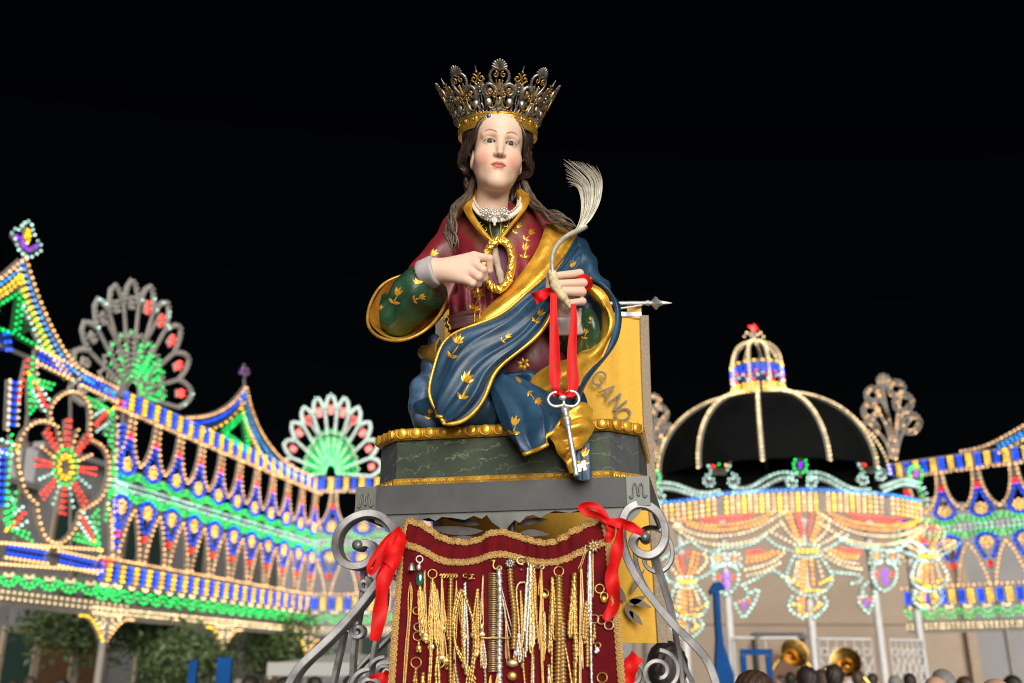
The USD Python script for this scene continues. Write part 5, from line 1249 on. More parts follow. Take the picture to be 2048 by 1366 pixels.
rb.part('loop', band3([(1216, 1044, 2.49), (1196, 1032, 2.485), (1172, 1024, 2.49), (1162, 1014, 2.495), (1180, 1010, 2.50), (1200, 1018, 2.50), (1216, 1040, 2.495)], [.007, .010, .010, .008, .009, .010, .007], wob=.6), 'red_ribbon', True)
rb.part('loop', band3([(1214, 1042, 2.49), (1238, 1046, 2.48), (1262, 1054, 2.48), (1286, 1066, 2.49)], [.008, .014, .013, .009], wob=.5), 'red_ribbon', True)
rb.part('tail', band3([(1240, 1048, 2.485), (1237, 1085, 2.475), (1230, 1122, 2.475), (1224, 1162, 2.47), (1228, 1206, 2.465), (1209, 1240, 2.46)], [.010, .014, .019, .018, .020, .008], wob=.8, seed=4), 'red_ribbon', True)
rb.part('tail', band3([(1218, 1044, 2.495), (1222, 1062, 2.49), (1214, 1084, 2.495)], [.010, .012, .010], wob=.5), 'red_ribbon', True)
for (lb, q) in (('end of red ribbon at the lower right edge of the velvet', [(1276, 1310, 2.52), (1258, 1340, 2.50), (1246, 1385, 2.49)]), ('end of red ribbon at the lower left edge of the velvet', [(790, 1350, 2.60), (772, 1358, 2.60), (740, 1368, 2.61)])):
    single('ribbon_end', band3(q, [.018, .022, .02], wob=.6), 'red_ribbon', lb, 'ribbon', smooth=True)

# ---------------------------------------------------------------- yellow banner behind the statue
BY = 3.45
ban = Thing('yellow_banner', 'yellow cloth processional banner with grey lettering hanging behind the statue', 'banner', P(1100, 640, BY))
bg = lattice([[(886, 640, BY), (1000, 640, BY), (1150, 641, BY), (1282, 632, BY)], [(884, 800, BY), (1000, 800, BY - .01), (1150, 800, BY), (1288, 800, BY)], [(882, 960, BY), (1000, 960, BY - .01), (1150, 960, BY), (1297, 960, BY)], [(880, 1284, BY), (1000, 1284, BY - .01), (1150, 1285, BY), (1318, 1286, BY)]], 40, 40)
bu, bv = np.meshgrid(np.linspace(0, 1, 40), np.linspace(0, 1, 40), indexing='ij')
bg[..., 1] += .012 * np.sin(bv * 19 + bu * 2.5) + .006 * np.sin(bv * 41 - bu * 4)
ban.part('cloth', solid(bg, .004), 'yellow_cloth', True)
ban.part('side_braid', sweep(bg[:, -1] + [.012, -.004, 0], rect(.012, .034, .002), up=[0, 1, 0]), 'banner_braid', 40)
ban.part('side_braid', sweep(bg[:, 0] + [-.012, -.004, 0], rect(.012, .034, .002), up=[0, 1, 0]), 'banner_braid', 40)
ban.part('top_hem', sweep(bg[0] + [0, -.004, .006], rect(.010, .02, .002), up=[0, 1, 0]), 'white_metal', 40)
for lt, x, y, rot in (('G', 1198, 757, 42), ('A', 1216, 783, 50), ('N', 1235, 804, 52), ('O', 1246, 829, 66)):
    tmesh = meshkit.text_mesh(lt, .062, .003); v = np.array(tmesh.vertices); v[:, :2] -= (v[:, :2].max(0) + v[:, :2].min(0)) / 2
    a = -math.radians(rot); ca, sa = math.cos(a), math.sin(a); v[:, 0] *= .85
    X, Z = v[:, 0] * ca - v[:, 1] * sa, v[:, 0] * sa + v[:, 1] * ca
    c_ = P(x, y, BY - .022); ban.part('letter', (np.stack([c_[0] + X, c_[1] - v[:, 2], c_[2] + Z * 1.0], 1), np.array(tmesh.faces)), 'grey_thread')
for (x, y, ang, L, w_) in ((1252, 1205, -2.2, 52, 16), (1254, 1212, -.6, 44, 14), (1250, 1210, 1.0, 38, 14), (1256, 1200, .2, 50, 14), (1262, 1190, -1.2, 60, 10), (1258, 1222, .7, 40, 13)):
    q3 = [P(a, b, BY - .022) for a, b in petal((x, y), ang, L, w_)]; ban.part('emblem_leaf', prism([(r[0], r[2]) for r in q3], (np.array([0, BY - .022, 0]), np.array([1.0, 0, 0]), np.array([0, 0, 1.0])), .004), 'grey_thread')
ban.part('tab', box(P(1268, 622, BY), (.055, .014, .066)), 'yellow_cloth'); ban.part('tab', box(P(900, 622, BY), (.05, .014, .066)), 'yellow_cloth')
bp_ = Thing('banner_pole', 'silver crossbar with a faceted spearhead at its right end', 'pole', P(1100, 607, BY - .02))
bp_.part('rod', tube(np.array([P(878, 610, BY - .02), P(1306, 606, BY - .02)]), .008, 10), 'silver', True)
bp_.part('spearhead', revolve([(.0, 0), (.009, .0), (.013, .008), (.007, .014), (.010, .02), (.030, .034), (.012, .046), (.009, .056), (.004, .085), (.0, .10)], 6, (0, 0, 0)), 'silver') if False else None
sp = revolve([(.0, -.01), (.009, -.008), (.013, .002), (.007, .008), (.010, .014), (.030, .030), (.013, .044), (.009, .054), (.004, .078), (.0, .094)], 6)
sp = (sp[0] @ Ry(math.pi / 2).T + P(1296, 606, BY - .02), sp[1])
bp_.part('spearhead', sp, 'silver')
bp_.part('cord', tube(PP([(1240, 617, BY - .03), (1262, 614, BY - .03), (1284, 610, BY - .02)]), .004, 6), 'white_metal', True)
bp_.part('staff', tube(np.array([P(884, 604, BY + .04), P(876, 1300, BY + .04)]), .014, 10), 'white_metal', True)
bp_.part('hook', sweep(PP([(892, 618, BY), (880, 618, BY), (878, 660, BY)]), rect(.012, .012), up=[0, 1, 0]), 'white_metal')
# ---------------------------------------------------------------- luminarie: painted wooden frames set with coloured bulbs
BULB = .80
EMI = {'tan': ((1.0, .51, .20), 1.55), 'cream': ((1.0, .72, .38), 1.3), 'white': ((.60, 1.0, .85), 1.0), 'green': ((.008, .62, .10), 1.75), 'blue': ((.012, .085, .85), 1.9), 'yellow': ((1.0, .56, .015), 1.8), 'red': ((1.0, .045, .03), 1.6), 'purple': ((.30, .02, .85), 1.2), 'orange': ((1.0, .30, .03), 1.9), 'sky': ((.06, .38, .9), 1.6)}
for k, (c, s_) in EMI.items(): emat('bulb_' + k, c, s_ * BULB)
mat('bulb_off', (.55, .53, .48), rough=.2, spec=.6)
mat('white_lath', (.24, .23, .21), rough=.7, var=.2, vscale=3)
mat('pale_lath', (.46, .45, .43), rough=.7, var=.15, vscale=3)
mat('blue_lath', (.02, .045, .20), rough=.6, var=.2, vscale=3)
mat('red_lath', (.25, .025, .02), rough=.6, var=.2, vscale=3)
mat('green_lath', (.015, .11, .045), rough=.6, var=.2, vscale=3)
class Plane:
    """a standing plane: origin at camera-level plan point p0, s runs along d, z is height above the camera"""
    def __init__(self, p0, p1):
        self.p0 = np.array([p0[0], p0[1], CAM[2]]); d = np.array([p1[0] - p0[0], p1[1] - p0[1], 0.0]); self.d = unit(d)
        self.n = np.array([self.d[1], -self.d[0], 0.0])
        if self.n @ (CAM - self.p0) < 0: self.n = -self.n
    def at(self, sz, off=0.0):
        sz = np.asarray(sz, float); return self.p0 + sz[..., 0:1] * self.d + sz[..., 1:2] * np.array([0, 0, 1.0]) + off * self.n
    def px(self, q):
        q = np.asarray(q, float); p = onplane(q[:, 0], q[:, 1], self.p0, self.n) - self.p0
        return np.stack([p @ self.d, p[:, 2]], 1)
class Lum:
    """collects strips and bulbs of one luminaria piece; positions through a mapping 2-D -> world (pos, normal)"""
    def __init__(self, th, mapf, limit=300, r=.027):
        self.t, self.map, self.b, self.s, self.limit, self.r, self.base = th, mapf, [], [], limit, r, 'white_lath'
    def line(self, pts, col, step=.135, w=.075, strip=True, lath='white_lath', smooth=False, off=None, closed=False, rows=1, gap=.1, lit=1.0):
        p = np.asarray(pts, float)
        if smooth: p = spline(p, 12 * len(p), closed)
        if closed: p = np.vstack([p, p[:1]])
        w0 = self.map(p)[0]
        L = np.linalg.norm(np.diff(w0, axis=0), axis=1).sum()
        d = np.r_[0, np.cumsum(np.linalg.norm(np.diff(w0, axis=0), axis=1))]
        def samp(n, end=True):
            t = np.linspace(0, L, n, endpoint=end); return np.stack([np.interp(t, d, p[:, k]) for k in (0, 1)], 1)
        if strip:
            q = samp(max(2, int(L / .22) + 1)); W_, N_ = self.map(q)
            t = unit(np.gradient(W_, axis=0)); s = np.cross(t, N_)
            ww = w / 2 + gap * (rows - 1) / 2
            g = np.stack([W_ + s * ww, W_ + s * ww - N_ * .03, W_ - s * ww - N_ * .03, W_ - s * ww], 1)
            k = len(q); i = np.arange(k - 1)[:, None] * 4; j = np.arange(4)[None]; j2 = (j + 1) % 4
            f = np.stack([i + j, i + 4 + j, i + 4 + j2, i + j2], -1).reshape(-1, 4)
            f = np.vstack([f, [[3, 2, 1, 0]], [[(k - 1) * 4, (k - 1) * 4 + 1, (k - 1) * 4 + 2, (k - 1) * 4 + 3]]])
            self.s.append(((g.reshape(-1, 3), f), self.base if lath == 'white_lath' else lath))
        if col is None: return
        n = max(1, int(round(L / step)) + (0 if closed else 1))
        q = samp(n, not closed) if n > 1 else p[:1]
        W_, N_ = self.map(q)
        if n > 1: s = np.cross(unit(np.gradient(W_, axis=0)), N_)
        else: s = np.zeros_like(W_)
        for k in range(rows):
            for x, nn in zip(W_ + s * gap * (k - (rows - 1) / 2), N_):
                c = col if (lit >= 1 or RNG.random() < lit) else 'off'
                self.b.append((x + nn * .045, c))
    def dots(self, pts, col):
        W_, N_ = self.map(np.asarray(pts, float))
        for x, nn in zip(W_, N_): self.b.append((x + nn * .045, col))
    def bulb_mesh(self, c, r=None):
        v, f = ico(0); return (v * (r or self.r) + c, f)
    def done(self, name='wooden_frame'):
        by = {}
        for m, l in self.s: by.setdefault(l, []).append(m)
        for l, ms in by.items(): self.t.part(name if l in ('white_lath', 'pale_lath') else 'coloured_board', cat(ms), l, kind='stuff')
        k = len(self.b); first = self.b[:self.limit]; rest = self.b[self.limit:]
        for c, col in first: self.t.part('bulb', self.bulb_mesh(c), 'bulb_' + col, True)
        by = {}
        for c, col in rest: by.setdefault(col, []).append(self.bulb_mesh(c))
        for col, ms in by.items(): self.t.part(f'{col}_bulbs', cat(ms), 'bulb_' + col, True, kind='stuff')
def copy(th, loc, rz, label, cat_, group):
    path = '/World/' + numbered('/World', th.path.split('/')[-1])
    x = UsdGeom.Xform.Define(stage, path)
    x.GetPrim().GetReferences().AddInternalReference(th.path)
    x.ClearXformOpOrder(); x.AddTranslateOp().Set(Gf.Vec3d(*map(float, loc)))
    if rz: x.AddRotateZOp().Set(math.degrees(rz))
    x.GetPrim().SetInstanceable(True)
    setdata(x.GetPrim(), label=label, category=cat_, group=group)
    return path
def mplane(pl):
    def f(p):
        w = pl.at(p); return w, np.broadcast_to(pl.n, w.shape)
    return f
def mpx(pl): 
    def f(p):
        w = pl.at(pl.px(p)); return w, np.broadcast_to(pl.n, w.shape)
    return f
PA = Plane((-9.13, 21.98), (-6.81, 32.1)); PBk = Plane((-6.70, 32.3), (12.0, 32.3)); PC = Plane((13.0, 29.3), (14.9, 27.6))
# one bay of the double arcade, 1.06 m wide, built facing -y at its own origin
BW = 1.06
bayT = Thing('luminaria_bay', 'first bay of the left luminaria arcade, beside the rosette panel', 'luminaria', (0, 0, 0), 'bays of the luminaria arcades')
def mbay(p):
    p = np.asarray(p, float); w = np.stack([p[:, 0], np.zeros(len(p)), p[:, 1]], 1); return w, np.broadcast_to(np.array([0, -1.0, 0]), w.shape)
L = Lum(bayT, mbay)
h = BW / 2
for s in (-1, 1):
    L.line([(s * .10, 5.80), (s * .11, 5.55), (s * .19, 5.15), (s * .34, 4.84), (s * .52, 4.68)], 'tan', smooth=True)
    L.line([(s * .05, 5.24), (s * .10, 5.05), (s * .24, 4.76), (s * .32, 4.60)], 'blue', smooth=True, lath='blue_lath', w=.12)
    L.line([(s * .52, 3.62), (s * .38, 3.42), (s * .24, 3.05), (s * .14, 2.72), (s * .11, 2.50)], 'tan', smooth=True)
    L.line([(s * .31, 3.68), (s * .22, 3.42), (s * .09, 3.18)], 'blue', smooth=True, lath='blue_lath', w=.12)
L.line([(-.32, 4.60), (-.2, 4.46), (0, 4.40), (.2, 4.46), (.32, 4.60)], 'blue', smooth=True, lath='blue_lath', w=.12)
L.line([(-.31, 3.72), (-.2, 3.86), (0, 3.91), (.2, 3.86), (.31, 3.72)], 'blue', smooth=True, lath='blue_lath', w=.12)
for z in (4.64, 3.64):
    a = np.arange(8) * math.pi / 4; L.dots(np.stack([.145 * np.cos(a), z + .145 * np.sin(a)], 1), 'tan'); L.dots([(-.04, z), (.04, z + .03), (.0, z - .05)], 'yellow')
    L.line([(-.13, z), (.13, z)], None, w=.26)
L.dots([(-.045, 5.38), (.045, 5.38), (-.04, 5.28), (.04, 5.28)], 'red'); L.line([(0, 5.46), (0, 5.22)], None, w=.15, lath='red_lath')
L.dots([(-.045, 3.06), (.045, 3.06), (-.03, 2.97), (.03, 2.97)], 'red'); L.line([(0, 3.12), (0, 2.90)], None, w=.15, lath='red_lath')
L.line([(-h, 5.84), (h - .15, 5.84)], 'tan', step=.152); L.line([(-h, 2.44), (h - .15, 2.44)], 'tan', step=.152)
x = np.linspace(-h, h - .09, 24)
L.line(np.stack([x, 4.34 + .075 * np.cos(np.pi * (x / h + 1))], 1), 'green', rows=2, gap=.10, step=.155)
L.line(np.stack([x, 3.98 - .075 * np.cos(np.pi * (x / h + 1)) - .02], 1), 'green', rows=2, gap=.085, step=.125) if False else L.line(np.stack([x, 3.95 - .075 * np.cos(np.pi * (x / h + 1))], 1), 'green', rows=2, gap=.10, step=.155)
L.line([(-h, 4.18), (h - .15, 4.18)], 'white', step=.152); L.line([(-h, 4.05), (h - .15, 4.05)], 'white', step=.152)
for z0 in (5.95, 1.98):
    L.line([(-h, z0 - .05), (h - .02, z0 - .05)], None, w=.05); L.line([(-h, z0 + .37), (h - .02, z0 + .37)], None, w=.05)
    for k in range(4):
        x = -h + (k + .5) * BW / 4
        for dx in (-.045, .045): L.line([(x + dx, z0), (x + dx, z0 + .32)], 'blue' if k % 2 == 0 else 'yellow', strip=False, step=.107)
        L.line([(x, z0 - .02), (x, z0 + .34)], None, w=.19, lath='blue_lath' if k % 2 == 0 else 'white_lath')
for c in (-h / 2, h / 2):
    a = np.linspace(math.pi * 1.04, math.pi * 1.96, 7); r = .25
    L.dots(np.stack([c + r * np.cos(a), 1.80 + r * 1.05 * np.sin(a)], 1), 'green'); L.line(np.stack([c + r * np.cos(a), 1.80 + r * 1.05 * np.sin(a)], 1), None, w=.09)
    a = np.linspace(math.pi * 1.12, math.pi * 1.88, 4); r = .135; L.dots(np.stack([c + r * np.cos(a), 1.80 + r * 1.05 * np.sin(a)], 1), 'green')
    a = np.linspace(math.pi * 1.15, math.pi * 1.85, 4); L.dots(np.stack([c + .1 * np.cos(a), 1.90 + .07 * np.sin(a)], 1), 'cream')
L.line([(-h, 1.88), (h - .03, 1.88)], None, w=.05)
for z in (1.36, 1.26): L.line([(-h + .03, z), (h - .06, z)], 'cream', step=.14, w=.10)
L.line([(-h, 1.46), (h - .02, 1.46)], None, w=.06); L.line([(-h, 1.16), (h - .02, 1.16)], None, w=.09)
for zz in ((2.44, 3.1), (1.46, 1.95), (5.4, 6.3)): L.line([(0, zz[0]), (0, zz[1])], None, w=.05)
L.done()
def place_bays(pl, s_list, first_label, lab, first=False):
    rz = math.atan2(pl.d[1], pl.d[0])
    if np.array([math.sin(rz), -math.cos(rz), 0]) @ pl.n < 0: rz += math.pi
    for i, s in enumerate(s_list):
        loc = pl.at(np.array([[s, 0.0]]))[0]
        if first and i == 0:
            bayT.prim.GetAttribute('xformOp:translate').Set(Gf.Vec3d(*loc)); UsdGeom.Xformable(bayT.prim).AddRotateZOp().Set(math.degrees(rz)); continue
        copy(bayT, loc, rz, lab(i), 'luminaria', 'bays of the luminaria arcades')
ORD = ['first', 'second', 'third', 'fourth', 'fifth', 'sixth', 'seventh', 'eighth', 'ninth', 'tenth', 'eleventh', 'twelfth', 'thirteenth', 'fourteenth', 'fifteenth', 'sixteenth', 'seventeenth']
sA = [(22.1 + 1.033 * k - 21.98) / PA.d[1] for k in range(11)]
place_bays(PA, [s - .02 for s in sA], '', lambda i: f'{ORD[i]} bay of the left luminaria arcade, counted from the rosette panel', True)
place_bays(PBk, [.62 + BW * k for k in range(10)], '', lambda i: f'{ORD[i]} bay of the rear luminaria arcade, counted from the left corner')
place_bays(PC, [-.75 + BW * k for k in range(6)], '', lambda i: f'{ORD[i]} bay of the right luminaria arcade, counted from the bandstand')
# rosette panel at the near end of the left arcade
ros = Thing('rosette_panel', 'tall luminaria panel with quatrefoil and red-rayed rosette at the left edge', 'luminaria', PA.at(PA.px(np.array([[128, 1220.0]])))[0])
L = Lum(ros, mpx(PA))
for q in ([(104, 849), (98, 825), (112, 798), (142, 783), (168, 797), (179, 830), (178, 865), (183, 881)], [(183, 881), (205, 895), (216, 925), (213, 965), (200, 995), (178, 1012), (159, 1022)], [(159, 1022), (152, 1050), (135, 1075), (115, 1087), (92, 1078), (80, 1055), (74, 1030), (71, 1008)], [(71, 1008), (50, 985), (38, 950), (32, 915), (40, 875), (60, 850), (85, 842), (104, 849)]):
    L.line(q, 'tan', smooth=True, w=.11)
def ell2(rx, ry, n=40, c=(128, 934), a0=0): 
    a = a0 + np.linspace(0, 2 * np.pi, n, endpoint=False); return np.stack([c[0] + rx * np.cos(a), c[1] + ry * np.sin(a)], 1)
L.line(ell2(12, 19), 'yellow', closed=True, w=.16); L.line(ell2(15.5, 25), 'yellow', closed=True, w=.12); L.line(ell2(23, 36), 'green', closed=True, w=.12)
for k in range(16):
    a = k * math.pi / 8 + .1; c_, s_ = math.cos(a), math.sin(a)
    for da in ((-.07, .07) if k % 2 == 0 else (0,)):
        ca, sa = math.cos(a + da), math.sin(a + da)
        L.line([(128 + 28 * ca, 934 + 44 * sa), (128 + (60 if k % 2 == 0 else 54) * ca, 934 + (94 if k % 2 == 0 else 84) * sa)], 'red' if k % 2 == 0 else ('tan' if s_ < 0 else 'white'), w=.07)
for (cx, cy, qx, qy) in ((225, 815, -1, 1), (198, 1102, -1, -1), (52, 745, 1, 1), (8, 1062, 1, -1)):
    L.dots([(cx, cy), (cx + qx * 3, cy + qy * 4)], 'yellow')
    sk = -.42 if True else 0
    def o(dx, dy): return (cx + qx * dx, cy + qy * dy + qx * dx * .42)
    L.line([o(4, 8), o(52, 2)], 'green'); L.line([o(6, 14), o(46, 14)], 'green'); L.line([o(52, 2), o(46, 14)], 'green', strip=False)
    L.line([o(3, 14), o(5, 80)], 'green'); L.line([o(7, 20), o(16, 62)], 'green'); L.line([o(5, 80), o(16, 62)], 'green', strip=False)
    for dd in (0, 4): L.line([o(12 + dd, 14 + dd * .3), o(34 + dd, 50 + dd * .3)], 'red', w=.06)
    L.line([o(10, 34), o(34, 62)], 'white'); L.line([o(22, 14), o(42, 36)], 'white')
for a, b in (((76, 710), (136, 744)), ((167, 756), (226, 790)), ((14, 1100), (86, 1112)), ((120, 1116), (186, 1132))):
    L.line([a, b], 'blue', rows=2, gap=.13, lath='blue_lath', w=.16)
    L.line([(a[0] - 5, a[1] - 14), (b[0] + 5, b[1] - 14)], 'tan'); L.line([(a[0] - 5, a[1] + 15), (b[0] + 5, b[1] + 15)], 'tan')
for x0, ya, yb in ((243, 850, 960), (234, 1000, 1095), (26, 765, 850), (3, 900, 1010)):
    L.line([(x0, ya), (x0 - 5, yb)], 'blue', rows=2, gap=.12, lath='blue_lath', w=.16); L.line([(x0 - 9, ya), (x0 - 14, yb)], 'cream')
for q, c in (([(62, 715), (58, 800)], 'green'), ([(52, 720), (34, 800)], 'red'), ([(70, 720), (74, 790)], 'cream'), ([(16, 760), (12, 860)], 'cream'), ([(37, 765), (32, 850)], 'cream'), ([(20, 870), (14, 950), (6, 1040)], 'green'), ([(28, 985), (22, 1060)], 'green'), ([(26, 890), (30, 900)], 'yellow'), ([(0, 880), (22, 890)], 'white'), ([(0, 905), (20, 910)], 'white'), ([(10, 1010), (20, 1000), (28, 985)], 'white'), ([(226, 900), (222, 985)], 'green'), ([(218, 985), (208, 1040)], 'green'), ([(232, 965), (250, 972)], 'white'), ([(230, 980), (250, 988)], 'white'), ([(0, 1086), (200, 1100)], 'tan'), ([(0, 1128), (200, 1142)], 'tan'), ([(205, 1118), (220, 1120)], 'red'), ([(205, 1128), (220, 1130)], 'red'), ([(150, 735), (158, 770)], 'cream'), ([(232, 800), (246, 806)], 'red'), ([(232, 812), (246, 818)], 'red')): L.line(q, c, smooth=len(q) > 2)
L.line([(248, 800), (243, 1110)], None, w=.14); L.line([(70, 700), (30, 1085)], None, w=.08); L.line([(232, 800), (224, 1110)], 'cream', step=.2)
L.line([(0, 690), (255, 800)], None, w=.08); L.line([(0, 1145), (250, 1165)], None, w=.06)
for k in range(6):
    cx = 14 + k * 41; cy = 1152 + k * 4.2
    for r_, n_ in ((19, 7), (11, 4)):
        a = np.linspace(math.pi * 1.05, math.pi * 1.95, n_); L.dots(np.stack([cx + r_ * np.cos(a), cy - r_ * 1.05 * np.sin(a)], 1), 'green')
    L.line([(cx - 19, cy), (cx - 12, cy + 16), (cx, cy + 20), (cx + 12, cy + 16), (cx + 19, cy)], None, w=.08)
    a = np.linspace(math.pi * 1.1, math.pi * 1.9, 4); L.dots(np.stack([cx + 8 * np.cos(a), cy - 6 - 6 * np.sin(a)], 1), 'cream')
L.line([(0, 1189), (250, 1218)], 'cream', rows=2, gap=.12, step=.19, w=.12); L.line([(0, 1206), (250, 1233)], None, w=.12)
L.line([(142, 700), (142, 1190)], None, w=.07); L.line([(20, 940), (230, 940)], None, w=.05) if False else None
L.done()
# gable with finial above the rosette
gab = Thing('luminaria_gable', 'concave pointed gable of blue, yellow and green bulbs with a lit star finial', 'luminaria', PA.at(PA.px(np.array([[60, 700.0]])))[0])
L = Lum(gab, mpx(PA))
R1 = np.array([(50, 518), (58, 545), (74, 592), (95, 642), (120, 690), (150, 730), (192, 758)])
L.line(R1, 'tan', smooth=True, w=.11); L.line(R1 + [-9, 8], 'sky', smooth=True, lath='blue_lath', w=.22); L.line((R1 + [-16, 22])[:6], 'yellow', smooth=True, w=.16, rows=2, gap=.1)
L.line([(40, 522), (20, 540), (0, 556), (-20, 566)], 'tan', smooth=True, w=.11); L.line([(38, 536), (18, 554), (-10, 574)], 'sky', smooth=True, lath='blue_lath', w=.2); L.line([(38, 554), (18, 574), (-10, 592)], 'yellow', smooth=True, rows=2, gap=.1, w=.18)
for tri in ([(44, 592), (102, 708), (34, 672)], [(36, 585), (26, 668), (-12, 655), (-8, 612)]): L.line(tri, 'green', closed=True, lath='green_lath', w=.13)
L.line([(44, 612), (80, 694)], 'white'); L.line([(40, 640), (68, 652)], None, lath='green_lath', w=.14); L.line([(40, 664), (66, 650)], None, lath='green_lath', w=.14)
L.line([(10, 668), (14, 700)], 'blue', rows=2, gap=.12, lath='blue_lath', w=.2)
L.dots([(20, 466), (27, 458), (34, 460), (40, 452), (46, 446), (53, 443), (60, 450), (62, 460), (66, 470), (72, 482), (78, 490), (78, 502), (70, 508), (60, 514), (50, 514), (42, 508), (34, 500), (30, 490), (27, 478)], 'white')
L.dots([(30, 472), (36, 476), (40, 484), (44, 492), (50, 497), (57, 500), (64, 495), (70, 492), (48, 488)], 'purple'); L.dots([(52, 460), (55, 464), (50, 468), (56, 472), (48, 474), (54, 480), (51, 486)], 'yellow')
L.line([(50, 446), (50, 520)], None, w=.1); L.line([(24, 468), (50, 505), (76, 494)], None, w=.12, lath='white_lath')
L.done()
# second gable
gb2 = Thing('luminaria_gable', 'smaller concave gable with unlit purple finial above the middle of the left arcade', 'luminaria', PA.at(PA.px(np.array([[490, 900.0]])))[0])
L = Lum(gb2, mpx(PA))
Rr = np.array([(492, 776), (499, 808), (514, 850), (540, 893), (575, 928), (622, 952)]); Rl = np.array([(488, 776), (466, 803), (440, 822), (408, 833), (372, 836)])
L.line(Rr, 'tan', smooth=True, w=.12); L.line(Rr + [-7, 10], 'sky', smooth=True, lath='blue_lath', w=.2); L.line((Rr + [-13, 24])[:5], 'yellow', smooth=True, w=.14)
L.line(Rl, 'tan', smooth=True, w=.12); L.line(Rl + [0, 11], 'blue', smooth=True, lath='blue_lath', w=.34); L.line((Rl + [-2, 30])[:4], 'yellow', step=.3, smooth=True)
L.line([(444, 866), (486, 828), (496, 902)], 'green', closed=True, lath='green_lath', w=.22, rows=2, gap=.12); L.line([(486, 832), (520, 905)], 'white', w=.1)
L.dots([(486, 745), (482, 738), (492, 738), (487, 752), (480, 746), (494, 748)], 'off'); L.line([(489, 728), (490, 776)], None, w=.1)
L.done()
mat('violet_glass', (.12, .03, .2), rough=.2); gb2.part('finial', cat([ball(PA.at(PA.px(np.array([[x, y]], float)))[0], .09, 1) for x, y in ((482, 745), (489, 750), (495, 744), (487, 738))]), 'violet_glass', True)
# peacock-tail fans
def fan_wheel(nm, lab, pl, c, rx, ry, a0, a1, nl, litf, greenlit):
    t = Thing(nm, lab, 'luminaria', pl.at(pl.px(np.array([c], float)))[0]); L = Lum(t, mpx(pl)); L.base = 'pale_lath'
    E = lambda a, k: (c[0] - rx * k * math.cos(a), c[1] - ry * k * math.sin(a))
    st = (a1 - a0) / nl
    for i in range(nl + 1):
        a = a0 + st * i
        L.line([E(a, .12), E(a, .80)], 'white' if litf(a) > .5 else None, w=.10, lit=litf(a))
        L.line([E(a, .10), E(a, .46)], 'green', w=.06, lit=greenlit(a), strip=False)
    for i in range(nl):
        a = a0 + st * (i + .5); b = np.linspace(-.5, .5, 9)
        arc = [E(a + st * .98 * q, .80 + .20 * math.cos(q * math.pi)) for q in b]
        L.line(arc, 'white', w=.13, lit=litf(a), step=.125)
        arc = [E(a + st * .98 * q, .46 + .09 * math.cos(q * math.pi)) for q in b]
        L.line(arc, 'green', w=.08, lit=greenlit(a))
        L.line([E(a, .14), E(a, .44)], 'green', w=.06, lit=greenlit(a), strip=False)
        L.line([E(a - st * .15, .25), E(a - st * .15, .44)], 'green', strip=False, lit=greenlit(a)); L.line([E(a + st * .15, .25), E(a + st * .15, .44)], 'green', strip=False, lit=greenlit(a))
        k_ = [E(a + st * .13 * math.cos(q), .80 + .055 * math.sin(q)) for q in np.arange(6) * math.pi / 3]
        if litf(a) > .3 or math.cos(a) < -.15: L.dots(k_, 'red')
        else: L.dots(k_, 'off')
        L.line([E(a, .74), E(a, .86)], None, w=.2)
    L.line([E(a0 - .1, .30), E((a0 + a1) / 2 + .6, .86)], None, w=.09); L.line([E(a1 + .1, .30), E((a0 + a1) / 2 - .6, .86)], None, w=.09)
    L.done(); return t
fan_wheel('peacock_fan', 'large mostly unlit peacock-tail fan of white laths above the left arcade', PA, (262, 786), 122, 226, -.12, math.pi + .16, 11, lambda a: .06 if math.cos(a) > -.3 else .16, lambda a: .12 if math.cos(a) > -.2 else .55)
PF2 = Plane((-7.4, 32.0), (-3.4, 32.0))
fan_wheel('peacock_fan', 'fully lit peacock-tail fan with green heart and red flowers left of the plinth', PF2, (662, 946), 102, 158, -.05, math.pi + .05, 11, lambda a: 1.0, lambda a: 1.0)
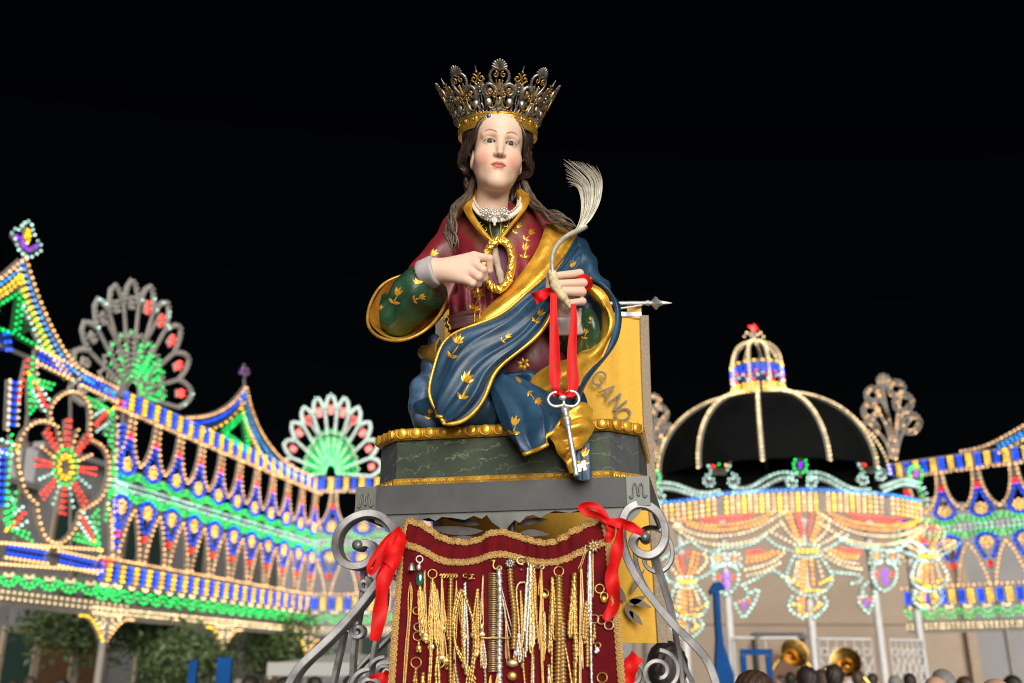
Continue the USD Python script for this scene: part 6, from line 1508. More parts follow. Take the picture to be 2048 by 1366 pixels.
# crest on the right arcade and the two unlit palm-fountain crests beside the dome
cr2 = Thing('luminaria_crest', 'rising crest of tan, blue and yellow bulbs at the right edge', 'luminaria', PC.at(PC.px(np.array([[1990, 900.0]])))[0])
L = Lum(cr2, mpx(PC)); q = np.array([(1922, 903), (1955, 897), (1985, 886), (2015, 870), (2050, 850), (2080, 830)])
L.line(q, 'tan', smooth=True, w=.1); L.line((q + [14, 8])[2:], 'sky', smooth=True, rows=2, gap=.1, lath='blue_lath'); L.line((q + [14, 20])[2:], 'yellow', smooth=True, step=.2); L.done()
PD = Plane((8.0, 28.6), (14.0, 28.6))
def fountain(lab, cx, cy, k, lit, vis=None):
    t = Thing('palm_crest', lab, 'luminaria', PD.at(PD.px(np.array([[cx, cy]], float)))[0]); L = Lum(t, mpx(PD))
    M_ = lambda P_: [(cx + (x - 1786) * k, cy + (y - 918) * k) for x, y in P_]
    for q in ([(1786, 918), (1784, 880), (1776, 830), (1768, 790), (1766, 756)], [(1790, 918), (1794, 870), (1800, 840), (1812, 815), (1826, 800)], [(1792, 918), (1800, 880), (1812, 852), (1822, 838)], [(1780, 915), (1770, 880), (1752, 862), (1740, 850)], [(1782, 905), (1772, 850), (1754, 820), (1745, 800)], [(1784, 890), (1776, 830), (1756, 790), (1748, 778)], [(1788, 890), (1798, 810), (1802, 790)]):
        L.line(M_(q), 'tan', smooth=True, lit=lit)
    for (x, y, r) in ((1820, 847, 15), (1806, 806, 14), (1792, 778, 12), (1738, 858, 13), (1740, 822, 12), (1746, 790, 12), (1766, 762, 9)):
        a = np.linspace(0, 5.6, 16); L.line(M_(np.stack([x + r * np.cos(a), y + r * np.sin(a)], 1)), 'tan', lit=lit); a = np.linspace(0, 6.0, 14)
        L.line(M_(np.stack([x + r * 1.5 * np.cos(a), y + r * 1.5 * np.sin(a)], 1)), 'tan', lit=.08, w=.05)
    L.done()
fountain('unlit palm-fountain crest of curled laths right of the dome', 1786, 918, 1.0, .35)
fountain('unlit palm-fountain crest of curled laths partly hidden left of the dome', 1300, 930, .9, .3)
# posts with lit brackets under the left arcade
def post(px, py, k, lab, s=1.0):
    b = PA.px(np.array([[px, py]], float))[0]; base = PA.at(np.array([[b[0], -CAM[2]]]))[0]
    t = Thing('luminaria_post', lab, 'post', base); t.part('pole', tube(np.array([base, PA.at(np.array([[b[0], 1.15]]))[0]]), .085, 10), 'white_lath', True)
    L = Lum(t, mplane(PA)); z0 = b[1]; x0 = b[0]
    L.line([(x0, z0), (x0 - .25, z0 + .28), (x0 - .62, z0 + .55), (x0 - .95, z0 + .58)], 'yellow', smooth=True, step=.115)
    L.line([(x0, z0), (x0 + .25, z0 + .28), (x0 + .62, z0 + .55), (x0 + .95, z0 + .58)], 'tan', smooth=True, step=.115)
    L.line([(x0 - .5, z0 + .63), (x0, z0 + .18), (x0 + .5, z0 + .63)], 'cream', closed=True); L.line([(x0 - .2, z0 + .5), (x0, z0 + .34), (x0 + .2, z0 + .5)], 'cream', rows=2)
    L.done('bracket_frame')
post(205, 1290, 1, 'nearest luminaria post with V-shaped lit bracket under the left arcade'); post(443, 1302, 1, 'second luminaria post with V-shaped lit bracket, above the blue chairs'); post(612, 1316, 1, 'corner luminaria post with lit bracket behind the scroll leg')
for k, (pl, s) in enumerate(((PBk, 6.0), (PBk, 11.0), (PBk, 16.0), (PC, 1.5), (PC, 5.5))):
    b = pl.at(np.array([[s, -CAM[2]]]))[0]; single('luminaria_post', tube(np.array([b, b + [0, 0, 2.8]]), .085, 10), 'white_lath', f'plain white post under the {"rear" if k < 3 else "right"} arcade, {ORD[k if k < 3 else k - 3]} from the left', 'post', smooth=True)
# ---------------------------------------------------------------- bandstand with its luminaria drapery
mat('dome_metal', (.004, .005, .005), rough=.75, metal=.0, spec=.06, var=.3, vscale=2)
mat('white_iron', (.55, .55, .55), rough=.45, var=.1)
mat('beige_wall', (.34, .27, .21), rough=.9, var=.12, vscale=.7, bump=.004, bscale=12)
mat('white_wall', (.30, .30, .32), rough=.9, var=.12, vscale=.6, bump=.004, bscale=12)
mat('grey_wall', (.24, .235, .24), rough=.9, var=.12, vscale=.6, bump=.004, bscale=12)
mat('shutter', (.02, .055, .045), rough=.6, var=.2, vscale=8)
mat('stone_trim', (.33, .26, .19), rough=.85, var=.2, vscale=6)
mat('brown_door', (.14, .065, .03), rough=.6, var=.3, vscale=9)
mat('dark_pane', (.02, .025, .03), rough=.15)
mat('roof_tile', (.16, .12, .10), rough=.9, var=.3)
mat('paving', (.20, .18, .16), rough=.75, var=.25, vscale=1.2, bump=.004, bscale=9)
mat('blue_plastic', (.004, .055, .21), rough=.6, spec=.08, var=.25, vscale=5)
mat('brass', (.55, .34, .10), rough=.28, metal=1.0, var=.1)
mat('black_plastic', (.02, .02, .02), rough=.4)
mat('leaf', (.06, .10, .03), rough=.55, var=.5, vscale=3)
mat('bark', (.10, .08, .06), rough=.9, var=.3)
mat('person_skin', (.46, .28, .20), rough=.55)
mat('cloth_dark', (.03, .03, .04), rough=.85, var=.3); mat('cloth_white', (.34, .34, .33), rough=.85); mat('cloth_blue', (.06, .09, .18), rough=.85, var=.3)
mat('hair_dark', (.018, .012, .009), rough=.5, var=.4, vscale=60, bump=.004, bscale=220); mat('hair_brown', (.055, .03, .018), rough=.5, var=.4, vscale=60, bump=.004, bscale=220); mat('hair_grey', (.20, .19, .18), rough=.6, var=.4, vscale=60, bump=.004, bscale=220)
YC = 23.0
def axis_pt(z): return np.array([XC, YC, CAM[2] + z])
XC = float(P(1531, 940, YC)[0])
stand2 = Thing('bandstand', 'round bandstand with dark ribbed dome, lit lantern and white columns', 'bandstand', (XC, YC, 0))
ZBASE, ZTOP = 4.40, 6.50; RD = 2.78
def dome_pt(th, t, off=0.0):
    """t 0 at the foot, 1 at the lantern"""
    a = t * math.radians(77); r = RD * np.cos(a) * 1.0 + off; z = ZBASE + (ZTOP - ZBASE) * np.sin(a) / math.sin(math.radians(77)) + off * .5
    th = np.broadcast_to(np.asarray(th, float), np.shape(a)); return np.stack([XC + r * np.sin(th), YC - r * np.cos(th), CAM[2] + z], -1)
tt = np.linspace(0, 1, 24); prof = [(RD * math.cos(t * math.radians(77)), ZBASE + (ZTOP - ZBASE) * math.sin(t * math.radians(77)) / math.sin(math.radians(77)) + CAM[2]) for t in tt]
for k in range(12):
    a0, a1 = math.radians(14 + 30 * k), math.radians(44 + 30 * k)
    gth = np.linspace(a0 + .01, a1 - .01, 8)
    gg = np.array([dome_pt(a, tt) for a in gth]); m_ = gridmesh(gg); nrm = gg.copy(); gb = np.array([dome_pt(a, tt, -.03) for a in gth])
    n0 = len(m_[0]); mb = gridmesh(gb)
    stand2.part('dome_panel', (np.vstack([m_[0], mb[0]]), np.vstack([m_[1][:, ::-1], mb[1] + n0])), 'dome_metal', True)
def mdome(th0):
    def f(p):
        w = dome_pt(np.full(len(p), th0), p[:, 1], .02); a = p[:, 1] * math.radians(77)
        n_ = np.stack([np.cos(a) * math.sin(th0), -np.cos(a) * math.cos(th0), np.sin(a)], 1); return w, n_
    return f
lumd = Thing('dome_luminaria', 'ribs of cream bulbs and bulb-covered lantern crowning the dome', 'luminaria', (XC, YC, CAM[2] + ZBASE))
bulbs_d = []
for k in range(12):
    L = Lum(lumd, mdome(math.radians(14 + 30 * k)), limit=26); L.line([(0, -.02 + .01 * i) for i in range(0, 103, 6)], 'cream', step=.10, w=.10); L.done('rib')
RL_ = .60
def mlan(p):
    p = np.asarray(p, float); th = p[:, 0]; z = p[:, 1]; r = np.where(z < 7.4, RL_, RL_ * np.sqrt(np.clip(1 - ((z - 7.4) / .62) ** 2, .0, 1)))
    n_ = np.stack([np.sin(th), -np.cos(th), 0 * th], 1); return np.stack([XC + r * np.sin(th), YC - r * np.cos(th), CAM[2] + z], 1), n_
L = Lum(lumd, mlan, limit=150)
for k in range(8):
    th = math.radians(14 + 45 * k)
    L.line([(th, 6.5), (th, 6.9), (th, 7.4)], 'cream', step=.105); L.line([(th, 7.4 + .62 * math.sin(q)) for q in np.linspace(0, 1.5, 12)], 'cream', step=.105)
    L.line([(th + .2, 6.55), (th + .2, 6.75)], 'yellow', rows=2, step=.1); L.line([(th - .2, 6.55), (th - .2, 6.75)], 'yellow', rows=2, step=.1)
    L.dots([(th + x, z) for x, z in ((.15, 6.85), (-.15, 6.95), (.25, 7.05))], 'red'); L.dots([(th + x, z) for x, z in ((-.1, 6.85), (.3, 6.95), (-.28, 7.0))], 'white'); L.dots([(th + .1, 6.95), (th - .2, 7.05)], 'purple')
a = np.linspace(0, 2 * np.pi, 30, endpoint=False)
L.line(np.stack([a, 0 * a + 7.17], 1), 'blue', closed=True, lath='blue_lath', w=.2, rows=2, gap=.1); L.line(np.stack([a, 0 * a + 7.33], 1), 'yellow', closed=True, step=.2); L.line(np.stack([a, 0 * a + 6.5], 1), None, closed=True)
L.done('lantern_frame')
L = Lum(lumd, mplane(Plane((XC, YC), (XC + 1, YC))))
L.dots([(0, 8.1), (-.18, 8.25), (.18, 8.25), (-.25, 8.15), (.24, 8.14), (-.1, 8.2), (.1, 8.2)], 'cream'); L.dots([(-.05, 8.38), (.06, 8.40), (0, 8.3), (.1, 8.34), (-.1, 8.42), (.02, 8.46)], 'red'); L.line([(0, 8.0), (0, 8.45)], None, w=.12); L.done('finial_frame')
# the drapery screen: an elliptical cylinder round the bandstand
RA, RB = 3.50, 1.85
def mscr(p):
    """picture points -> front of the screen"""
    p = np.asarray(p, float); d = ray(p[:, 0], p[:, 1]); o = CAM - np.array([XC, YC, 0])
    A = (d[:, 0] / RA) ** 2 + (d[:, 1] / RB) ** 2; B = 2 * (o[0] * d[:, 0] / RA ** 2 + o[1] * d[:, 1] / RB ** 2); C_ = (o[0] / RA) ** 2 + (o[1] / RB) ** 2 - 1
    disc = B * B - 4 * A * C_
    t = np.where(disc > 0, (-B - np.sqrt(np.maximum(disc, 0))) / (2 * A), -B / (2 * A)); w = CAM + d * t[:, None]
    n_ = np.stack([(w[:, 0] - XC) / RA ** 2, (w[:, 1] - YC) / RB ** 2, 0 * t], 1); return w, unit(n_)
D8 = lambda q: [(1280 + x / 3.413, 980 + y / 3.413) for x, y in q]
D7 = lambda q: [(1280 + x / 3.413, 620 + y / 3.413) for x, y in q]
def scr(nm, lab, limit=300):
    t = Thing(nm, lab, 'luminaria', (XC, YC - RB, 0)); return t, Lum(t, mscr, limit, r=.0245)
# crown of white scrolls, blue line and the yellow band
t, L = scr('luminaria_cornice', 'yellow and tan band with blue line and white scrolls round the foot of the dome')
L.line(D8([(60, 95), (300, 75), (560, 30), (800, 12), (1050, 2), (1300, 5), (1550, 22), (1760, 45), (1900, 80)]), 'sky', smooth=True, lath='blue_lath', w=.14, step=.098)
for q in (D7([(130, 1180), (240, 1190), (360, 1235), (460, 1250), (540, 1235)]), D7([(120, 1215), (240, 1225), (360, 1262), (460, 1275), (560, 1255)]), D7([(640, 1215), (740, 1215), (840, 1160), (960, 1110), (1060, 1120)]), D7([(640, 1250), (750, 1245), (860, 1200), (960, 1150), (1040, 1150)]), D7([(1140, 1110), (1230, 1115), (1330, 1160), (1450, 1220), (1560, 1225)]), D7([(1140, 1145), (1230, 1150), (1330, 1195), (1440, 1250), (1600, 1250)]), D7([(1640, 1210), (1720, 1180), (1800, 1160), (1880, 1180)]), D7([(1660, 1240), (1740, 1205), (1810, 1190), (1920, 1220)])):
    L.line(q, 'white', smooth=True, w=.09, step=.098)
def scroll8(cx, cy, r, s, a0=-1.57): return D7([(cx + r * (1 - .6 * t) * math.cos(a0 + s * t * 6.5), cy + r * (1 - .6 * t) * math.sin(a0 + s * t * 6.5)) for t in np.linspace(0, 1, 18)])
for cx, cy, r, s in ((480, 1170, 52, -1), (630, 1170, 52, 1), (1040, 1180, 48, -1), (1160, 1180, 48, 1), (1520, 1160, 46, -1), (1630, 1130, 46, 1), (150, 1280, 46, -1)): L.line(scroll8(cx, cy, r, s), 'white', w=.08, step=.1)
for cx, cy in ((540, 1020), (1560, 1010)):
    a = np.linspace(-3.9, .76, 16); L.line(D7(np.stack([cx + 78 * np.cos(a), cy + 20 + 80 * np.sin(a)], 1)), 'white', w=.09, step=.11)
    L.dots(D7([(cx - 10, cy - 20), (cx + 20, cy - 10), (cx - 15, cy + 10), (cx + 18, cy + 15), (cx, cy + 35), (cx + 2, cy)]), 'green'); L.dots(D7([(cx - 45, cy + 45), (cx - 30, cy + 50)]), 'red'); L.dots(D7([(cx + 45, cy + 40), (cx + 52, cy + 46)]), 'red' if cx > 1000 else 'tan')
    L.line(D7([(cx - 50, cy + 80), (cx + 50, cy + 80)]), None, w=.16)
for cx, cy in ((1090, 1060), (95, 1150), (1870, 1120)):
    a = np.linspace(-4.2, 1.1, 12); L.line(D7(np.stack([cx + 46 * np.cos(a), cy + 58 * np.sin(a)], 1)), 'green', w=.08, step=.105)
    L.dots(D7([(cx - 8, cy - 12), (cx + 12, cy - 10), (cx + 3, cy + 5), (cx, cy + 18)]), 'purple'); L.line(D7([(cx, cy - 40), (cx, cy + 80)]), None, w=.1)
L.line(D7([(1905, 1180), (1940, 1230), (1950, 1330)]), 'white'); L.line(D7([(1890, 1200), (1925, 1300)]), 'green')
L.done()
t, L = scr('luminaria_band', 'broad frieze of yellow and tan bulb columns above the swags')
L.r = .031
topc = spline(np.array(D8([(60, 118), (300, 98), (560, 55), (800, 36), (1050, 26), (1300, 28), (1550, 45), (1760, 68), (1900, 100)])), 48)
wid = np.interp(np.linspace(0, 1, 48), [0, .5, 1], [26, 34, 27])
for k in range(48):
    if k in (12, 29, 40): continue
    x, y = topc[k]; L.line([(x, y), (x + 1.5, y + wid[k])], 'yellow' if k % 3 == 1 else 'tan', step=.098, strip=False)
L.line(topc + [0, 16], None, w=.46); L.done()
# swags
def rowset(L, rows):
    for col, q in rows: L.line(D8(q), col, smooth=len(q) > 2, w=.085, step=.098)
def swag(lab, mir):
    t, L = scr('luminaria_swag', lab)
    X = (lambda q: q) if not mir else (lambda q: [(2185 - x, y) for x, y in q])
    rowset(L, [('red', X([(390, 190), (480, 198), (565, 186), (665, 182), (770, 160)])), ('red', X([(430, 212), (500, 214), (565, 206), (660, 200), (740, 184)])),
        ('orange', X([(285, 208), (400, 236), (500, 246), (565, 242), (700, 226), (800, 200), (895, 160)])), ('orange', X([(330, 236), (430, 264), (565, 274), (700, 256), (800, 230), (860, 200)])),
        ('cream', X([(225, 208), (290, 262), (400, 306), (500, 318), (600, 314), (730, 288), (840, 240), (920, 190), (975, 160)])), ('cream', X([(240, 250), (330, 320), (440, 362), (560, 376), (700, 362), (800, 330), (900, 270), (960, 230)])),
        ('white', X([(160, 470), (260, 400), (345, 352), (400, 385), (480, 420), (570, 400), (680, 390), (780, 360), (850, 312)]))])
    L.done()
swag('left drape-shaped luminaria swag with red, orange and cream rows', False); swag('right drape-shaped luminaria swag with red, orange and cream rows', True)
def lower(lab, rows):
    t, L = scr('luminaria_swag', lab); rowset(L, rows); L.done()
lower('small lower swag between the left grapes and the central bouquet', [('red', [(740, 440), (845, 428)]), ('red', [(740, 420), (820, 412)]), ('orange', [(730, 490), (840, 470), (940, 425)]), ('orange', [(735, 460), (840, 446), (900, 425)]), ('cream', [(720, 545), (830, 520), (920, 480), (980, 430)]), ('cream', [(735, 585), (860, 550), (950, 500)]), ('white', [(720, 640), (820, 590), (910, 550), (970, 590), (1020, 630)])])
lower('small lower swag between the central bouquet and the right grapes', [('red', [(1360, 400), (1500, 410)]), ('red', [(1350, 420), (1490, 440)]), ('orange', [(1270, 415), (1350, 450), (1470, 465)]), ('orange', [(1300, 410), (1400, 440), (1480, 450)]), ('cream', [(1240, 440), (1320, 490), (1430, 530), (1500, 540)]), ('cream', [(1290, 440), (1360, 480), (1480, 505)]), ('white', [(1310, 560), (1400, 570), (1500, 590), (1500, 620), (1440, 640)])])
lower('narrow lower swag with red and orange columns beside the banner', [('red', [(285, 440), (300, 560)]), ('red', [(330, 430), (335, 450)]), ('orange', [(250, 460), (270, 540), (300, 600)]), ('orange', [(370, 430), (350, 520), (330, 600)]), ('orange', [(400, 440), (385, 520), (350, 590)]), ('cream', [(210, 520), (250, 570), (290, 620)]), ('cream', [(440, 440), (460, 480), (400, 560)]), ('white', [(215, 470), (180, 530), (190, 610), (260, 640)]), ('white', [(490, 460), (500, 540), (420, 600), (350, 640)])])
def bouquet(lab, cx, cy, k, mini=False):
    t, L = scr('luminaria_bouquet', lab)
    M_ = lambda q: [(cx + (x - 1135) * k, cy + (y - 415) * k) for x, y in q]
    up = [('red', [(1060, 160), (1078, 220), (1105, 300)]), ('red', [(1085, 155), (1098, 220), (1112, 290)]), ('red', [(1172, 155), (1160, 220), (1148, 300)]), ('orange', [(990, 160), (1020, 230), (1070, 320), (1105, 365)]), ('orange', [(1020, 160), (1045, 240), (1090, 340)]), ('orange', [(1250, 180), (1225, 250), (1175, 350)]), ('orange', [(1215, 160), (1200, 250), (1165, 340)]), ('cream', [(960, 215), (1010, 290), (1080, 355)]), ('cream', [(1290, 215), (1260, 290), (1190, 355)]),
          ('cream', [(900, 290), (970, 330), (1050, 370)]), ('cream', [(1370, 290), (1290, 340), (1220, 375)]), ('white', [(850, 315), (930, 380), (1040, 420)]), ('white', [(1410, 310), (1330, 370), (1230, 420)])]
    dn = [('white', [(1060, 385), (1135, 372), (1215, 385)]), ('yellow', [(1072, 408), (1205, 408)]), ('yellow', [(1072, 425), (1205, 425)]), ('white', [(1055, 450), (1135, 462), (1220, 450)]), ('white', [(1045, 455), (1010, 540), (1000, 625), (1060, 690), (1140, 722), (1240, 700), (1300, 640), (1310, 590), (1260, 500), (1225, 450)]),
          ('orange', [(1110, 480), (1102, 660)]), ('orange', [(1130, 480), (1125, 660)]), ('orange', [(1165, 480), (1180, 640)]), ('cream', [(1070, 500), (1050, 610)]), ('cream', [(1210, 490), (1240, 590)]), ('cream', [(1085, 490), (1078, 620)]), ('yellow', [(1010, 608), (1075, 645)]), ('yellow', [(1225, 640), (1295, 605)]), ('yellow', [(1100, 690), (1170, 685), (1240, 690)]),
          ('white', [(1035, 730), (1015, 800), (1065, 855), (1120, 875), (1130, 860)]), ('white', [(1255, 735), (1272, 780), (1210, 855), (1190, 870)]), ('orange', [(1112, 740), (1108, 830)]), ('orange', [(1090, 750), (1085, 820)]), ('yellow', [(1045, 780), (1085, 800)]), ('yellow', [(1185, 815), (1235, 780)]), ('cream', [(1075, 740), (1075, 780)]), ('cream', [(1200, 740), (1215, 770)]), ('yellow', [(1085, 850), (1130, 850)])]
    for c, q in (dn if mini else up + dn): L.line(D8(M_(q)), c, smooth=len(q) > 2, w=.085, step=.098)
    L.done()
bouquet('large central luminaria bouquet of red and orange bulbs with yellow knot', 1135, 415, 1.0)
bouquet('left luminaria tassel with yellow knot hanging beside the banner', 320, 630, .82, True)
bouquet('right luminaria tassel with yellow knot at the edge of the bandstand', 1950, 450, .78)
def grapes(lab, cx, cy):
    t, L = scr('luminaria_grapes', lab); M_ = lambda q: D8([(cx + x, cy + y) for x, y in q])
    L.dots(M_([(-8, -50), (12, -52), (-20, -30), (4, -30), (22, -28), (-14, -8), (10, -8), (-4, 14), (16, 16), (2, 36), (18, 40), (-10, 34)]), 'purple'); L.dots(M_([(-50, -34), (-60, -20), (-44, -16), (50, -34), (62, -22), (46, -18)]), 'red')
    for s in (-1, 1):
        a = np.linspace(0, 5.5, 18); L.line(M_(np.stack([s * 55 + 42 * np.cos(a), -150 + 42 * np.sin(a)], 1)), 'white', w=.09, step=.1); L.dots(M_([(s * 55 - 12, -155), (s * 55 + 14, -150)]), 'red' if s > 0 else 'orange'); L.dots(M_([(s * 55, -135), (s * 55 + 4, -168)]), 'tan')
        L.line(M_([(s * 20, -110), (s * 70, -80), (s * 85, -30), (s * 70, 30), (s * 40, 70), (s * 5, 90)]), 'white', smooth=True, w=.09, step=.1); L.line(M_([(s * 30, -100), (s * 60, -90), (s * 100, -100)]), 'white', w=.08)
    L.line(M_([(110, 30), (150, 90), (125, 130), (60, 160), (85, 210), (115, 250), (150, 215), (200, 130), (215, 60), (170, 80)] if cx < 1000 else [(-110, 30), (-150, 90), (-125, 130), (-170, 130), (-170, 170), (-140, 210), (-110, 240), (-75, 160), (-60, 100)]), 'white', smooth=True, w=.09, step=.1)
    sx = 1 if cx < 1000 else -1
    L.dots(M_([(sx * 90, 140), (sx * 155, 140), (sx * 98, 150)]), 'red'); L.dots(M_([(sx * 120, 160), (sx * 118, 178), (sx * 126, 186)]), 'purple'); L.done()
grapes('left luminaria bunch of purple grapes above the blue post', 590, 620); grapes('right luminaria bunch of purple grapes', 1660, 600)
# columns, floor, rail
for k, (x, y0, y1) in enumerate(((1372, 1150, 1330), (1462, 1150, 1330), (1627, 1170, 1335), (1762, 1160, 1335), (1842, 1130, 1335))):
    b, _ = mscr(np.array([[x, 1250.0]])); b = b[0]; b = b + np.array([0, .14, 0])
    c = stand2.part('column', tube(np.array([[b[0], b[1], 1.15], [b[0], b[1], CAM[2] + 3.2]]), .085, 14), 'white_iron', True)
    stand2.part('capital', revolve([(.085, 0), (.12, .04), (.10, .08), (.15, .16), (.15, .22), (.0, .22)], 14, (b[0], b[1], CAM[2] + 3.0)), 'white_iron', True, parent=c)
    stand2.part('column_base', revolve([(.0, 0), (.15, 0), (.15, .10), (.11, .16), (.086, .2)], 14, (b[0], b[1], 1.155)), 'white_iron', True, parent=c)
an = np.linspace(0, 2 * np.pi, 48, endpoint=False)
fl = Polygon([(XC + 1.03 * RA * math.cos(a), YC + 1.06 * RB * math.sin(a)) for a in an])
m_ = trimesh.creation.extrude_polygon(fl, 1.14, engine='earcut'); stand2.part('platform', (np.array(m_.vertices) + [0, 0, .006], np.array(m_.faces)), 'stone_trim')
m_ = trimesh.creation.extrude_polygon(fl.buffer(-.35), .35, engine='earcut'); stand2.part('cornice', (np.array(m_.vertices) + [0, 0, CAM[2] + ZBASE - .37], np.array(m_.faces)), 'dome_metal')
def rail(x0, x1, y0, y1, ornate):
    w, n_ = mscr(np.array([[x0, y1], [x1, y1], [x0, y0], [x1, y0]], float)); a, b = w[0], w[1]; zb = 1.16; zt = w[2][2]; up = np.array([0, 0, 1.0]); d = b - a; a = np.array([a[0], a[1], zb]); d[2] = 0
    H = zt - zb
    rp = stand2.part('railing', tube(np.array([a + up * H, a + up * H + d]), .03, 8), 'white_iron', True)
    stand2.part('rail_bar', tube(np.array([a + up * .08, a + up * .08 + d]), .022, 8), 'white_iron', True, parent=rp)
    if ornate:
        for k in range(5):
            c = a + d * (k + .5) / 5
            stand2.part('rail_ring', tube(np.array([c + up * (H * .78) + unit(d) * .075 * math.cos(q) + up * .075 * math.sin(q) for q in np.linspace(0, 6.283, 16, endpoint=False)]), .018, 6, closed=True), 'white_iron', True, parent=rp)
            stand2.part('rail_ring', tube(np.array([c + up * (H * .2) + unit(d) * .075 * math.cos(q) + up * .075 * math.sin(q) for q in np.linspace(0, 6.283, 16, endpoint=False)]), .018, 6, closed=True), 'white_iron', True, parent=rp)
            for s in (-1, 1): stand2.part('rail_brace', tube(np.array([c + up * H * .3 - unit(d) * s * .13, c + up * H * .68 + unit(d) * s * .13]), .018, 6), 'white_iron', True, parent=rp)
    for k in range(7 if ornate else 3): 
        c = a + d * k / (6 if ornate else 2); stand2.part('baluster', tube(np.array([c + up * .0, c + up * H]), .016, 6), 'white_iron', True, parent=rp)
rail(1642, 1748, 1278, 1335, True); rail(1786, 1852, 1280, 1335, True); rail(1470, 1600, 1276, 1335, False)

# ---------------------------------------------------------------- ground and houses
single('ground', bbox((-90, -40, -.5), (90, 120, 0)), 'paving', kind='structure')
def windowed(t, pl, s, z, w, h_, shut='shutter', depth=.14, trim=True, door=False):
    """opening on a house front: recess lining, frame, two leaves with slats"""
    o = lambda ds, dz, off: pl.at(np.array([[s + ds, z + dz]]), off)[0]
    up = np.array([0, 0, 1.0]); R = np.stack([pl.d, pl.n, up], 1)
    p = t.part('window' if not door else 'door', box(o(0, 0, .012), (w, .03, h_), R), 'dark_pane')
    if trim:
        for ds, dz, ww, hh in ((-w / 2 - .07, 0, .14, h_), (w / 2 + .07, 0, .14, h_), (0, h_ / 2 + .08, w + .28, .16)): t.part('surround', box(o(ds, dz, .03), (ww, .07, hh), R), 'stone_trim', parent=p)
        if not door: t.part('sill', box(o(0, -h_ / 2 - .05, .06), (w + .36, .14, .09), R), 'stone_trim', parent=p)
    for sd in (-1, 1):
        t.part('shutter' if not door else 'door_leaf', box(o(sd * w / 4, 0, .036), (w / 2 - .015, .02, h_ - .02), R), shut, parent=p)
        if not door: t.part('slats', cat([box(o(sd * w / 4, -h_ / 2 + .12 + k * .12, .052), (w / 2 - .12, .02, .05), R) for k in range(int(h_ / .12) - 1)]), shut, parent=p, kind='stuff')
def house(nm, lab, pl, s0, s1, top, wallm, depth=7.0, cornice=True):
    up = np.array([0, 0, 1.0]); R = np.stack([pl.d, pl.n, up], 1); H = top + CAM[2]
    c = pl.at(np.array([[(s0 + s1) / 2, -CAM[2] + H / 2]]), -depth / 2)[0]
    t = Thing(nm, lab, 'house', pl.at(np.array([[(s0 + s1) / 2, -CAM[2]]]))[0])
    t.part('wall', box(c, (s1 - s0, depth, H), R), wallm)
    if cornice:
        t.part('cornice', box(pl.at(np.array([[(s0 + s1) / 2, top + .05]]), .06)[0], (s1 - s0 + .2, .35, .16), R), wallm); t.part('roof', box(pl.at(np.array([[(s0 + s1) / 2, top + .09]]), -depth / 2 - .2)[0], (s1 - s0, depth - .3, .14), R), 'roof_tile')
    return t
off_ = -5.0
q0, q1 = PA.at(np.array([[-12.0, 0]]), off_)[0], PA.at(np.array([[26.0, 0]]), off_)[0]
PH = Plane((q0[0], q0[1]), (q1[0], q1[1]))
sx = lambda x, y: PH.px(np.array([[x, y]], float))[0]
ztop = sx(190, 930)[1]
hs = house('white_house', 'long white house with green shutters behind the left luminaria arcade', PH, sx(60, 1000)[0], sx(420, 1000)[0], ztop, 'white_wall')
for (x, y, w, h_) in ((134, 1045, 1.0, 1.7), (268, 1090, 1.0, 2.0), (314, 1095, 1.0, 1.8), (390, 1110, 1.0, 1.8)): s = sx(x, y); windowed(hs, PH, s[0], s[1], w, h_)
for (x, m_) in ((110, 'brown_door'), (180, 'brown_door'), (300, 'shutter')): s = sx(x, 1300); windowed(hs, PH, s[0], -CAM[2] + 1.2, 1.3, 2.4, m_, door=True)
h2_ = house('grey_house', 'pale house with dark green door and white surround at the left edge', PH, sx(60, 1000)[0] - 9.0, sx(60, 1000)[0] - .05, ztop - 1.2, 'grey_wall')
s = sx(32, 1320); windowed(h2_, PH, s[0], -CAM[2] + 1.35, 1.1, 2.6, 'shutter', door=True)
h3_ = house('low_house', 'lower grey house seen through the far end of the left arcade', PH, sx(420, 1000)[0] + .05, sx(420, 1000)[0] + 16, ztop - .6, 'grey_wall')
for k in range(4): windowed(h3_, PH, sx(420, 1000)[0] + 2 + 3.4 * k, 1.0, 1.0, 1.7)
PR = Plane((-8.0, 40.0), (40.0, 40.0)); zr = PR.px(np.array([[1900, 1004.0]]))[0][1]; s = lambda x: PR.px(np.array([[x, 1100.0]]))[0][0]
hb = house('beige_house', 'long beige house behind the bandstand and the right arcade', PR, s(1260), s(1905), zr, 'beige_wall')
hb.part('door_lintel', box(PR.at(np.array([[s(1560), .95]]), .05)[0], (3.2, .14, .3)), 'stone_trim'); windowed(hb, PR, s(1560), -.6, 1.6, 2.6, 'brown_door', door=True)
hb.part('string_course', box(PR.at(np.array([[s(1580), 1.9]]), .04)[0], (s(1900) - s(1262), .10, .12)), 'beige_wall')
hc_ = house('plain_grey_house', 'plain grey-beige house wall at the right edge behind the arcade', PR, s(1905) + .3, s(1905) + 16, zr - .2, 'grey_wall'); hc_.part('corner_pilaster', box(PR.at(np.array([[s(1905) + .1, (zr - CAM[2]) / 2]]), .15)[0], (.38, .4, zr + CAM[2])), 'stone_trim')
hd_ = house('white_house', 'white house at the far end behind the corner of the two arcades', PR, s(560), s(1258), PR.px(np.array([[700, 1046.0]]))[0][1], 'white_wall')
for k in range(3): windowed(hd_, PR, s(600) + 3.3 * k, .8, 1.1, 1.9)

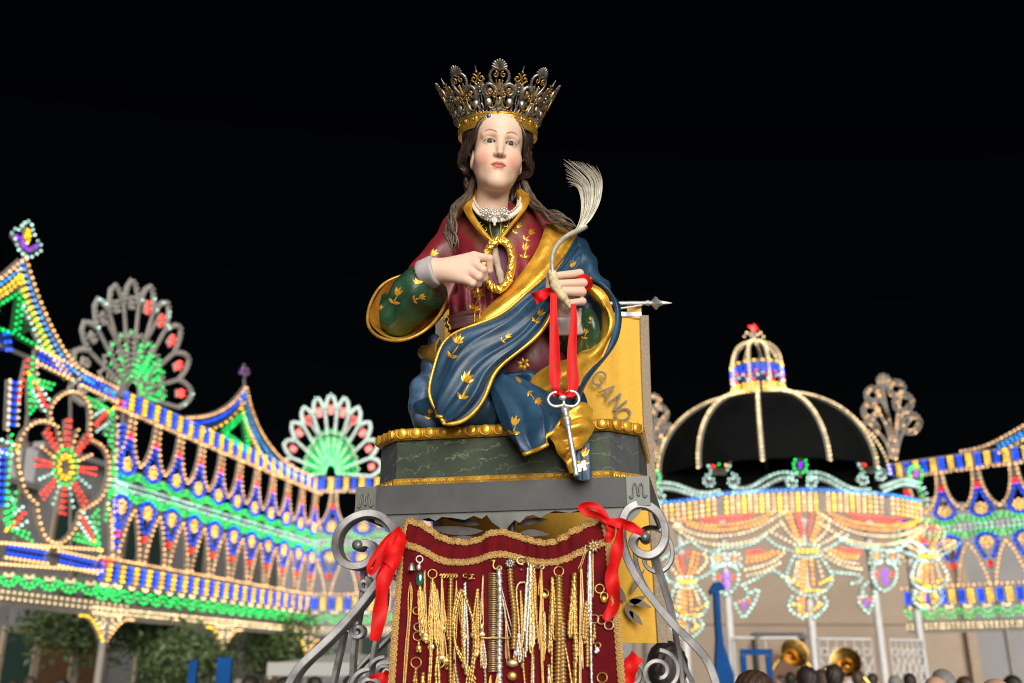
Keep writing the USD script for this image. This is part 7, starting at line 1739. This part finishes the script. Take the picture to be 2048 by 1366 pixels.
# ---------------------------------------------------------------- trees under the arcade
def tree(lab, base, H, R, seed, n=2600):
    r = np.random.default_rng(seed); t = Thing('small_tree', lab, 'tree', base)
    tk = spline(np.array([base, base + [.1, 0, H * .3], base + [.0, .1, H * .62]]), 10); t.part('trunk', tube(tk, np.linspace(.12, .07, 10), 8), 'bark', True)
    cl = r.normal(0, 1, (16, 3)); cl = cl / np.linalg.norm(cl, axis=1, keepdims=True) * r.uniform(.3, .85, (16, 1)) * [R, R, R * .7] + base + [0, 0, H * .72]
    for c in cl[:6]: t.part('limb', tube(spline(np.array([tk[-2], (tk[-2] + c) / 2 + r.normal(0, .1, 3), c]), 6), np.linspace(.05, .015, 6), 5), 'bark', True)
    k = r.integers(0, 16, n); p = cl[k] + r.normal(0, .26, (n, 3)) * R * .8
    d = unit(r.normal(0, 1, (n, 3))); e = unit(np.cross(d, r.normal(0, 1, (n, 3)))); L_ = r.uniform(.06, .12, (n, 1))
    v = np.stack([p - d * L_, p + e * L_ * .42, p + d * L_, p - e * L_ * .42], 1).reshape(-1, 3); i = np.arange(n) * 4
    t.part('crown', (v, np.vstack([np.stack([i, i + 1, i + 2], 1), np.stack([i, i + 2, i + 3], 1)])), 'leaf', kind='stuff')
for x, y, Y, H, R, lb, sd in ((150, 1290, 23.5, 3.9, 1.25, 'leafy tree nearest the left edge under the arcade, in front of the doors', 1), (300, 1300, 25.5, 3.8, 1.3, 'leafy tree right of the first luminaria post', 2), (375, 1320, 24.5, 2.6, 1.2, 'low bushy tree between the first and second luminaria posts', 3), (545, 1310, 31.0, 3.6, 1.4, 'leafy tree left of the corner luminaria post', 4), (590, 1300, 33.0, 3.8, 1.3, 'yellowish-lit tree behind the corner luminaria post', 5)):
    b = P(x, y, Y); tree(lb, np.array([b[0], b[1], 0.0]), H, R, sd)

# ---------------------------------------------------------------- blue things, musicians, crowd
YB = 11.0
bt = Thing('blue_crane_figure', 'tall blue tapering figure with hooked head standing in front of the bandstand', 'figure', P(1440, 1345, YB) * [1, 1, 0])
outl = [(1418, 1183), (1427, 1166), (1438, 1164), (1446, 1172), (1449, 1180), (1442, 1182), (1437, 1178), (1438, 1200), (1441, 1250), (1446, 1290), (1456, 1320), (1466, 1350), (1466, 1420), (1428, 1420), (1430, 1320), (1432, 1280), (1429, 1230), (1427, 1185), (1421, 1190)]
q3 = [P(x, y, YB) for x, y in outl]; bt.part('body', prism([(a[0], a[2]) for a in q3], (np.array([0, YB - .06, 0]), np.array([1.0, 0, 0]), np.array([0, 0, 1.0])), -.12), 'blue_plastic')
bt.part('base', box([q3[12][0] - .06, YB, .3], (.34, .34, .6)), 'blue_plastic')
def blue_chair(lab, x, y, Y, wl=.075, wr=.13):
    b = P(x, y, Y); t = Thing('blue_chair', lab, 'chair', [b[0], b[1], 0]); zt = b[2]
    t.part('back_post', box([b[0] - .15, b[1], zt / 2], (wl, .05, zt)), 'blue_plastic'); t.part('back_post', box([b[0] + .13, b[1], zt / 2 + .01], (wr, .05, zt + .02)), 'blue_plastic')
    t.part('back_rail', box([b[0] - .02, b[1] + .002, zt - .33], (.2, .04, .10)), 'blue_plastic'); t.part('seat', box([b[0], b[1] - .26, zt * .55], (.44, .44, .04)), 'blue_plastic')
    for dx in (-.17, .17): t.part('leg', box([b[0] + dx, b[1] - .44, zt * .27], (.04, .04, zt * .54)), 'blue_plastic')
blue_chair('high blue chair with open back in front of the second luminaria post', 422, 1320, 9.0)
bb = Thing('blue_barrier', 'low blue rail on two legs right of the blue hooked figure', 'barrier', P(1510, 1345, 12.5) * [1, 1, 0]); c = P(1512, 1304, 12.5)
bb.part('rail', box(c, (.40, .04, .07)), 'blue_plastic')
for dx in (-.17, .15): bb.part('leg', box([c[0] + dx, c[1] + .002, c[2] / 2 - .02], (.07, .05, c[2] - .04)), 'blue_plastic')
def person_mesh():
    def body(p):
        d = sd_cone(p, (0, 0, 1.08), (0, 0, 1.32), .15, .17)
        for s in (-1, 1):
            d = smin(d, sd_cone(p, (s * .04, .0, 1.40), (s * .17, .01, 1.39), .07, .065), .05)
            d = smin(d, chain(p, [(s * .19, .01, 1.38), (s * .235, .03, 1.12), (s * .22, -.05, .88)], (.058, .045, .036), .02), .03)
            d = smin(d, sd_cone(p, (s * .222, -.055, .87), (s * .215, -.07, .76), .034, .028), .02)
            d = smin(d, chain(p, [(s * .09, 0, .95), (s * .10, .0, .50), (s * .10, .02, .08)], (.095, .065, .045), .03), .05)
            d = smin(d, sd_cone(p, (s * .10, .03, .04), (s * .11, -.14, .035), .04, .035), .03)
        d = smin(d, sd_cone(p, (0, .01, 1.40), (0, 0, 1.53), .062, .056), .03)
        q = (p - np.array([0, 0, 1.605], np.float32)); 
        hd_ = head_sdf(q) 
        return smin(d, np.maximum(hd_, -(q[..., 2] + .16)), .02)
    return surfnet(body, (-.34, -.22, -.01), (.34, .22, 1.78), .0105)
PMv, PMf = person_mesh()
pz = PMv[PMf].mean(1)[:, 2]; px_ = np.abs(PMv[PMf].mean(1)[:, 0])
def submesh(mask):
    f = PMf[mask]; u, inv = np.unique(f, return_inverse=True); return PMv[u], inv.reshape(-1, 3)
def hairshell(kind):
    def fn(p):
        q = p - np.array([0, 0, 1.605], np.float32); d = sd_ell(q, (0, .018, .047), (.082, .100, .094)) + .004 * np.sin(q[..., 0] * 190 + q[..., 2] * 60) * np.sin(q[..., 1] * 150)
        d = smin(d, sd_ell(q, (0, .055, -.01), (.066, .055, .07)), .03)
        return np.maximum(d, (-q[..., 1] - .02) * .8 - q[..., 2] * .55 - .0) if kind else d
    return surfnet(fn, (-.12, -.14, 1.50), (.12, .16, 1.78), .007)
HS_ = hairshell(True)
PROT = {}
def person(lab, x, ytop, Y, turn, hair, cloth, sc=1.0, grp=None):
    top = P(x, ytop, Y); H = top[2]; k = H / 1.745
    key = (hair, cloth)
    loc = (top[0], top[1], 0.0)
    if key not in PROT:
        t = Thing('person', lab, 'person', (0, 0, 0), grp)
        b = t.part('body', (PMv, PMf), 'person_skin', True)
        n_ = meshkit.arrays((PMv, PMf), True)[2]
        def layer(name, mask, m, off):
            f = PMf[mask]; u, inv = np.unique(f, return_inverse=True); t.part(name, (PMv[u] + n_[u] * off, inv.reshape(-1, 3)), m, True)
        layer('shirt', (pz > .93) & (pz < 1.44) & ~((px_ > .18) & (pz < 1.08)), cloth, .012); layer('trousers', (pz > .09) & (pz <= .97) & (px_ < .185), 'cloth_dark', .009); layer('shoe', pz <= .10, 'black_plastic', .007)
        if hair: t.part('hair', HS_, hair, True)
        t.prim.GetAttribute('xformOp:translate').Set(Gf.Vec3d(*loc)); xf = UsdGeom.Xformable(t.prim); xf.AddRotateZOp().Set(turn); xf.AddScaleOp().Set(Gf.Vec3f(k, k, k)); PROT[key] = t
    else:
        t = PROT[key]; path = '/World/' + numbered('/World', 'person'); xx = UsdGeom.Xform.Define(stage, path); xx.GetPrim().GetReferences().AddInternalReference(t.path)
        xx.ClearXformOpOrder(); xx.GetPrim().GetAttribute('xformOp:translate').Set(Gf.Vec3d(*loc)); xx.GetPrim().GetAttribute('xformOp:rotateZ').Set(turn); xx.GetPrim().GetAttribute('xformOp:scale').Set(Gf.Vec3f(k, k, k))
        xx.SetXformOpOrder([UsdGeom.XformOp(xx.GetPrim().GetAttribute(a)) for a in ('xformOp:translate', 'xformOp:rotateZ', 'xformOp:scale')])
        xx.GetPrim().SetInstanceable(True); setdata(xx.GetPrim(), label=lab, category='person', group=grp)
person('person with short black hair right behind the right scroll leg of the stand', 1334, 1282, 4.2, 160, 'hair_dark', 'cloth_dark')
person('person with brown hair nearest the camera, in front of the blue figure', 1505, 1340, 3.6, 175, 'hair_brown', 'cloth_blue')
person('bald person near the right end of the bandstand railing', 1870, 1350, 5.6, 150, None, 'cloth_white')
person('grey-haired person at the foot of the right railing', 1882, 1338, 7.0, 170, 'hair_grey', 'cloth_dark'); person('second bald person, close, at the lower right edge', 1985, 1354, 4.6, 185, None, 'cloth_blue')
person('dark-haired person under the left sousaphone', 1610, 1332, 8.0, 200, 'hair_dark', 'cloth_white'); person('dark-haired person under the right sousaphone', 1668, 1328, 9.0, 150, 'hair_dark', 'cloth_white'); person('person with brown hair between the two sousaphones', 1640, 1338, 10.0, 190, 'hair_brown', 'cloth_white')
crowd = [(62, 1352), (128, 1356), (30, 1358), (478, 1356), (505, 1352), (535, 1358), (566, 1354), (592, 1350), (628, 1352), (665, 1356), (700, 1350), (1715, 1342), (1745, 1346), (1580, 1344), (1790, 1350), (1818, 1346), (1560, 1350), (1925, 1352), (2020, 1350)]
cr_ = np.random.default_rng(9)
hk_ = [('hair_dark', 'cloth_dark'), ('hair_brown', 'cloth_white'), ('hair_dark', 'cloth_dark'), ('hair_grey', 'cloth_dark'), ('hair_dark', 'cloth_white'), ('hair_brown', 'cloth_blue')]
crowd.sort()
nl = sum(x < 1000 for x, y in crowd)
for k, (x, y) in enumerate(crowd):
    hh = hk_[k % 6]; side_ = 'left of the stand' if x < 1000 else 'right of the stand'
    person(f'{ORD[k if x < 1000 else k - nl]} head from the left in the far crowd {side_}', x, y, cr_.uniform(9, 16), 180 + cr_.normal(0, 40), *hh, grp=f'far crowd {side_}')
def sousa(lab, x, y, Y, r, tilt):
    c = P(x, y, Y); t = Thing('sousaphone', lab, 'sousaphone', c)
    R = Rz(math.radians(tilt)) @ Rx(math.radians(72)); k = r
    pr = np.array([(1.0, 0), (1.0, .012), (.86, .10), (.62, .22), (.40, .40), (.26, .62), (.18, .95), (.15, 1.2)]) * k; inner = pr[::-1] * [.96, 1] 
    m = revolve(np.vstack([pr[::-1] * [1, -1], (pr * [.965, -1])[1:]]), 36); t.part('bell', (m[0] @ R.T + c, m[1]), 'brass', True)
    a = np.linspace(0, 2 * np.pi, 40); lp = np.stack([.55 * np.cos(a) * .8, .12 * np.sin(a * .5), .5 * np.sin(a) - .55], 1); t.part('tubing', tube(lp + c + [0, .25, 0], np.linspace(.05, .03, 40), 10), 'brass', True)
sousa('left brass sousaphone bell facing the camera on the bandstand', 1590, 1306, 20.0, .29, 8); sousa('right brass sousaphone with its bell tilted up, above the crowd', 1692, 1324, 14.0, .21, -20)
rk = Thing('percussion_rack', 'dark percussion rack with bar top standing on the bandstand', 'percussion', P(1545, 1270, 21.5)); c = P(1555, 1268, 21.5)
rk.part('bars', cat([box(c + [x, 0, 0], (.075, .5, .05)) for x in np.arange(-.45, .5, .09)]), 'black_plastic', kind='stuff'); rk.part('frame', box(c + [0, 0, -.07], (1.15, .55, .06)), 'black_plastic')
for dx in (-.52, .52): rk.part('leg', box([c[0] + dx, c[1], (c[2] + 1.15) / 2], (.05, .4, c[2] - 1.15)), 'black_plastic')
gz = Thing('white_canopy', 'white market canopy behind the left scroll leg of the stand', 'canopy', P(690, 1310, 20.0) * [1, 1, 0]); c = P(700, 1328, 20.0)
gz.part('roof', (np.array([[c[0] - 1.4, 19, c[2]], [c[0] + 1.4, 19, c[2]], [c[0] + 1.4, 21.5, c[2]], [c[0] - 1.4, 21.5, c[2]], [c[0], 20.2, c[2] + .22]]), np.array([[0, 1, 4], [1, 2, 4], [2, 3, 4], [3, 0, 4], [0, 2, 1], [0, 3, 2]])), 'cloth_white')
gz.part('valance', box([c[0], 18.99, c[2] - .1], (2.8, .02, .24)), 'cloth_white')
for dx in (-1.35, 1.35):
    for y in (19.05, 21.45): gz.part('pole', tube(np.array([[c[0] + dx, y, 0], [c[0] + dx, y, c[2]]]), .03, 8), 'white_iron', True)
